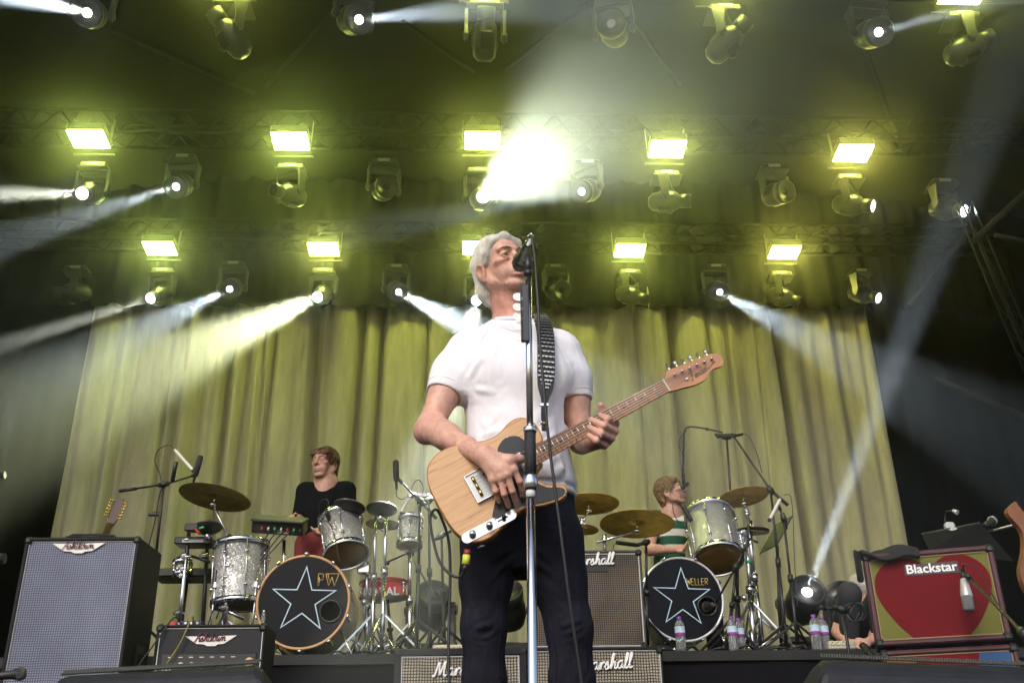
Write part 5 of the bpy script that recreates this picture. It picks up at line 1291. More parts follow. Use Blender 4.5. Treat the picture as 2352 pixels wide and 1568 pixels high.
        for ax in range(3):
            o = [(1, 2), (2, 0), (0, 1)][ax]
            sl0 = [slice(None)]*3; sl1 = [slice(None)]*3; sl0[ax] = slice(0, c[ax]-1); sl1[ax] = slice(1, c[ax])
            x = sg[tuple(sl0)] != sg[tuple(sl1)]; E = np.argwhere(x)
            E = E[(E[:, o[0]] > 0) & (E[:, o[1]] > 0) & (E[:, o[0]] < c[o[0]]-1) & (E[:, o[1]] < c[o[1]]-1)]
            def cell(du, dv):
                Q = E.copy(); Q[:, o[0]] += du; Q[:, o[1]] += dv; return idx[Q[:, 0], Q[:, 1], Q[:, 2]]
            q = np.stack([cell(-1,-1), cell(0,-1), cell(0,0), cell(-1,0)], 1)
            ins = sg[E[:, 0], E[:, 1], E[:, 2]]; q = np.where(ins[:, None], q, q[:, ::-1]); F.append(q)
        F = np.concatenate(F); F = F[(F >= 0).all(1)]
        return V, F
def _smooth(a, n=9):
    p = np.pad(a, n, mode='edge'); k = np.hanning(2*n+1); k /= k.sum(); return np.convolve(p, k, 'valid')
def vnormals(V, F):
    N = np.zeros_like(V); fn = np.cross(V[F[:, 2]]-V[F[:, 0]], V[F[:, 3]]-V[F[:, 1]])
    for i in range(4): np.add.at(N, F[:, i], fn)
    return N/np.maximum(np.linalg.norm(N, axis=1, keepdims=True), 1e-12)
def relax(V, F, it=2, f=.5):
    for _ in range(it):
        A = np.zeros_like(V); n = np.zeros(len(V))
        for i in range(4):
            for j in (1, 3):
                np.add.at(A, F[:, i], V[F[:, (i+j) % 4]]); np.add.at(n, F[:, i], 1)
        V = V*(1-f)+f*A/np.maximum(n, 1)[:, None]
    return V
def folds(V, N, L):
    """crease/ridge lines: (a, b, width, height) pushes the cloth along its normals"""
    D = np.zeros(len(V))
    for (a, b, w, A) in L:
        a = np.array(a, float); b = np.array(b, float); ab = b-a; t = ((V-a) @ ab)/max(ab @ ab, 1e-9); tc = np.clip(t, 0, 1)
        dist = np.linalg.norm(V-a-tc[:, None]*ab, axis=1); e = np.sin(np.clip(tc, .04, .96)*pi)**.6
        D += A*e*(np.exp(-(dist/w)**2)-.45*np.exp(-((dist-1.9*w)/w)**2))
    return V+N*D[:, None]
def org_mesh(name, V, F, off, cols=None):
    me = bpy.data.meshes.new(name); V = V-np.array(off)
    me.vertices.add(len(V)); me.vertices.foreach_set('co', V.astype(np.float32).ravel())
    me.loops.add(F.size); me.loops.foreach_set('vertex_index', F.astype(np.int32).ravel())
    me.polygons.add(len(F)); me.polygons.foreach_set('loop_start', np.arange(0, F.size, 4, dtype=np.int32))
    me.update(calc_edges=True); me.validate(); me.polygons.foreach_set('use_smooth', [True]*len(me.polygons))
    if cols is not None:
        at = me.color_attributes.new('Col', 'FLOAT_COLOR', 'POINT'); c4 = np.ones((len(V), 4), np.float32); c4[:, :3] = cols; at.data.foreach_set('color', c4.ravel())
    return me
def skin_mat(name, rough=.48):
    m = bpy.data.materials.new(name); m.use_nodes = True; nt = m.node_tree; N = nt.nodes; L = nt.links; b = N['Principled BSDF']
    at = N.new('ShaderNodeAttribute'); at.attribute_name = 'Col'
    tc = N.new('ShaderNodeTexCoord'); nz = N.new('ShaderNodeTexNoise'); nz.inputs['Scale'].default_value = 45; nz.inputs['Detail'].default_value = 6; L.new(tc.outputs['Object'], nz.inputs[0])
    mr = N.new('ShaderNodeMapRange'); mr.inputs[1].default_value = .3; mr.inputs[2].default_value = .7; mr.inputs[3].default_value = .82; mr.inputs[4].default_value = 1.14; L.new(nz.outputs[0], mr.inputs[0])
    vm = N.new('ShaderNodeVectorMath'); vm.operation = 'SCALE'; L.new(at.outputs['Color'], vm.inputs[0]); L.new(mr.outputs[0], vm.inputs['Scale']); L.new(vm.outputs[0], b.inputs['Base Color'])
    b.inputs['Roughness'].default_value = rough; b.inputs['Subsurface Weight'].default_value = .12; b.inputs['Subsurface Radius'].default_value = (.012,.005,.003); b.inputs['Subsurface Scale'].default_value = .5
    n2 = N.new('ShaderNodeTexNoise'); n2.inputs['Scale'].default_value = 160; n2.inputs['Detail'].default_value = 5; L.new(tc.outputs['Object'], n2.inputs[0])
    bp = N.new('ShaderNodeBump'); bp.inputs['Strength'].default_value = .38; bp.inputs['Distance'].default_value = .004; L.new(n2.outputs[0], bp.inputs['Height']); L.new(bp.outputs[0], b.inputs['Normal'])
    return m
def hair_mat(name, c1, c2, rough=.45):
    m = bpy.data.materials.new(name); m.use_nodes = True; nt = m.node_tree; N = nt.nodes; L = nt.links; b = N['Principled BSDF']
    tc = N.new('ShaderNodeTexCoord'); nz = N.new('ShaderNodeTexNoise'); nz.inputs['Scale'].default_value = 55; nz.inputs['Detail'].default_value = 4; L.new(tc.outputs['Object'], nz.inputs[0])
    rp = N.new('ShaderNodeValToRGB'); rp.color_ramp.elements[0].position = .35; rp.color_ramp.elements[1].position = .65; rp.color_ramp.elements[0].color = rgb(c1); rp.color_ramp.elements[1].color = rgb(c2)
    L.new(nz.outputs[0], rp.inputs[0]); L.new(rp.outputs[0], b.inputs['Base Color']); b.inputs['Roughness'].default_value = rough
    return m
def seam(V, N, path, r=.0011, n=30, lift=.0004):
    """a stitched seam: thin cord laid on the nearest points of a cloth surface"""
    pts = spline([tuple(p) for p in path], max(3, n//max(1, len(path)-1))); out = []
    for p in pts:
        d = ((V-np.array(p))**2).sum(1); i = np.argsort(d)[:5]; q = V[i].mean(0)+N[i].mean(0)*lift; out.append(q)
    out = np.array(out)
    for _ in range(2): out[1:-1] = .25*out[:-2]+.5*out[1:-1]+.25*out[2:]
    return MB().tube([tuple(q) for q in out], r, 5)
def cloth_mat(name, col, fine, fs, coarse, cs, var=.0):
    """cloth with a fine weave relief and soft crumple relief"""
    m = M(name, col, .92, var=var, vscale=12, spec=.2); nt = m.node_tree; N = nt.nodes; L = nt.links; b = N['Principled BSDF']
    tc = N.new('ShaderNodeTexCoord'); mp = N.new('ShaderNodeMapping'); mp.inputs['Scale'].default_value = (1, 1, .55); mp.inputs['Rotation'].default_value = (.2, .5, .1); L.new(tc.outputs['Object'], mp.inputs[0])
    c = N.new('ShaderNodeTexNoise'); c.inputs['Scale'].default_value = coarse; c.inputs['Detail'].default_value = 2.5; c.inputs['Distortion'].default_value = 1.2; L.new(mp.outputs[0], c.inputs[0])
    b1 = N.new('ShaderNodeBump'); b1.inputs['Strength'].default_value = cs; b1.inputs['Distance'].default_value = .012; L.new(c.outputs[0], b1.inputs['Height'])
    f = N.new('ShaderNodeTexNoise'); f.inputs['Scale'].default_value = fine; L.new(tc.outputs['Object'], f.inputs[0])
    b2 = N.new('ShaderNodeBump'); b2.inputs['Strength'].default_value = fs; b2.inputs['Distance'].default_value = .002; L.new(f.outputs[0], b2.inputs['Height']); L.new(b1.outputs[0], b2.inputs['Normal']); L.new(b2.outputs[0], b.inputs['Normal'])
    return m
def sample(s, p):
    q = np.clip((p-s.lo)/s.h, 0, np.array(s.n)-1.001); i = q.astype(int); f = q-i; d = s.d; r = 0
    for a in (0, 1):
        for b in (0, 1):
            for c in (0, 1):
                r = r+d[i[:, 0]+a, i[:, 1]+b, i[:, 2]+c]*np.where(a, f[:, 0], 1-f[:, 0])*np.where(b, f[:, 1], 1-f[:, 1])*np.where(c, f[:, 2], 1-f[:, 2])
    return r
def grad(s, p):
    e = s.h; g = np.stack([sample(s, p+np.eye(3)[i]*e)-sample(s, p-np.eye(3)[i]*e) for i in range(3)], 1)
    return g/np.maximum(np.linalg.norm(g, axis=1, keepdims=True), 1e-9)
def strands(s, roots, dirfn, n, step, r0, lift, seed=1, jit=.25):
    """hair strands crawling over the surface of sdf s; returns MB"""
    rng = np.random.RandomState(seed); p = np.array(roots, float); m = len(p)
    off = lift*rng.uniform(.2, 1.6, m); jd = rng.normal(0, jit, (m, 3)); ln = rng.uniform(.6, 1.0, m)
    for _ in range(4): p = p-grad(s, p)*(sample(s, p)-off)[:, None]
    P_ = [p]
    for k in range(n):
        g = grad(s, p); d = dirfn(p)+jd*(.6+.4*np.sin(k*.9+jd[:, :1]*9)); d = d-g*np.sum(d*g, 1, keepdims=True); d /= np.maximum(np.linalg.norm(d, axis=1, keepdims=True), 1e-9)
        p = p+d*step*ln[:, None]; g = grad(s, p); p = p-g*(sample(s, p)-off*(1+.05*k))[:, None]*.8; P_.append(p)
    A = np.stack(P_, 1); mb = MB()
    for i in range(m):
        rr = r0*rng.uniform(.6, 1.3)
        mb.tube([tuple(q) for q in A[i]], [rr*(1-(.85*k/n)**2) for k in range(n+1)], 4, cap=False)
    return mb

def head_prims(s, T, S=1.0, age=1.0, ear=(-1, 1)):
    """sculpt a head into sdf s; T maps head coords (x to the person's left ear side, y forward, z up) to world"""
    def w(x, y, z): return np.array(T @ Vector((x*S, y*S, z*S)))
    R = np.array(T.to_3x3().normalized())
    def E(c, r, k=.02, op='+'): s.ell(w(*c), np.array(r)*S, R, k*S, op)
    def C(a, b, ra, rb=None, k=.012, op='+'): s.cap(w(*a), w(*b), ra*S, (rb if rb is not None else ra)*S, k*S, op)
    E((0,-.015,.035), (.074,.095,.086), .012); E((0,.028,-.020), (.062,.064,.080), .014); E((0,.020,.045), (.064,.068,.048), .014)
    for sx in (-1, 1):
        C((sx*.054,-.004,-.060), (sx*.020,.068,-.100), .017, .016, .016)        # jaw line
        C((sx*.060,-.006,-.02), (sx*.055,-.004,-.062), .016, .018, .016)
        E((sx*.047,.060,-.014), (.020,.022,.013), .014)                         # cheekbone
        E((sx*.034,.058,-.052), (.020,.022,.028), .018)
        C((sx*.009,.092,.028), (sx*.046,.074,.031), .0105, .009, .010)         # brow
    E((0,.078,-.103), (.019,.015,.015), .012)
    E((0,.079,-.058), (.029,.021,.028), .016)                                   # muzzle
    for sx in (-1, 1):
        E((sx*.032,.096,.007), (.020,.0145,.0125), .008, '-')                   # sockets
    C((0,.088,.022), (0,.110,-.022), .0080, .0120, .008)
    E((0,.113,-.026), (.0120,.012,.0105), .006)
    for sx in (-1, 1):
        E((sx*.0135,.100,-.029), (.0080,.011,.0085), .004)
        E((sx*.007,.108,-.0385), (.0045,.006,.0035), .002, '-')
        # lids wrapped round the eyeball, with an opening between them
        E((sx*.032,.075,.008), (.0160,.0150,.0145), .004)
        C((sx*.021,.089,.0035), (sx*.031,.0935,.0045), .0038, .0048, .0015, '-'); C((sx*.031,.0935,.0045), (sx*.043,.086,.0030), .0048, .0034, .0015, '-')
        C((sx*.019,.087,.010), (sx*.032,.0945,.0140), .0032, .0036, .003); C((sx*.032,.0945,.0140), (sx*.046,.084,.0070), .0036, .0034, .003)
        C((sx*.020,.085,-.003), (sx*.032,.0915,-.0070), .0028, .0030, .003); C((sx*.032,.0915,-.0070), (sx*.044,.084,-.002), .0030, .0028, .003)
        C((sx*.022,.088,-.013), (sx*.042,.082,-.014), .0034, .0034, .006)      # eye bag
    # lips
    C((-.022,.089,-.0650), (-.006,.1005,-.0605), .0042, .0054, .003); C((-.006,.1005,-.0605), (.006,.1005,-.0605), .0054, .0054, .003); C((.006,.1005,-.0605), (.022,.089,-.0650), .0054, .0042, .003)
    C((-.018,.090,-.0750), (0,.0985,-.0775), .0052, .0064, .004); C((0,.0985,-.0775), (.018,.090,-.0750), .0064, .0052, .004)
    C((-.024,.0935,-.0690), (0,.1055,-.0690), .0028, .0040, .0015, '-'); C((0,.1055,-.0690), (.024,.0935,-.0690), .0040, .0028, .0015, '-')
    C((-.012,.101,-.0895), (.012,.101,-.0895), .006, .006, .008, '-')
    for sx in ear:
        E((sx*.080,-.014,-.024), (.010,.023,.033), .004); E((sx*.0895,-.010,-.020), (.0075,.013,.019), .003, '-')
        C((sx*.087,-.034,-.010), (sx*.089,-.014,.008), .0045, .0045, .003); C((sx*.087,-.034,-.010), (sx*.083,-.024,-.046), .0045, .004, .003); C((sx*.089,-.014,.008), (sx*.082,.004,-.002), .0045, .004, .003)
        E((sx*.079,-.008,-.052), (.007,.010,.011), .004)
def head_creases(V, F, T, S, age):
    """wrinkle lines pressed into the skin, in head coordinates"""
    N = vnormals(V, F)
    def w(x, y, z): return np.array(T @ Vector((x*S, y*S, z*S)))
    L = []
    for sx in (-1, 1):
        L += [(w(sx*.019,.099,-.030), w(sx*.030,.085,-.055), .0026, -.0020), (w(sx*.028,.087,-.050), w(sx*.036,.074,-.078), .0028, -.0020),
              (w(sx*.040,.068,-.074), w(sx*.036,.066,-.100), .0034, -.0022), (w(sx*.020,.090,-.016), w(sx*.046,.078,-.020), .0026, -.0018),
              (w(sx*.050,.078,.004), w(sx*.062,.060,.004), .0022, -.0016), (w(sx*.049,.076,-.004), w(sx*.062,.056,-.014), .0022, -.0018), (w(sx*.048,.074,-.012), w(sx*.058,.056,-.028), .0024, -.0016),
              (w(sx*.050,.066,-.030), w(sx*.048,.052,-.070), .0036, -.0022), (w(sx*.006,.097,.026), w(sx*.008,.088,.044), .0024, -.0022), (w(sx*.058,.03,-.05), w(sx*.050,.044,-.085), .004, -.0018)]
        for z in (.050, .060, .070): L += [(w(0,.092-(z-.03)*.30,z), w(sx*.040,.076-(z-.03)*.30,z+.002), .0022, -.0016)]
    return folds(V, N, [(a, b, wd*S*1.15, A_*age*S*.75) for a, b, wd, A_ in L])
def paint_head(V, cols, T, S, lip=(.36,.13,.11), warm=(.50,.20,.15)):
    q = (V-np.array(T.translation)) @ np.array(T.to_3x3().normalized())/S
    def blob(c, r): return np.exp(-(((q-np.array(c))/np.array(r))**2).sum(1))
    wl = np.clip(blob((0,.095,-.063), (.022,.012,.0065))+blob((0,.095,-.0755), (.019,.012,.0065)), 0, 1)[:, None]*.7
    ww = np.clip(blob((0,.11,-.024), (.02,.02,.02))+blob((.045,.07,-.02), (.024,.03,.024))+blob((-.045,.07,-.02), (.024,.03,.024))+blob((.08,-.01,-.01), (.02,.04,.04))+blob((-.08,-.01,-.01), (.02,.04,.04)), 0, 1)[:, None]*.55
    dk = np.clip(blob((.032,.085,.004), (.018,.02,.006))+blob((-.032,.085,.004), (.018,.02,.006)), 0, 1)[:, None]*.35
    c = cols*(1-ww)+np.array(warm)*ww; c = c*(1-wl)+np.array(lip)*wl; return c*(1-dk)+np.array((.25,.10,.09))*dk
def eyes(t, T, S, iris=(.10,.14,.17)):
    for sx in (-1, 1):
        c = T @ Vector((sx*.032*S, .0735*S, .0055*S)); f = (T.to_3x3() @ Vector((0,1,.0))).normalized()
        e = t.add('eye', MB().sphere(c, .0148*S, 16), M('eye_white', (.62,.58,.55), .2))
        t.add('iris', MB().lathe([(0,.0007),(.0060*S,.0004),(.0064*S,-.0008)], c+f*.0142*S, f, 14), M('iris', iris, .1), e)
        t.add('pupil', MB().lathe([(0,.0012),(.0027*S,.0010)], c+f*.0142*S, f, 10), M('pupil', (.005,.005,.005), .1), e)
def brows(t, T, S, col, thick=.0036):
    for sx in (-1, 1):
        pts = [T @ Vector((sx*a*S, b*S, c*S)) for a, b, c in ((.012,.1005,.026),(.026,.0975,.031),(.040,.0875,.032),(.052,.075,.025))]
        t.add('eyebrow', MB().tube(spline([tuple(p) for p in pts], 4), [thick*S*.8*k for k in (.7,.9,1,1,1,1,1,.95,.9,.8,.7,.5,.3)], 6), col)
# ================================================================== the singer
def A(v): return np.array(v)
def singer():
    SK = skin_mat('skin'); base = Vector((P(1190, 1400, Y=2.95).x, 2.95, 0))
    t = Thing('person', 'singer in a white short sleeved sweatshirt and dark jeans, playing a pale wooden guitar', 'person', base)
    # ---------------- landmarks
    sho_r, sho_l = P(1062, 812, Y=2.98), P(1298, 814, Y=2.98)
    elb_r, wri_r = P(984, 988, Y=2.90), P(1112, 1046, Y=2.635)
    elb_l, wri_l = P(1336, 1012, Y=2.98), P(1360, 1010, Y=2.765)
    # head frame: looking right and a little up
    yaw, pit, rol = rad(30), rad(3), rad(-12)
    f = Vector((math.sin(yaw)*math.cos(pit), -math.cos(yaw)*math.cos(pit), math.sin(pit)))
    lft = Vector((-math.cos(yaw), -math.sin(yaw), 0)); up = lft.cross(f)
    lft = (lft*math.cos(rol)+up*math.sin(rol)).normalized(); up = lft.cross(f).normalized()
    HC = P(1150, 614, Y=2.93)
    T = Matrix(((lft.x,f.x,up.x,HC.x),(lft.y,f.y,up.y,HC.y),(lft.z,f.z,up.z,HC.z),(0,0,0,1)))
    S = .92
    # ---------------- body: head, neck, chest, arms and hands in one surface
    s = SDF((base.x-.36, 2.52, .76), (base.x+.40, 3.18, 1.86), .0034)
    head_prims(s, T, S, 1.0)
    nb = P(1183, 745, Y=2.99)
    hw = lambda x, y, z: A(T @ Vector((x*S, y*S, z*S)))
    s.cap(hw(0,-.025,-.03), A(nb+Vector((0,0,-.05))), .048, .057, .03); s.cap(hw(0,.01,-.07), A(nb+Vector((.0,-.045,-.02))), .030, .030, .03)
    s.cap(hw(.035,-.03,-.06), A(nb+Vector((.01,-.07,-.03))), .012, .010, .014); s.cap(hw(-.05,-.03,-.05), A(nb+Vector((-.015,-.07,-.03))), .013, .010, .016)   # neck cords
    s.ell(hw(0,.030,-.128), (.009,.010,.012), None, .02)
    s.cap(A(nb)-A((0,0,.03)), A(sho_r)+A((.02,.01,-.02)), .06, .055, .04); s.cap(A(nb)-A((0,0,.03)), A(sho_l)+A((-.02,.01,-.02)), .06, .055, .04)
    s.loft([(nb.z-.06, nb.x, 2.98, .12, .08), (nb.z-.2, nb.x, 2.97, .145, .10), (nb.z-.42, base.x, 2.96, .13, .095)], .04)
    # right arm
    mid = elb_r*.55+sho_r*.45
    s.chain([A(sho_r), A(mid), A(elb_r)+A((.004,.0,.012))], [.056, .047, .040], .02)
    s.ell(A(elb_r)+A((-.010,.014,-.006)), (.031,.031,.031), None, .025)
    fm = elb_r*.66+wri_r*.34; fm2 = elb_r*.3+wri_r*.7
    s.chain([A(elb_r), A(fm)+A((0,0,.004)), A(fm2), A(wri_r)], [.039, .037, .030, .0255], .02)
    s.cap(A(elb_r)*.9+A(wri_r)*.1+A((.02,0,.03)), A(fm)+A((.02,-.01,.016)), .022, .018, .025)
    # left arm (foreshortened toward the fretboard)
    s.chain([A(sho_l), A(sho_l*.45+elb_l*.55), A(elb_l)], [.054, .048, .039], .02)
    s.chain([A(elb_l), A(elb_l*.5+wri_l*.5)+A((0,0,.004)), A(wri_l)], [.038, .037, .027], .02)
    # right hand on the strings
    def Q(u, v, y): return A(P(u, v, Y=y))
    w0 = A(wri_r)
    kn = {'i': Q(1180, 1078, 2.615), 'm': Q(1165, 1091, 2.610), 'r': Q(1149, 1098, 2.614), 'p': Q(1132, 1102, 2.624)}
    for q, r0 in (('i', .0145), ('m', .0155), ('r', .015), ('p', .0135)):
        st = w0*.85+kn[q]*.15; s.cap(st, kn[q], .017, r0*.86, .012)
    s.cap(w0, Q(1152, 1078, 2.625), .026, .026, .02)
    fing = {'i': [kn['i'], Q(1194, 1105, 2.620), Q(1199, 1124, 2.638), Q(1200, 1138, 2.653)],
            'm': [kn['m'], Q(1177, 1128, 2.620), Q(1184, 1148, 2.642), Q(1187, 1161, 2.655)],
            'r': [kn['r'], Q(1158, 1134, 2.622), Q(1165, 1152, 2.642), Q(1169, 1164, 2.654)],
            'p': [kn['p'], Q(1138, 1128, 2.628), Q(1143, 1143, 2.642), Q(1147, 1153, 2.652)]}
    rr = {'i': (.0104,.0092,.0083,.0070), 'm': (.0108,.0095,.0086,.0072), 'r': (.0104,.0090,.0081,.0068), 'p': (.0095,.0082,.0073,.0062)}
    for q in fing:
        s.chain(fing[q], rr[q], .002); s.ell(fing[q][0]+A((0,-.003,0)), (.0112,.0112,.0112), None, .006); s.ell(fing[q][1]+A((0,-.001,0)), (.0100,.0100,.0100), None, .002)
    s.chain([w0*.5+Q(1160, 1060, 2.62)*.5, Q(1172, 1056, 2.612), Q(1192, 1053, 2.625), Q(1206, 1056, 2.640)], [.020, .015, .0115, .0085], .010)
    for q in ('i', 'm', 'r', 'p'):                                                   # tendons
        s.cap(w0*.6+kn[q]*.4+A((0,-.013,.004)), kn[q]+A((0,-.009,0)), .0028, .0030, .008)
    # left hand round the neck
    pl = Q(1392, 1000, 2.765); wl = A(wri_l)
    s.cap(wl, Q(1388, 1004, 2.76), .027, .027, .02); s.cap(Q(1385, 1010, 2.755), Q(1402, 984, 2.755), .022, .020, .014)
    L4 = [([Q(1404, 968, 2.765), Q(1412, 973, 2.700), Q(1396, 962, 2.655), Q(1377, 953, 2.672)], .0108),
          ([Q(1402, 984, 2.765), Q(1410, 990, 2.690), Q(1386, 977, 2.646), Q(1358, 964, 2.668)], .0112),
          ([Q(1397, 1000, 2.765), Q(1402, 1006, 2.690), Q(1380, 996, 2.646), Q(1354, 982, 2.668)], .0108),
          ([Q(1388, 1014, 2.760), Q(1388, 1022, 2.695), Q(1370, 1012, 2.655), Q(1351, 999, 2.672)], .0096)]
    for pts, r in L4:
        s.chain(pts, [r*1.15, r*1.08, r, r*.82], .005); s.ell(pts[1], (r*1.22,)*3, None, .005)
    s.chain([Q(1378, 1000, 2.765), Q(1388, 965, 2.775), Q(1384, 944, 2.758), Q(1380, 930, 2.742)], [.020, .0145, .0122, .0098], .010)
    V, F = s.mesh(); V = relax(V, F, 1, .35); V = head_creases(V, F, T, S, 1.0)
    vein = []
    for q_ in ('i', 'm', 'r', 'p'):
        vein += [(w0*.7+kn[q_]*.3+A((0,-.02,.002)), kn[q_]+A((.004,-.012,0)), .0024, .0018)]
        for j_ in (1, 2): vein += [(fing[q_][j_]+A((-.008,-.010,.001)), fing[q_][j_]+A((.008,-.010,-.001)), .0016, -.0012)]
    vein += [(A(fm)+A((.0,-.04,.01)), w0+A((-.01,-.024,.008)), .003, .0022), (A(fm2)+A((.0,-.03,.014)), w0*.6+kn['m']*.4+A((0,-.02,.0)), .0026, .0018), (A(elb_r)+A((.03,-.02,.03)), A(fm)+A((.01,-.03,.022)), .004, -.002), (A(elb_r)+A((.034,-.02,.02)), A(elb_r)+A((.02,-.03,.045)), .004, -.003)]
    V = folds(V, vnormals(V, F), vein)
    cols = np.tile(np.array((.60,.335,.255)), (len(V), 1))
    # ruddier neck, elbows and knuckles
    nd = np.exp(-((V-A(nb+Vector((.0,-.05,.02))))**2/np.array((.09,.09,.07))**2).sum(1))[:, None]*.75
    cols = cols*(1-nd)+np.array((.52,.185,.145))*nd
    for c_, r_ in [(A(elb_r), .06)]+[(x[1], .018) for x in fing.values()]+[(x[0][1], .018) for x in L4]:
        k_ = np.exp(-(np.linalg.norm(V-c_, axis=1)/r_)**2)[:, None]*.4; cols = cols*(1-k_)+np.array((.52,.21,.16))*k_
    for q in fing:
        k_ = np.exp(-(np.linalg.norm(V-fing[q][3]-A((0,-.006,.002)), axis=1)/.006)**2)[:, None]*.7; cols = cols*(1-k_)+np.array((.62,.42,.36))*k_
    cols = paint_head(V, cols, T, S)
    t.add('body', org_mesh('body', V, F, base, cols), SK)
    eyes(t, T, S, (.11,.12,.125))
    GH = hair_mat('silver_hair', (.70,.67,.59), (.92,.89,.82), .5)
    brows(t, T, S, hair_mat('grey_brow', (.13,.085,.06), (.28,.21,.16)), .0040)
    # ---------------- hair
    h = SDF(A(HC)-.19, A(HC)+.19, .0042)
    R = np.array(T.to_3x3())
    h.ell(hw(0,-.021,.040), np.array((.079,.094,.093))*S, R, .01)
    for sx in (-1, 1):
        h.cap(hw(sx*.066,-.045,.02), hw(sx*.050,-.056,-.080), .022, .012, .03)
        h.cap(hw(sx*.044,-.066,-.08), hw(sx*.036,-.060,-.116), .018, .008, .03)
    h.ell(hw(0,-.076,-.045), np.array((.062,.028,.080))*S, R, .03); h.cap(hw(0,-.074,-.09), hw(0,-.070,-.12), .020, .010, .03)
    h.ell(hw(0,.114,-.016), np.array((.076,.088,.090))*S, R, .010, '-')                 # face opening
    for sx in (-1, 1):
        h.ell(hw(sx*.092,-.002,-.050), np.array((.040,.038,.046))*S, R, .010, '-')        # ears stay free
        h.cap(hw(sx*.058,.050,.078), hw(sx*.077,.028,.034), .012, .009, .012); h.cap(hw(sx*.077,.028,.034), hw(sx*.078,.018,.004), .009, .004, .010)
    h.cap(hw(.058,.050,.078), hw(.0,.066,.094), .011, .012, .014); h.cap(hw(-.058,.050,.078), hw(.0,.066,.094), .011, .012, .014)
    Vh, Fh = h.mesh(); Vh = relax(Vh, Fh, 2); hr = t.add('hair', org_mesh('hair', Vh, Fh, base), GH)
    up_ = R[:, 2]; fw = R[:, 1]; sd = R[:, 0]
    rng = np.random.RandomState(5)
    roots = Vh[rng.choice(len(Vh), 2600, replace=False)]
    qh = (roots-A(HC)) @ R/S; roots = roots[qh[:, 2] > -.05]
    def dirf(p):
        q = (p-A(HC)) @ R/S; sx = np.where(q[:, 0] > -.025, 1., -1.)[:, None]
        top = np.clip((q[:, 2:3]-.05)/.07, 0, 1)
        return sx*sd*(.15+1.1*top)-up_*(1.0-.35*top)+fw*(-.38-.25*top)
    mb = strands(h, roots, dirf, 11, .0105, .0008, .0016, 3, .06); t.add('hair_strands', mb, GH, hr, kind='stuff')
    rt2 = [hw(rng.uniform(-.07, .07), rng.uniform(-.12, -.04), rng.uniform(-.07, .06)) for _ in range(300)]
    mb = strands(h, rt2, lambda p: np.tile(-up_-fw*.05, (len(p), 1)), 10, .0115, .0008, .0018, 8, .08); t.add('hair_strands', mb, GH, hr, kind='stuff')
    mb = MB()
    for k in range(22):                                                         # flyaway hairs
        x = rng.uniform(-.06, .05); a = hw(x, rng.uniform(-.05, .04), .128-.9*x*x/.09); d1 = A((rng.uniform(-.02, .012), 0, rng.uniform(.004, .016))); ln = rng.uniform(.6, 1.3)
        mb.tube(spline([tuple(a), tuple(a+d1*ln), tuple(a+d1*1.6*ln+A((-.012, 0, -.002)))], 3), .00025, 3, cap=False)
    t.add('hair_strands', mb, GH, hr, kind='stuff')
    # ---------------- sweatshirt
    s = SDF((base.x-.33, 2.72, .86), (base.x+.36, 3.24, 1.56), .0050)
    def sec(v, u0, u1, y, ry): a, b = P(u0, v, Y=y), P(u1, v, Y=y); return ((a.z+b.z)/2, (a.x+b.x)/2, y, (b.x-a.x)/2, ry)
    s.loft([sec(1145, 1080, 1322, 2.97, .125), sec(1115, 1076, 1326, 2.97, .140), sec(1085, 1072, 1318, 2.97, .142), sec(1040, 1075, 1308, 2.97, .132), sec(960, 1070, 1304, 2.975, .122), sec(880, 1062, 1304, 2.98, .120), sec(820, 1058, 1304, 2.985, .112), sec(775, 1075, 1290, 2.99, .095)], .03, 2.25)
    for sh, el, sx in ((sho_r, elb_r, -1), (sho_l, elb_l, 1)):
        ax_ = (el-sh); end = sh+ax_*.56
        s.cap(A(nb)+A((sx*.045,.015,-.022)), A(sh)+A((-sx*.02,.008,.012)), .048, .052, .05)
        s.chain([A(sh)+A((-sx*.008,0,.002)), A(sh+ax_*.28)+A((sx*.004,0,0)), A(end)], [.058, .062, .057], .040)
        s.cap(A(end)-A(ax_.normalized())*.022, A(end)-A(ax_.normalized())*.004, .0600, .0592, .006)
    s.ell(A(nb)+A((0,0,-.045)), (.10,.09,.05), None, .05)
    for sx in (-1, 1): s.ell(A(P(1185+sx*58, 862, Y=2.905)), (.085,.05,.075), None, .06)                # chest
    # neck hole and sleeve mouths
    s.cap(A(nb)+A((.006,-.022,-.005)), A(nb)+A((.004,.01,.12)), .064, .085, .012, '-')
    for sh, el in ((sho_r, elb_r), (sho_l, elb_l)):
        ax_ = (el-sh).normalized(); end = sh+(el-sh)*.56
        s.cut_tip(A(end), A(ax_), .10); s.cap(A(end-ax_*.03), A(end+ax_*.1), .0515, .0515, .002, '-')
    V, F = s.mesh(); V = relax(V, F, 2, .5); N = vnormals(V, F)
    def q(u, v, y=2.86): return A(P(u, v, Y=y))
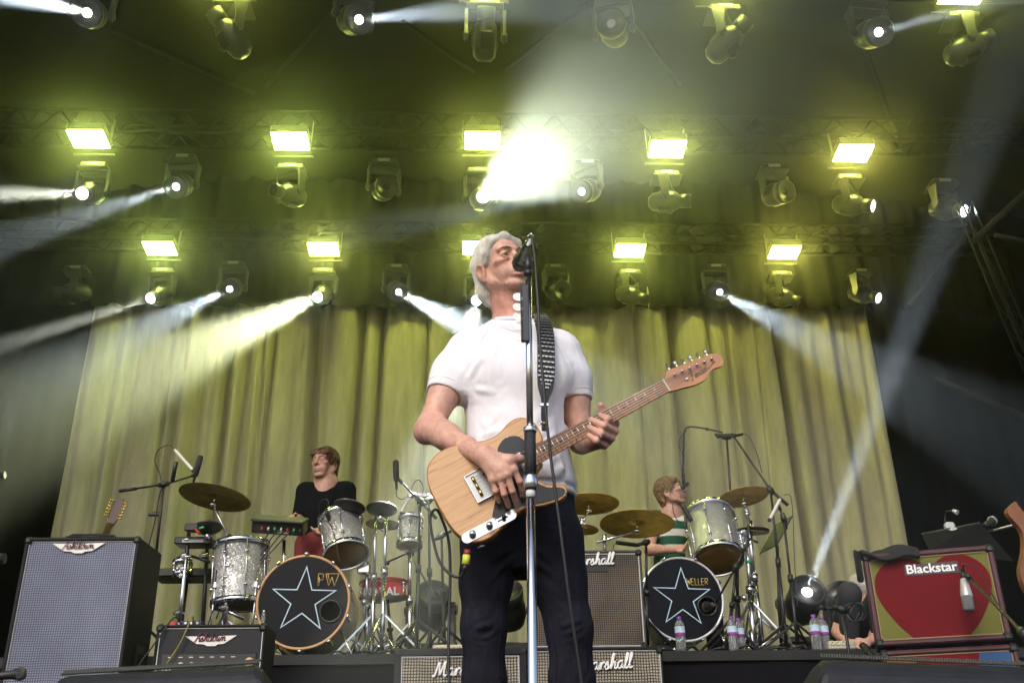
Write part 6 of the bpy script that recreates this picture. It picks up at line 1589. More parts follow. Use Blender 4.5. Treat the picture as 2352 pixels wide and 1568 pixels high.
    fl = [(q(1062, 880), q(1110, 820), .012, .006), (q(1060, 905), q(1100, 960), .013, -.005), (q(1068, 890), q(1130, 900), .012, .005), (q(1075, 870), q(1085, 800), .010, -.006),
          (q(1040, 800), q(1062, 890), .010, -.005), (q(1000, 850), q(1040, 900), .011, .004), (q(1010, 820), q(1050, 870), .010, -.004), (q(985, 880), q(1030, 885), .008, .004),
          (q(1302, 890), q(1250, 960), .014, .006), (q(1300, 900), q(1220, 1010), .016, -.006), (q(1300, 920), q(1262, 1040), .014, .006), (q(1296, 860), q(1275, 800), .010, -.005),
          (q(1330, 830), q(1312, 900), .010, -.005), (q(1345, 860), q(1318, 925), .010, .005), (q(1352, 900), q(1320, 935), .008, -.004),
          (q(1080, 940), q(1150, 1010), .016, .006), (q(1075, 980), q(1130, 1030), .014, -.006), (q(1085, 1000), q(1180, 985), .013, .005), (q(1085, 1030), q(1150, 960), .012, -.005),
          (q(1150, 900), q(1200, 1000), .025, .004), (q(1290, 980), q(1230, 1060), .014, .006), (q(1305, 1040), q(1240, 1100), .013, -.006), (q(1310, 1070), q(1260, 1085), .011, .006), (q(1318, 1095), q(1250, 1110), .011, -.006),
          (q(1300, 1010), q(1290, 1090), .012, .005), (q(1275, 1030), q(1262, 1095), .012, -.005), (q(1322, 1060), q(1312, 1110), .010, .005),
          (q(1140, 770), q(1100, 850), .022, .003), (q(1220, 780), q(1260, 850), .022, .003), (q(1180, 780), q(1190, 900), .03, .003)]
    V = folds(V, N, [(a, b, w*.8, h_*.95) for a, b, w, h_ in fl])
    # ribbed hem: pull in the last few centimetres
    zb = P(1185, 1115, Y=2.9).z
    rib = np.exp(-((V[:, 2]-zb)/.006)**2); V = V-N*(rib*.006)[:, None]
    nzv = np.sin(V[:, 0]*37+V[:, 2]*19)*np.sin(V[:, 2]*29-V[:, 0]*11+1)*.0022; V = V+N*nzv[:, None]
    WH = cloth_mat('white_cotton', (.76,.75,.79), 420, .16, 16, .5)
    sh_ = t.add('sweatshirt', org_mesh('sweatshirt', V, F, base), WH)
    cpts = []
    cc = A(nb)+A((.006,-.022,.010))
    for k in range(28):
        w = 2*pi*k/28; cpts.append((cc[0]+.071*math.cos(w), cc[1]+.002+.068*math.sin(w), cc[2]-.012+.022*math.sin(w)-.006*math.cos(w)))
    t.add('collar', MB().tube(cpts, .0095, 8, closed=True), WH, sh_)
    # raglan seams, cuff and hem stitching
    N = vnormals(V, F)
    for path in (((1128, 742, 2.90), (1100, 800, 2.90), (1078, 850, 2.90), (1066, 885, 2.92)), ((1258, 742, 2.90), (1284, 800, 2.90), (1298, 850, 2.90), (1304, 885, 2.92)),
                 ((1150, 1112, 2.83), (1220, 1114, 2.83), (1280, 1113, 2.85), (1326, 1108, 2.93)), ((1100, 722, 2.94), (1150, 752, 2.90), (1183, 762, 2.89), (1225, 756, 2.89))):
        t.add('seam', seam(V, N, [P(u, v, Y=y) for u, v, y in path]), WH, sh_)
    for sh, el in ((sho_r, elb_r), (sho_l, elb_l)):
        ax_ = (el-sh).normalized(); e = sh+(el-sh)*.56-ax_*.026; a = ax_.orthogonal().normalized(); b = ax_.cross(a)
        t.add('seam', seam(V, N, [e+(a*math.cos(w)+b*math.sin(w))*.062 for w in np.linspace(0, 2*pi, 13)], .0013, 60), WH, sh_)
    # necklace of green beads
    mb = MB()
    for k in range(40):
        w = pi*1.02+pi*.96*k/39; mb.sphere((cc[0]+.064*math.cos(w), cc[1]-.004+.066*math.sin(w), cc[2]-.006+.03*math.sin(w)), .0034, 6)
    t.add('bead_necklace', mb, M('turquoise_beads', (.02,.14,.12), .3, col2=(.05,.05,.03), vscale=90), kind='stuff')
    t.add('ring', MB().torus(Q(1377, 1003, 2.650), (.8, .1, .45), .0115, .0022, 18, 6), CHROME)
    # ---------------- jeans
    s = SDF((base.x-.26, 2.74, .16), (base.x+.30, 3.22, 1.06), .0058)
    hipc = P(1195, 1150, Y=2.97)
    s.loft([(hipc.z+.05, hipc.x+.005, 2.97, .158, .110), (hipc.z-.05, hipc.x, 2.975, .168, .122), (hipc.z-.15, hipc.x+.003, 2.975, .172, .120), (hipc.z-.22, hipc.x+.005, 2.97, .150, .10)], .04, 2.3)
    def leg(pts, rs):
        s.chain([A(P(u, v, Y=y)) for u, v, y in pts], rs, .03)
    leg([(1126, 1235, 2.96), (1116, 1335, 2.95), (1111, 1440, 2.94), (1112, 1560, 2.97), (1114, 1720, 3.02)], [.088, .074, .062, .059, .058])
    leg([(1268, 1235, 2.96), (1283, 1335, 2.95), (1307, 1440, 2.94), (1314, 1560, 2.97), (1320, 1720, 3.02)], [.090, .079, .064, .061, .058])
    V, F = s.mesh(); V = relax(V, F, 1, .5); N = vnormals(V, F)
    def q(u, v, y=2.87): return A(P(u, v, Y=y))
    fl = [(q(1075, 1450), q(1140, 1425), .010, .007), (q(1150, 1440), q(1100, 1462), .010, -.007), (q(1085, 1475), q(1160, 1450), .010, .006), (q(1100, 1500), q(1085, 1560), .012, .006), (q(1140, 1480), q(1120, 1540), .012, -.006),
          (q(1190, 1260), q(1130, 1300), .012, -.007), (q(1185, 1270), q(1120, 1340), .012, .006), (q(1205, 1255), q(1260, 1300), .012, -.007), (q(1215, 1270), q(1280, 1330), .013, .006), (q(1180, 1300), q(1150, 1380), .012, -.005),
          (q(1340, 1420), q(1280, 1440), .011, .006), (q(1345, 1450), q(1290, 1470), .011, -.006), (q(1265, 1460), q(1330, 1490), .011, .006), (q(1350, 1360), q(1345, 1500), .009, .005), (q(1330, 1300), q(1345, 1420), .010, -.005),
          (q(1080, 1300), q(1075, 1420), .010, .004), (q(1240, 1200), q(1320, 1215), .012, -.004), (q(1110, 1380), q(1150, 1410), .013, .005), (q(1250, 1370), q(1300, 1400), .013, .005)]
    V = folds(V, N, [(a, b, w*.65, h_*1.3) for a, b, w, h_ in fl])
    JM = cloth_mat('dark_indigo_denim', (.013,.0128,.021), 320, .3, 24, .7, var=.5)
    jn = t.add('jeans', org_mesh('jeans', V, F, base), JM)
    N = vnormals(V, F)
    for path in (((1347, 1200, 2.95), (1347, 1300, 2.93), (1352, 1400, 2.92), (1362, 1560, 2.94)), ((1064, 1240, 2.94), (1058, 1340, 2.93), (1062, 1440, 2.92), (1066, 1560, 2.94)), ((1196, 1150, 2.86), (1194, 1200, 2.86), (1190, 1250, 2.88)), ((1180, 1262, 2.9), (1172, 1340, 2.88), (1160, 1440, 2.88), (1158, 1560, 2.9)), ((1204, 1262, 2.9), (1225, 1340, 2.88), (1256, 1440, 2.88), (1264, 1560, 2.9))):
        t.add('seam', seam(V, N, [P(u, v, Y=y) for u, v, y in path], .0016), JM, jn)
    for (pts) in (((1349, 1250, 2.93), (1350, 1350, 2.90), (1357, 1450, 2.90), (1363, 1570, 2.93)),): pass
    for sx, u in ((-1, 1116), (1, 1318)):
        p = P(u, 1720, Y=3.02)
        b = SDF((p.x-.09, 2.70, -.01), (p.x+.09, 3.14, .26), .008)
        b.cap((p.x, 3.02, .06), (p.x+sx*.02, 2.84, .035), .045, .036, .02); b.cap((p.x, 3.03, .05), (p.x, 3.03, .22), .05, .055, .02)
        Vb, Fb = b.mesh(); Vb = relax(Vb, Fb, 2); Vb[:, 2] = np.maximum(Vb[:, 2], .001); t.add('shoe', org_mesh('shoe', Vb, Fb, base), M('shoe_leather', (.03,.02,.015), .4))
    return t, T
SINGER, HEADT = singer()

# ================================================================== electric guitar
def electric_guitar():
    nut, brg = P(1529, 886, Y=2.66), P(1096, 1117, Y=2.685)
    ax = (nut-brg); Ls = ax.length; ax.normalize(); k = Ls/.648
    nrm = Vector((.04, -1, .02)); nrm = (nrm-ax*nrm.dot(ax)).normalized()
    G = frame(brg, ax, z=nrm)                    # x to the nut, y to the bass side, z to the audience; origin = bridge saddles
    G = G @ Matrix.Diagonal((k, k, k, 1))
    WOOD = bpy.data.materials.new('butterscotch_ash'); WOOD.use_nodes = True; nt = WOOD.node_tree; N = nt.nodes; L = nt.links; b = N['Principled BSDF']; b.inputs['Roughness'].default_value = .38; b.inputs['Coat Weight'].default_value = .25; b.inputs['Coat Roughness'].default_value = .2
    tc = N.new('ShaderNodeTexCoord'); vr = N.new('ShaderNodeVectorRotate'); vr.rotation_type = 'Y_AXIS'; vr.inputs['Angle'].default_value = math.atan2(ax.z, ax.x); L.new(tc.outputs['Object'], vr.inputs[0])
    mp = N.new('ShaderNodeMapping'); mp.inputs['Scale'].default_value = (3, 40, 70); L.new(vr.outputs[0], mp.inputs[0])
    n1 = N.new('ShaderNodeTexNoise'); n1.inputs['Scale'].default_value = 1.6; n1.inputs['Detail'].default_value = 8; n1.inputs['Roughness'].default_value = .7; L.new(mp.outputs[0], n1.inputs[0])
    rp = N.new('ShaderNodeValToRGB'); e = rp.color_ramp.elements; e[0].position = .30; e[0].color = (.16,.08,.035,1); e[1].position = .50; e[1].color = (.58,.34,.165,1); x_ = e.new(.40); x_.color = (.50,.27,.12,1); x_ = e.new(.75); x_.color = (.64,.40,.21,1)
    L.new(n1.outputs[0], rp.inputs[0]); L.new(rp.outputs[0], b.inputs['Base Color'])
    EDGE = M('worn_amber_edge', (.40,.16,.035), .4, var=.35, vscale=22)
    MAPLE = M('aged_maple', (.42,.20,.10), .38, var=.15, vscale=24); ROSE = M('brown_fretboard', (.26,.115,.05), .45, var=.3, vscale=40)
    t = Thing('electric_guitar', 'pale wood electric guitar with black pickguard slung across the singer', 'guitar', G @ Vector((-.16, 0, -.02)))
    # body outline (x toward the neck, y bass side up)
    ctl = [(-.135,.0),(-.132,.075),(-.105,.133),(-.05,.158),(.02,.150),(.085,.124),(.135,.120),(.185,.137),(.225,.135),(.253,.105),(.258,.06),(.247,.031),
           (.215,.029),(.205,.0),(.207,-.026),(.214,-.031),(.197,-.040),(.180,-.052),(.178,-.075),(.197,-.098),(.225,-.112),(.240,-.130),(.232,-.150),(.205,-.160),(.150,-.150),(.095,-.131),(.03,-.140),(-.04,-.158),(-.098,-.142),(-.128,-.085)]
    ctl = [(.025+(a-.025)*.945, b_*.945) for a, b_ in ctl]
    out = [(p.x, p.y) for p in spline([(a, b_, 0) for a, b_ in ctl]+[(ctl[0][0], ctl[0][1], 0)], 4)[:-1]]
    area = sum(out[i][0]*out[(i+1) % len(out)][1]-out[(i+1) % len(out)][0]*out[i][1] for i in range(len(out)))
    if area < 0: out = out[::-1]
    cx = sum(p[0] for p in out)/len(out); n = len(out)
    def inset(d):
        r = []
        for i in range(n):
            p0 = Vector(out[i-1]+(0,)); p1 = Vector(out[i]+(0,)); p2 = Vector(out[(i+1) % n]+(0,)); tg = (p2-p0).normalized(); r.append((p1.x-tg.y*d, p1.y+tg.x*d))
        return r
    m = MB(G); lay = [(inset(.004), -.049), (out, -.045), (out, -.010), (inset(.0015), -.0075), (inset(.004), -.006)]
    V = []; F = []
    for poly, z in lay: V += [(p[0], p[1], z) for p in poly]
    for q in range(len(lay)-1): F += [(q*n+i, q*n+(i+1) % n, (q+1)*n+(i+1) % n, (q+1)*n+i) for i in range(n)]
    m.raw(V, F, True); bd = t.add('body_edge', m, EDGE)
    m = MB(G); ins = inset(.004); m.raw([(p[0], p[1], -.0058) for p in ins]+[(p[0], p[1], -.0492) for p in ins], [tuple(range(n)), tuple(range(n, 2*n))[::-1]]); t.add('body_top', m, WOOD)
    # pickguard
    pg = [(.205,.030),(.190,.080),(.150,.096),(.115,.080),(.095,.050),(.060,.046),(.058,-.046),(.030,-.062),(.010,-.085),(-.005,-.105),(.010,-.118),(.070,-.112),(.120,-.130),(.170,-.145),(.215,-.150),(.231,-.138),(.218,-.122),(.188,-.106),(.168,-.078),(.170,-.052),(.196,-.030)]
    pg = [(.025+(a-.025)*.945, b_*.945) for a, b_ in pg]
    pgs = [(p.x, p.y) for p in spline([(a, b_, 0) for a, b_ in pg]+[(pg[0][0], pg[0][1], 0)], 3)[:-1]][::-1]
    PGM = M('black_pickguard', (.012,.013,.016), .25)
    p_ = t.add('pickguard', MB(G).prism(pgs, .0025, z0=-.0055), PGM)
    for (a, b_) in ((.195,.06),(.15,.09),(.1,.055),(.06,-.05),(.0,-.108),(.1,-.118),(.21,-.145),(.19,-.105)):
        t.add('screw', MB(G).lathe([(0,.0012),(.003,.0008),(.0032,0)], (a, b_, -.003), (0,0,1), 8), CHROME, p_)
    # neck, fretboard, frets
    nk = [(.175,-.0275),(.648,-.0213),(.648,.0213),(.175,.0275)]
    m = MB(G); m.prism(nk, .005, z0=-.001); t.add('fretboard', m, ROSE); fb = t.root.children[-1]
    m = MB(G); pts = []
    for x, w, d in ((.16,.0275,.024),(.30,.0262,.020),(.50,.0235,.019),(.66,.0213,.018)):
        pts.append((x, w, d))
    V = []; F = []; nn = 10
    for x, w, d in pts:
        for q in range(nn+1): a_ = pi*q/nn; V.append((x, w*math.cos(a_), -.0012-d*math.sin(a_)))
    for i in range(len(pts)-1): F += [(i*(nn+1)+q, (i+1)*(nn+1)+q, (i+1)*(nn+1)+q+1, i*(nn+1)+q+1) for q in range(nn)]
    m.raw(V, F, True); t.add('neck', m, MAPLE)
    FRW = M('fret_wire', (.75,.75,.72), .25, 1.0)
    for i in range(1, 22):
        x = .648-.648*(1-2**(-i/12)); x = .648*2**(-i/12)
        w = .0213+(.0275-.0213)*(.648-x)/.473
        t.add('fret', MB(G).cyl((x, -w, .0042), (x, w, .0042), .0013, n=6), FRW, fb)
    t.add('nut', MB(G).box((.650, 0, .003), (.004, .043, .006)), M('bone', (.7,.66,.52), .4), fb)
    for i in (3, 5, 7, 9, 12, 15, 17, 19):
        x = .648*(2**(-i/12)+2**(-(i-1)/12))/2
        for dy in ((-.011, .011) if i == 12 else (0,)): t.add('fret_marker', MB(G).lathe([(0,.0003),(.0034,.0002)], (x, dy, .0041), (0,0,1), 12), BLACK, fb)
    # headstock
    hs = [(.648,-.0213),(.690,-.0235),(.735,-.034),(.770,-.046),(.800,-.046),(.820,-.034),(.834,-.033),(.846,-.018),(.844,.004),(.828,.017),(.800,.024),(.700,.042),(.680,.043),(.668,.030),(.660,.0225),(.648,.0213)]
    hs = [(.648,-.0213),(.690,-.030),(.730,-.040),(.765,-.040),(.790,-.027),(.808,-.023),(.832,-.027),(.850,-.010),(.846,.012),(.828,.022),(.800,.024),(.710,.036),(.676,.040),(.666,.030),(.660,.0225),(.648,.0213)]
    hso = [(p.x, p.y) for p in spline([(a, b_, 0) for a, b_ in hs], 4)]
    hd = t.add('headstock', MB(G).prism(hso, .014, z0=-.014), MAPLE)
    for i in range(6):
        x = .690+i*.0255; y = .017-i*.0022
        t.add('string_post', MB(G).lathe([(.0055,0),(.0055,.002),(.0032,.003),(.003,.012),(0,.012)], (x, y, 0), (0,0,1), 10), CHROME, hd)
        yo = .038-(x-.69)*.135
        kp = t.add('tuning_peg', MB(G).cyl((x, yo-.004, -.008), (x, yo+.012, -.008), .0028, n=8), CHROME, hd)
        t.add('peg_button', MB(G).box((x, yo+.018, -.008), (.012 if i % 2 else .006, .013, .014 if i % 2 == 0 else .007), bev=.003), CHROME, kp)
    t.add('string_tree', MB(G).box((.715, -.012, .003), (.010, .006, .006), bev=.001), CHROME, hd)
    Mt = G @ Matrix.Translation((.728, -.022, .0004)) @ Matrix.Rotation(rad(4), 4, 'Z')
    t.add('lettering', script_text('Fender', .062, Mt, .055), M('logo_grey', (.16,.13,.10), .4), hd)
    t.add('lettering', text_mb('TELECASTER', .007, G @ Matrix.Translation((.788, -.019, .0006)) @ Matrix.Rotation(rad(18), 4, 'Z'), .0002), M('logo_dark', (.06,.04,.03), .5), hd)
    # bridge, pickups, controls
    bp = t.add('bridge_plate', MB(G).box((.028, 0, -.0035), (.098, .088, .004), bev=.0015), STEEL)
    for s_ in (-1, 1): t.add('bridge_rail', MB(G).box((.028, s_*.0435, .0), (.098, .002, .010)), CHROME, bp)
    t.add('bridge_rail', MB(G).box((-.020, 0, .0), (.002, .086, .010)), CHROME, bp)
    for q in (-1, 0, 1): t.add('saddle', MB(G).cyl((.0, q*.022-.0095, .004), (.0, q*.022+.0095, .004), .0048, n=10), M('brass', (.7,.45,.12), .25, 1.0), bp)
    pc = t.add('bridge_pickup', MB(G).box((.048, -.0, .003), (.020, .070, .010), M=Matrix.Rotation(rad(14), 3, 'Z'), bev=.004), BLACK)
    for q in range(6): t.add('pole_piece', MB(G).lathe([(0,.0005),(.0028,.0003),(.0028,-.002)], (.048+(-.027+q*.0108)*-.25, -.027+q*.0108, .0085), (0,0,1), 8), STEEL, pc)
    t.add('neck_pickup', MB(G).box((.152, 0, .003), (.020, .066, .010), bev=.005), CHROME)
    cpx = [(.009*math.cos(a)*1.5, 0) for a in (0,)]
    plate = []
    for a_ in np.linspace(-pi/2, pi/2, 9): plate.append((.062+.0155*math.cos(a_), -.0155*-math.sin(a_)))
    for a_ in np.linspace(pi/2, 3*pi/2, 9): plate.append((-.080+.0155*math.cos(a_), .0155*math.sin(a_)))
    Gc = G @ Matrix.Translation((-.015, -.118, 0)) @ Matrix.Rotation(rad(-1), 4, 'Z')
    cp = t.add('control_plate', MB(Gc).prism(plate, .002, z0=-.0057), CHROME)
    for x in (-.062, -.008):
        kb = t.add('knob', MB(Gc).lathe([(.0105,-.004),(.0100,.004),(.0095,.015)], (x, 0, 0), (0,0,1), 18), M('knob_knurled', (.05,.05,.05), .35, .8)); t.add('knob_cap', MB(Gc).lathe([(.0096,.015),(.0085,.0185),(0,.020)], (x, 0, 0), (0,0,1), 18), CHROME, kb)
    t.add('switch_slot', MB(Gc).box((.035, 0, -.003), (.032, .004, .002)), BLACK, cp); t.add('switch', MB(Gc).cyl((.035,0,-.003), (.040,0,.010), .002, n=8).lathe([(0,.02),(.006,.018),(.0065,.010),(.003,.006)], (.036, 0, 0), (.25,0,1), 12), BLACK)
    for q in range(6):
        y0 = -.027+q*.0108; y1 = -.0175+q*.007; xp = .690+q*.0255 if True else 0
        xp = .690+(5-q)*0; xp = .690+(5-q)*.0255
        xp = .690+(q and (5-q) or 5)*.0255 if False else .690+(5-q)*.0255
        t.add('string', MB(G).tube([(0, y0, .010), (.648, y1, .0066), (xp, .017-(5-q)*.0022, .006)], .0004+.00011*q, 5), M('string_steel', (.6,.58,.54), .3, 1.0))
    t.add('output_jack', MB(G).lathe([(.012,0),(.012,.003),(.006,.004),(0,.002)], (-.070,-.154,-.026), (-.25,-1,0), 14), CHROME)
    t.add('strap_button', MB(G).lathe([(.003,0),(.003,.006),(.007,.009),(.006,.011),(0,.011)], (.257, .085, -.026), (1,.2,0), 12), CHROME)
    # strap: leather band over the shoulder with a scalloped white front
    SB_ = M('strap_leather', (.012,.013,.016), .5, bump=.2, bscale=150)
    pts = [P(1251, 990, Y=2.735), P(1250, 950, Y=2.775), P(1251, 920, Y=2.80), P(1253, 890, Y=2.815), P(1254, 850, Y=2.822), P(1254, 800, Y=2.835), P(1252, 765, Y=2.865), P(1246, 738, Y=2.91), P(1238, 724, Y=2.97), P(1234, 722, Y=3.05), P(1220, 780, Y=3.12)]
    wd = [.009, .010, .011, .024, .0275, .0275, .0275, .0275, .0275, .0275, .0275]
    sp_ = spline([tuple(p) for p in pts], 6); ws = [x.x for x in spline([(w, 0, 0) for w in wd], 6)]
    V = []; F = []
    SDIR = Vector((1, .12, 0)).normalized()
    for i, p in enumerate(sp_):
        tg = (sp_[min(i+1, len(sp_)-1)]-sp_[max(i-1, 0)]).normalized(); sdv = (SDIR-tg*SDIR.dot(tg)).normalized(); nv = tg.cross(sdv)
        if nv.y > 0 and i < 40: nv = -nv
        for a_, b_ in ((-1, 0), (1, 0), (1, .0035), (-1, .0035)): V.append(tuple(p+sdv*ws[i]*a_+nv*b_))
    for i in range(len(sp_)-1): F += [(i*4+q, i*4+(q+1) % 4, (i+1)*4+(q+1) % 4, (i+1)*4+q) for q in range(4)]
    st = t.add('strap', MB().raw(V, F), SB_)
    mw, mk = MB(), MB()
    R0 = 18; rows = 21
    for r_ in range(rows):
        fi = R0+ r_*(len(sp_)-R0-14)/rows; i = int(fi); p = sp_[i].lerp(sp_[i+1], fi-i); w = ws[i]*.93
        if r_ < 3: w = w*(.4+.2*r_)
        tg = (sp_[i+1]-sp_[i]).normalized(); sdv = (SDIR-tg*SDIR.dot(tg)).normalized(); nv = tg.cross(sdv); nv = nv if nv.y < 0 else -nv
        nsc = 4
        Vv = []; top = []; bot = []
        for q in range(nsc*6+1):
            x = -1+2*q/(nsc*6); sc = abs(math.sin(pi*(q/6+(.5 if r_ % 2 else 0))))
            bot.append(p+sdv*w*x-tg*(.0022+.0046*sc**.7)+nv*.0085); top.append(p+sdv*w*x+tg*.0012+nv*.0045)
        m_ = len(bot); Vv = [tuple(x) for x in bot+top]+[tuple(x-nv*.0012) for x in bot]
        mw.raw(Vv, [(q, q+1, m_+q+1, m_+q) for q in range(m_-1)]+[(2*m_+q, 2*m_+q+1, q+1, q) for q in range(m_-1)])
    t.add('strap_scales', mw, M('white_leather', (.62,.63,.62), .45), st, kind='stuff')
    t.add('strap_buckle', MB().box(P(1250, 929, Y=2.785), (.030,.006,.012), bev=.002), CHROME, st)
    t.add('strap_stud', MB().lathe([(0,.004),(.004,.003),(.005,0)], P(1250, 971, Y=2.742), (0,-1,0), 10), M('brass', (.7,.45,.12), .25, 1.0), st)
    return t, G
GUITAR, GG = electric_guitar()
# instrument cable with its coloured plug
_j = P(1072, 1262, Y=2.70)
t = Thing('instrument_cable', 'black guitar cable with a red and yellow banded plug hanging below the guitar', 'cable', P(1069, 1310, Y=2.70))
t.add('plug_sleeve', MB().cyl(P(1074, 1262, Y=2.70), P(1072, 1276, Y=2.70), .0095, n=12), M('plug_maroon', (.22,.02,.03), .4)); t.add('plug_band', MB().cyl(P(1072, 1274, Y=2.70), P(1069, 1296, Y=2.70), .0105, n=12), M('plug_yellow', (.55,.60,.06), .4)); t.add('plug_boot', MB().cyl(P(1069, 1295, Y=2.70), P(1066, 1312, Y=2.70), .0088, .006, n=12), BLACK)
t.add('lead', MB().tube(spline([P(1067, 1311, Y=2.70), P(1056, 1324, Y=2.71), P(1035, 1318, Y=2.72), P(1010, 1290, Y=2.74), P(995, 1240, Y=2.76), P(988, 1190, Y=2.78), P(998, 1170, Y=2.80), P(1010, 1180, Y=2.82), P(1030, 1240, Y=2.84), P(1034, 1330, Y=2.84), P(1030, 1480, Y=2.82), P(1033, 1640, Y=2.8)], 7), .0042, 8), CABLE)

# ================================================================== vocal microphone and its chrome stand
def vocal_stand():
    top = P(1213, 604, Y=2.53); f = P(1224, 1600, Y=2.50); base = Vector((f.x, 2.50, 0))
    t = Thing('microphone_stand', 'chrome straight microphone stand in front of the singer with a row of guitar picks', 'microphone stand', base)
    def at(v): 
        k = (v-604)/(1600-604); y = 2.53-.03*k; return P(1213+11*k, v, Y=y)
    t.add('upper_shaft', MB().cyl(at(618), at(1000), .0092, n=20), CHROME)
    t.add('collar', MB().lathe([(.009,-.012),(.017,-.010),(.0185,-.004),(.0185,.004),(.016,.008),(.009,.010)], at(986), (0,0,1), 20), CHROME)
    t.add('grip', MB().cyl(at(993), at(1094), .0155, n=20), M('grip_leather', (.014,.014,.016), .5, bump=.6, bscale=260))
    t.add('clutch', MB().lathe([(.0155,-.018),(.018,-.012),(.0195,0),(.018,.012),(.0155,.016)], at(1105), (0,0,1), 22), CHROME)
    t.add('clutch_band', MB().cyl(at(1113), at(1126), .0145, n=20), BLACK); t.add('label', MB().cyl(at(1126), at(1143), .0127, n=20), M('clear_sticker', (.55,.55,.55), .4))
    t.add('lower_shaft', MB().tube([at(1120), at(1600), base+Vector((0,0,.02))], .0122, 22), CHROME)
    t.add('foot_plate', MB().lathe([(0,.03),(.03,.028),(.06,.018),(.14,.012),(.145,.0),(0,0)], base, (0,0,1), 36), MATTE)
    # clip
    m = MB(); c = at(604); m.cyl(at(634), at(622), .0135, n=14); m.tube([at(622), at(608), P(1212, 585, Y=2.535)], [.013, .012, .010], 12); t.add('clip', m, BLACK)
    for sx in (-1, 1): t.add('clip_jaw', MB().tube([P(1213+sx*9, 604, Y=2.53), P(1213+sx*13, 592, Y=2.54), P(1214+sx*13, 578, Y=2.55)], .004, 8), BLACK)
    # pick holder
    a, b = P(1204, 655, Y=2.515), P(1207, 785, Y=2.512)
    ho = t.add('pick_holder', MB(frame((a+b)/2, (1,0,0), y=(a-b))).box((0, 0, 0), (.0235, (a-b).length, .014), bev=.002).box((-.0105, 0, .006), (.004, (a-b).length, .012), bev=.001), M('holder_black', (.022,.024,.034), .5))
    PK = M('pearl_pick', (.72,.70,.66), .25, col2=(.88,.87,.85), vscale=70)
    for i, v in enumerate((682, 705, 727, 749, 773)):
        c = P(1189, v, Y=2.508); pk = [(.013,-.009),(.012,.011),(.004,.0145),(-.006,.013),(-.0125,.007),(-.0135,0),(-.012,-.007),(-.005,-.0135),(.006,-.0145)]
        pts = [(p.x, p.y) for p in spline([(x, y, 0) for x, y in pk]+[(pk[0][0], pk[0][1], 0)], 3)[:-1]]
        t.add('guitar_pick', MB().prism(pts[::-1] if False else pts, .0012, frame(c, (1, .05, .05*(i-2)*.4), y=(0, .25, .97))), PK, ho)
    # the microphone
    tip, tail = P(1192, 612, Y=2.715), P(1213, 558, Y=2.545)
    ax = (tip-tail); L = ax.length; ax.normalize()
    mt = Thing('vocal_microphone', 'black vocal microphone held right against the mouth of the singer', 'microphone', tail)
    mt.add('body', MB().lathe([(.0,-.0),(.0105,0),(.0118,.010),(.0125,.02),(.0175,L*.55),(.0225,L*.66),(.0230,L*.69)], tail, ax, 20), M('mic_body_black', (.014,.014,.016), .38))
    mt.add('grille', MB().lathe([(.0230,L*.69),(.0255,L*.70),(.0255,L*.73),(.0250,L*.74),(.0252,L*.86),(.0225,L*.95),(.014,L*.99),(0,L)], tail, ax, 20), M('mic_grille_black', (.02,.02,.022), .5, .4, bump=.8, bscale=700))
    mt.add('connector', MB().lathe([(.0,-.062),(.0065,-.060),(.0075,-.05),(.0098,-.035),(.0102,-.004),(.0098,.002)], tail, ax, 14), CHROME)
    mt.add('ring', MB().torus(tail+ax*L*.69, ax, .0235, .0018, 24, 6), BLACK)
    e = tail-ax*.06
    cable('black microphone cable arching over the microphone and down the chrome stand', [e, P(1216, 545, Y=2.495), P(1222, 548, Y=2.485), P(1228, 590, Y=2.485), P(1232, 640, Y=2.49), P(1237, 720, Y=2.485), P(1240, 790, Y=2.48), P(1248, 880, Y=2.47), P(1258, 990, Y=2.47), P(1273, 1110, Y=2.47), P(1284, 1190, Y=2.47), P(1293, 1260, Y=2.47), P(1310, 1390, Y=2.48), P(1335, 1560, Y=2.5), P(1350, 1680, Y=2.5)], .0042)
vocal_stand()
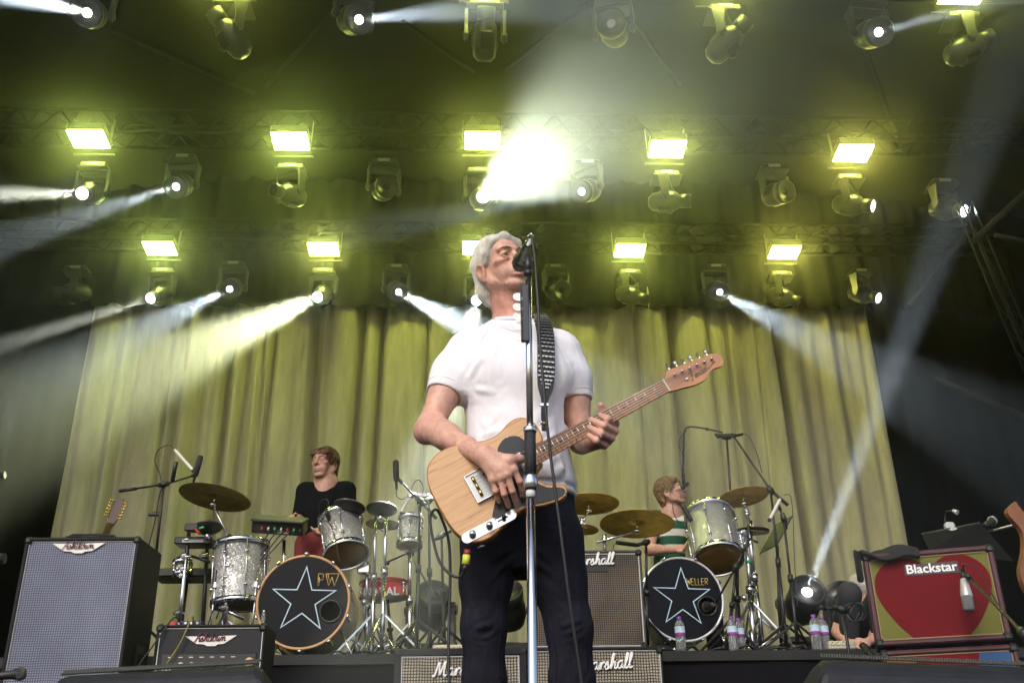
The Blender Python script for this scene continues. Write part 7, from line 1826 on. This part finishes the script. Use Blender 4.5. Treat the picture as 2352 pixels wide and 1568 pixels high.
# ================================================================== the other people
def simple_person(label, loc, headc, yaw, pit, shl, shr, arms, shirt, shirt_fn, trous, haircol, skin=(.50,.28,.20), hips=None, S=1.0, curly=.006, sleeve=.55, legs=None, hoff=0.0, seed=3, res=.0085, lo=None, hi=None, skinv=None):
    t = Thing('person', label, 'person', loc)
    f = Vector((math.sin(yaw)*math.cos(pit), -math.cos(yaw)*math.cos(pit), math.sin(pit))); lft = Vector((-math.cos(yaw), -math.sin(yaw), 0)); up = lft.cross(f)
    T = Matrix(((lft.x,f.x,up.x,headc.x),(lft.y,f.y,up.y,headc.y),(lft.z,f.z,up.z,headc.z),(0,0,0,1)))
    hw = lambda x, y, z: A(T @ Vector((x*S, y*S, z*S)))
    nb = (shl+shr)/2+Vector((0,0,.05))
    allp = [A(headc)]+[A(p) for ar in arms for p in ar]; mn = np.min(allp, 0)-.2; mx = np.max(allp, 0)+.2; mn[2] = min(mn[2], hips.z-.1)
    s = SDF(mn, mx, .0065); head_prims(s, T, S, 0)
    s.cap(hw(0,-.02,-.03), A(nb), .052*S, .060*S, .03); s.cap(A(nb), A(hips), .10, .10, .03)
    for (sh, el, wr, ha), S_ in zip(arms, (shr, shl)):
        s.chain([A(sh), A(el), A(wr)], [.050, .042, .027], .02); s.cap(A(el), A(el*.6+wr*.4), .042, .040, .02)
        d = (Vector(ha)-Vector(wr)).normalized(); sd = d.orthogonal().normalized(); 
        s.cap(A(wr), A(Vector(wr)+d*.07), .026, .030, .015)
        for q in range(4):
            o = sd*(-.027+q*.018); b0 = Vector(wr)+d*.07+o; nv = d.cross(sd)
            s.chain([A(b0), A(b0+d*.035+nv*.006), A(b0+d*.055+nv*.028)], [.0105, .0095, .008], .005)
        s.chain([A(Vector(wr)+d*.03), A(Vector(wr)+d*.06-sd*.045), A(Vector(wr)+d*.09-sd*.05)], [.014, .012, .009], .008)
    V, F = s.mesh(); V = relax(V, F, 1); cols = np.tile(np.array(skin), (len(V), 1)); cols = paint_head(V, cols, T, S)
    t.add('body', org_mesh('body', V, F, loc, cols), _mats.setdefault('skin2', skin_mat('skin_plain')))
    eyes(t, T, S, (.06,.06,.05)); HM = hair_mat('hair_'+label[:12].replace(' ', '_'), *haircol); brows(t, T, S, HM, .0022)
    # shirt
    s = SDF(np.minimum(mn, A(hips)-.25), np.maximum(mx, A(nb)+.25), .0085)
    w = (shl-shr).length/2; cx, cyy = (nb.x+hips.x)/2, nb.y
    s.loft([(hips.z, hips.x, hips.y, w*.86, .125), (hips.z*.5+nb.z*.5, cx, (hips.y+nb.y)/2, w*.90, .125), (nb.z-.12, nb.x, nb.y, w*.95, .12), (nb.z-.05, nb.x, nb.y, w*.78, .09)], .04, 2.3)
    for (sh, el, wr, ha) in arms:
        e = Vector(sh)*(1-sleeve)+Vector(el)*sleeve
        s.cap(A(nb)-A((0,0,.03)), A(sh), .06, .066, .04); s.cap(A(sh), A(e), .070, .060, .03); dd = (Vector(el)-Vector(sh)).normalized()
        s.cap(A(e+dd*.062), A(e+dd*.18), .08, .08, .003, '-'); s.cap(A(e), A(e+dd*.15), .052, .05, .003, '-')
    s.cap(A(nb)+A((0,0,.0)), A(nb)+A((0,0,.12)), .062*S, .07, .01)
    s.cap(A(nb)+A((0,0,.055)), A(nb)+A((0,0,.2)), .075*S, .08, .004, '-')
    V, F = s.mesh(); V = relax(V, F, 2); N = vnormals(V, F); rg = random.Random(seed)
    fl = []
    for k in range(16):
        a = A(nb)+A((rg.uniform(-w, w), -.13, rg.uniform(-.45, -.05))); fl.append((a, a+A((rg.uniform(-.12, .12), 0, rg.uniform(-.1, .1))), .016, rg.choice((-.007, .007))))
    V = folds(V, N, fl); t.add('shirt', org_mesh('shirt', V, F, loc, shirt_fn(V) if shirt_fn else None), shirt)
    # trousers
    if legs:
        lp = [A(p) for l in legs for p in l]+[A(hips)]; s = SDF(np.min(lp, 0)-.17, np.max(lp, 0)+.17, .011)
        s.ell(A(hips), (w*.86, .13, .13), None, .03)
        for l in legs: s.chain([A(p) for p in l], [.095, .075, .06][:len(l)], .03)
        V, F = s.mesh(); V = relax(V, F, 2); t.add('trousers', org_mesh('trousers', V, F, loc), trous)
        for l in legs:
            e = A(l[-1]); s = SDF(e-.28, e+.16, .011); s.cap(e+A((0,0,-.04)), e+A((0,-.16,-.05)), .045, .038, .02); V, F = s.mesh(); V = relax(V, F, 1); V[:, 2] = np.maximum(V[:, 2], loc[2]+.002); t.add('shoe', org_mesh('shoe', V, F, loc), M('shoe_leather', (.03,.02,.015), .4))
    # hair
    h = SDF(A(headc)-.2, A(headc)+.2, .0065); R = np.array(T.to_3x3())
    h.ell(hw(0,-.022,.040), np.array((.086,.104,.096))*S, R, .01); h.ell(hw(0,-.075,-.04), np.array((.070,.036,.07))*S, R, .03)
    h.ell(hw(0,.116,-.028), np.array((.080,.088,.096))*S, R, .012, '-')
    for sx in (-1, 1):
        h.cap(hw(sx*.066,-.01,.04), hw(sx*.072,.004,-.035), .022*S, .012*S, .02); h.ell(hw(sx*.094,.016,-.05), np.array((.034,.03,.045))*S, R, .01, '-')
    h.cap(hw(-.055,.060,.072), hw(.055,.060,.072), .024*S, .024*S, .02); h.cap(hw(-.03,.074,.058), hw(.035,.070,.062), .014*S, .014*S, .015)
    V, F = h.mesh(); V = relax(V, F, 1); N = vnormals(V, F)
    V = V+N*(curly*(np.sin(V[:, 0]*210+np.sin(V[:, 2]*150)*2)*np.sin(V[:, 2]*190+V[:, 1]*160)))[:, None]
    hr = t.add('hair', org_mesh('hair', V, F, loc), HM)
    rng = np.random.RandomState(seed); d_ = rng.normal(0, 1, (420, 3)); d_ /= np.linalg.norm(d_, axis=1, keepdims=True); d_ = d_[(d_ @ R[:, 2]) > -.35]
    rts = A(hw(0,-.025,.04))+d_*.105*S
    keep = np.array([(r-A(hw(0,.07,-.03))) @ R[:, 1] < 0 or (r-A(headc)) @ R[:, 2] > .075*S for r in rts]); rts = rts[keep]
    if len(rts): t.add('hair_strands', strands(h, rts, lambda p: np.tile(-R[:, 2]*.7+A((.2,-.3,0)), (len(p), 1)), 7, .011*S, .0022, .005, seed, .8), HM, hr, kind='stuff')
    return t
SHIRT_BLK = M('black_tshirt', (.005,.006,.008), .95, bump=.2, bscale=300, spec=.1)
RED_T = M('red_trousers', (.16,.018,.018), .8, var=.25, vscale=12, bump=.2, bscale=200)
DARK_T = M('dark_trousers', (.02,.02,.025), .85)
# standing drummer with black t-shirt
y = 7.55
hc = P(745, 1066, Y=y-.02); sr, sl = P(702, 1128, Y=y+.02), P(796, 1126, Y=y+.02)
simple_person('standing drummer in a black T-shirt and red trousers behind the PW kit', Vector((P(748, 1400, Y=y).x, y, RZ)), hc, rad(-24), rad(2), sl, sr,
    [(sr, P(686, 1198, Y=y-.05), P(676, 1192, Y=y-.25), P(664, 1190, Y=y-.36)), (sl, P(806, 1205, Y=y+.0), P(752, 1222, Y=y-.30), P(722, 1222, Y=y-.36))],
    SHIRT_BLK, None, RED_T, ((.045,.018,.007), (.16,.07,.025)), skin=(.48,.26,.19), hips=Vector((P(728, 1240, Y=y).x, y, P(728, 1240, Y=y).z)), S=1.08, curly=.008, seed=4, sleeve=.85,
    legs=[[Vector((P(706, 1250, Y=y).x, y, P(706, 1250, Y=y).z)), Vector((P(700, 1300, Y=y).x, y-.05, RZ+.48)), Vector((P(700, 1300, Y=y).x, y, RZ+.07))], [Vector((P(752, 1250, Y=y).x, y, P(752, 1250, Y=y).z)), Vector((P(752, 1300, Y=y).x, y-.05, RZ+.48)), Vector((P(754, 1300, Y=y).x, y, RZ+.07))]])
# seated drummer with green and white stripes
STRIPE = bpy.data.materials.new('green_white_stripes'); STRIPE.use_nodes = True
_at = STRIPE.node_tree.nodes.new('ShaderNodeAttribute'); _at.attribute_name = 'Col'; _b = STRIPE.node_tree.nodes['Principled BSDF']; _b.inputs['Roughness'].default_value = .85; STRIPE.node_tree.links.new(_at.outputs['Color'], _b.inputs['Base Color'])
def stripes(V):
    k = (V[:, 2]*.95+V[:, 1]*.1)/.115; fr = k-np.floor(k); g = np.array((.008,.07,.035)); w = np.array((.62,.60,.52))
    m = ((fr > .58).astype(float))[:, None]; return g*(1-m)+w*m
y = 7.75
hc = P(1541, 1131, Y=y-.06); sr, sl = P(1503, 1192, Y=y), P(1582, 1196, Y=y)
simple_person('seated drummer in a green and white striped shirt singing behind the WELLER kit', Vector((P(1535, 1400, Y=y).x, y, RZ)), hc, rad(62), rad(14), sl, sr,
    [(sr, P(1492, 1262, Y=y-.10), P(1545, 1262, Y=y-.30), P(1575, 1256, Y=y-.36)), (sl, P(1612, 1258, Y=y-.08), P(1600, 1235, Y=y-.3), P(1604, 1215, Y=y-.36))],
    STRIPE, stripes, DARK_T, ((.10,.055,.022), (.30,.18,.08)), skin=(.50,.28,.21), hips=Vector((P(1535, 1330, Y=y+.05).x, y+.05, P(1535, 1330, Y=y).z)), S=1.02, curly=.010, seed=9, sleeve=.5,
    legs=[[Vector((P(1515, 1330, Y=y).x, y, RZ+.52)), Vector((P(1500, 1330, Y=y).x-.05, y-.42, RZ+.50)), Vector((P(1500, 1330, Y=y).x-.05, y-.40, RZ+.07))], [Vector((P(1560, 1330, Y=y).x, y, RZ+.52)), Vector((P(1575, 1330, Y=y).x+.1, y-.38, RZ+.50)), Vector((P(1575, 1330, Y=y).x+.1, y-.36, RZ+.07))]])
_a = Vector((P(1535, 1400, Y=y+.05).x, y+.06, RZ)); t = Thing('drum_stool', 'black drum stool under the striped drummer', 'stool', _a); t.add('seat', MB().cyl(_a+Vector((0,0,.40)), _a+Vector((0,0,.47)), .17, n=24), BLACK); tripod(t, _a, _a+Vector((0,0,.42)), CHROME, .014, .25, .2)
t = Thing('drumstick', 'pale drumstick held upright by the striped drummer', 'drumstick', P(1606, 1230, Y=y-.34)); t.add('shaft', MB().cyl(P(1600, 1236, Y=y-.34), P(1618, 1160, Y=y-.30), .008, .005, n=10), M('pale_wood', (.55,.42,.26), .5)); t.add('tip', MB().sphere(P(1618, 1159, Y=y-.30), .006, 8), M('pale_wood', (.55,.42,.26), .5))
# crouching crew member beside the heart amp
y = 7.0
hc = P(1984, 1362, Y=y-.05); sr, sl = P(1932, 1400, Y=y), P(1990, 1398, Y=y)
simple_person('crew member in black crouching half hidden behind the heart amplifier', Vector((P(1955, 1450, Y=y).x, y, RZ)), hc, rad(50), rad(-25), sl, sr,
    [(sr, P(1926, 1450, Y=y-.10), P(1945, 1475, Y=y-.25), P(1965, 1478, Y=y-.3)), (sl, P(2015, 1450, Y=y-.08), P(2000, 1470, Y=y-.25), P(1985, 1478, Y=y-.3))],
    SHIRT_BLK, None, DARK_T, ((.35,.32,.28), (.55,.52,.46)), hips=Vector((P(1960, 1470, Y=y).x, y+.1, RZ+.22)), S=.95, curly=.002, seed=6,
    legs=[[Vector((P(1945, 1470, Y=y).x, y+.05, RZ+.2)), Vector((P(1930, 1470, Y=y).x, y-.3, RZ+.40)), Vector((P(1930, 1470, Y=y).x, y-.15, RZ+.07))], [Vector((P(1990, 1470, Y=y).x, y+.05, RZ+.2)), Vector((P(2000, 1470, Y=y).x, y-.3, RZ+.40)), Vector((P(2000, 1470, Y=y).x, y-.15, RZ+.07))]])
haze()
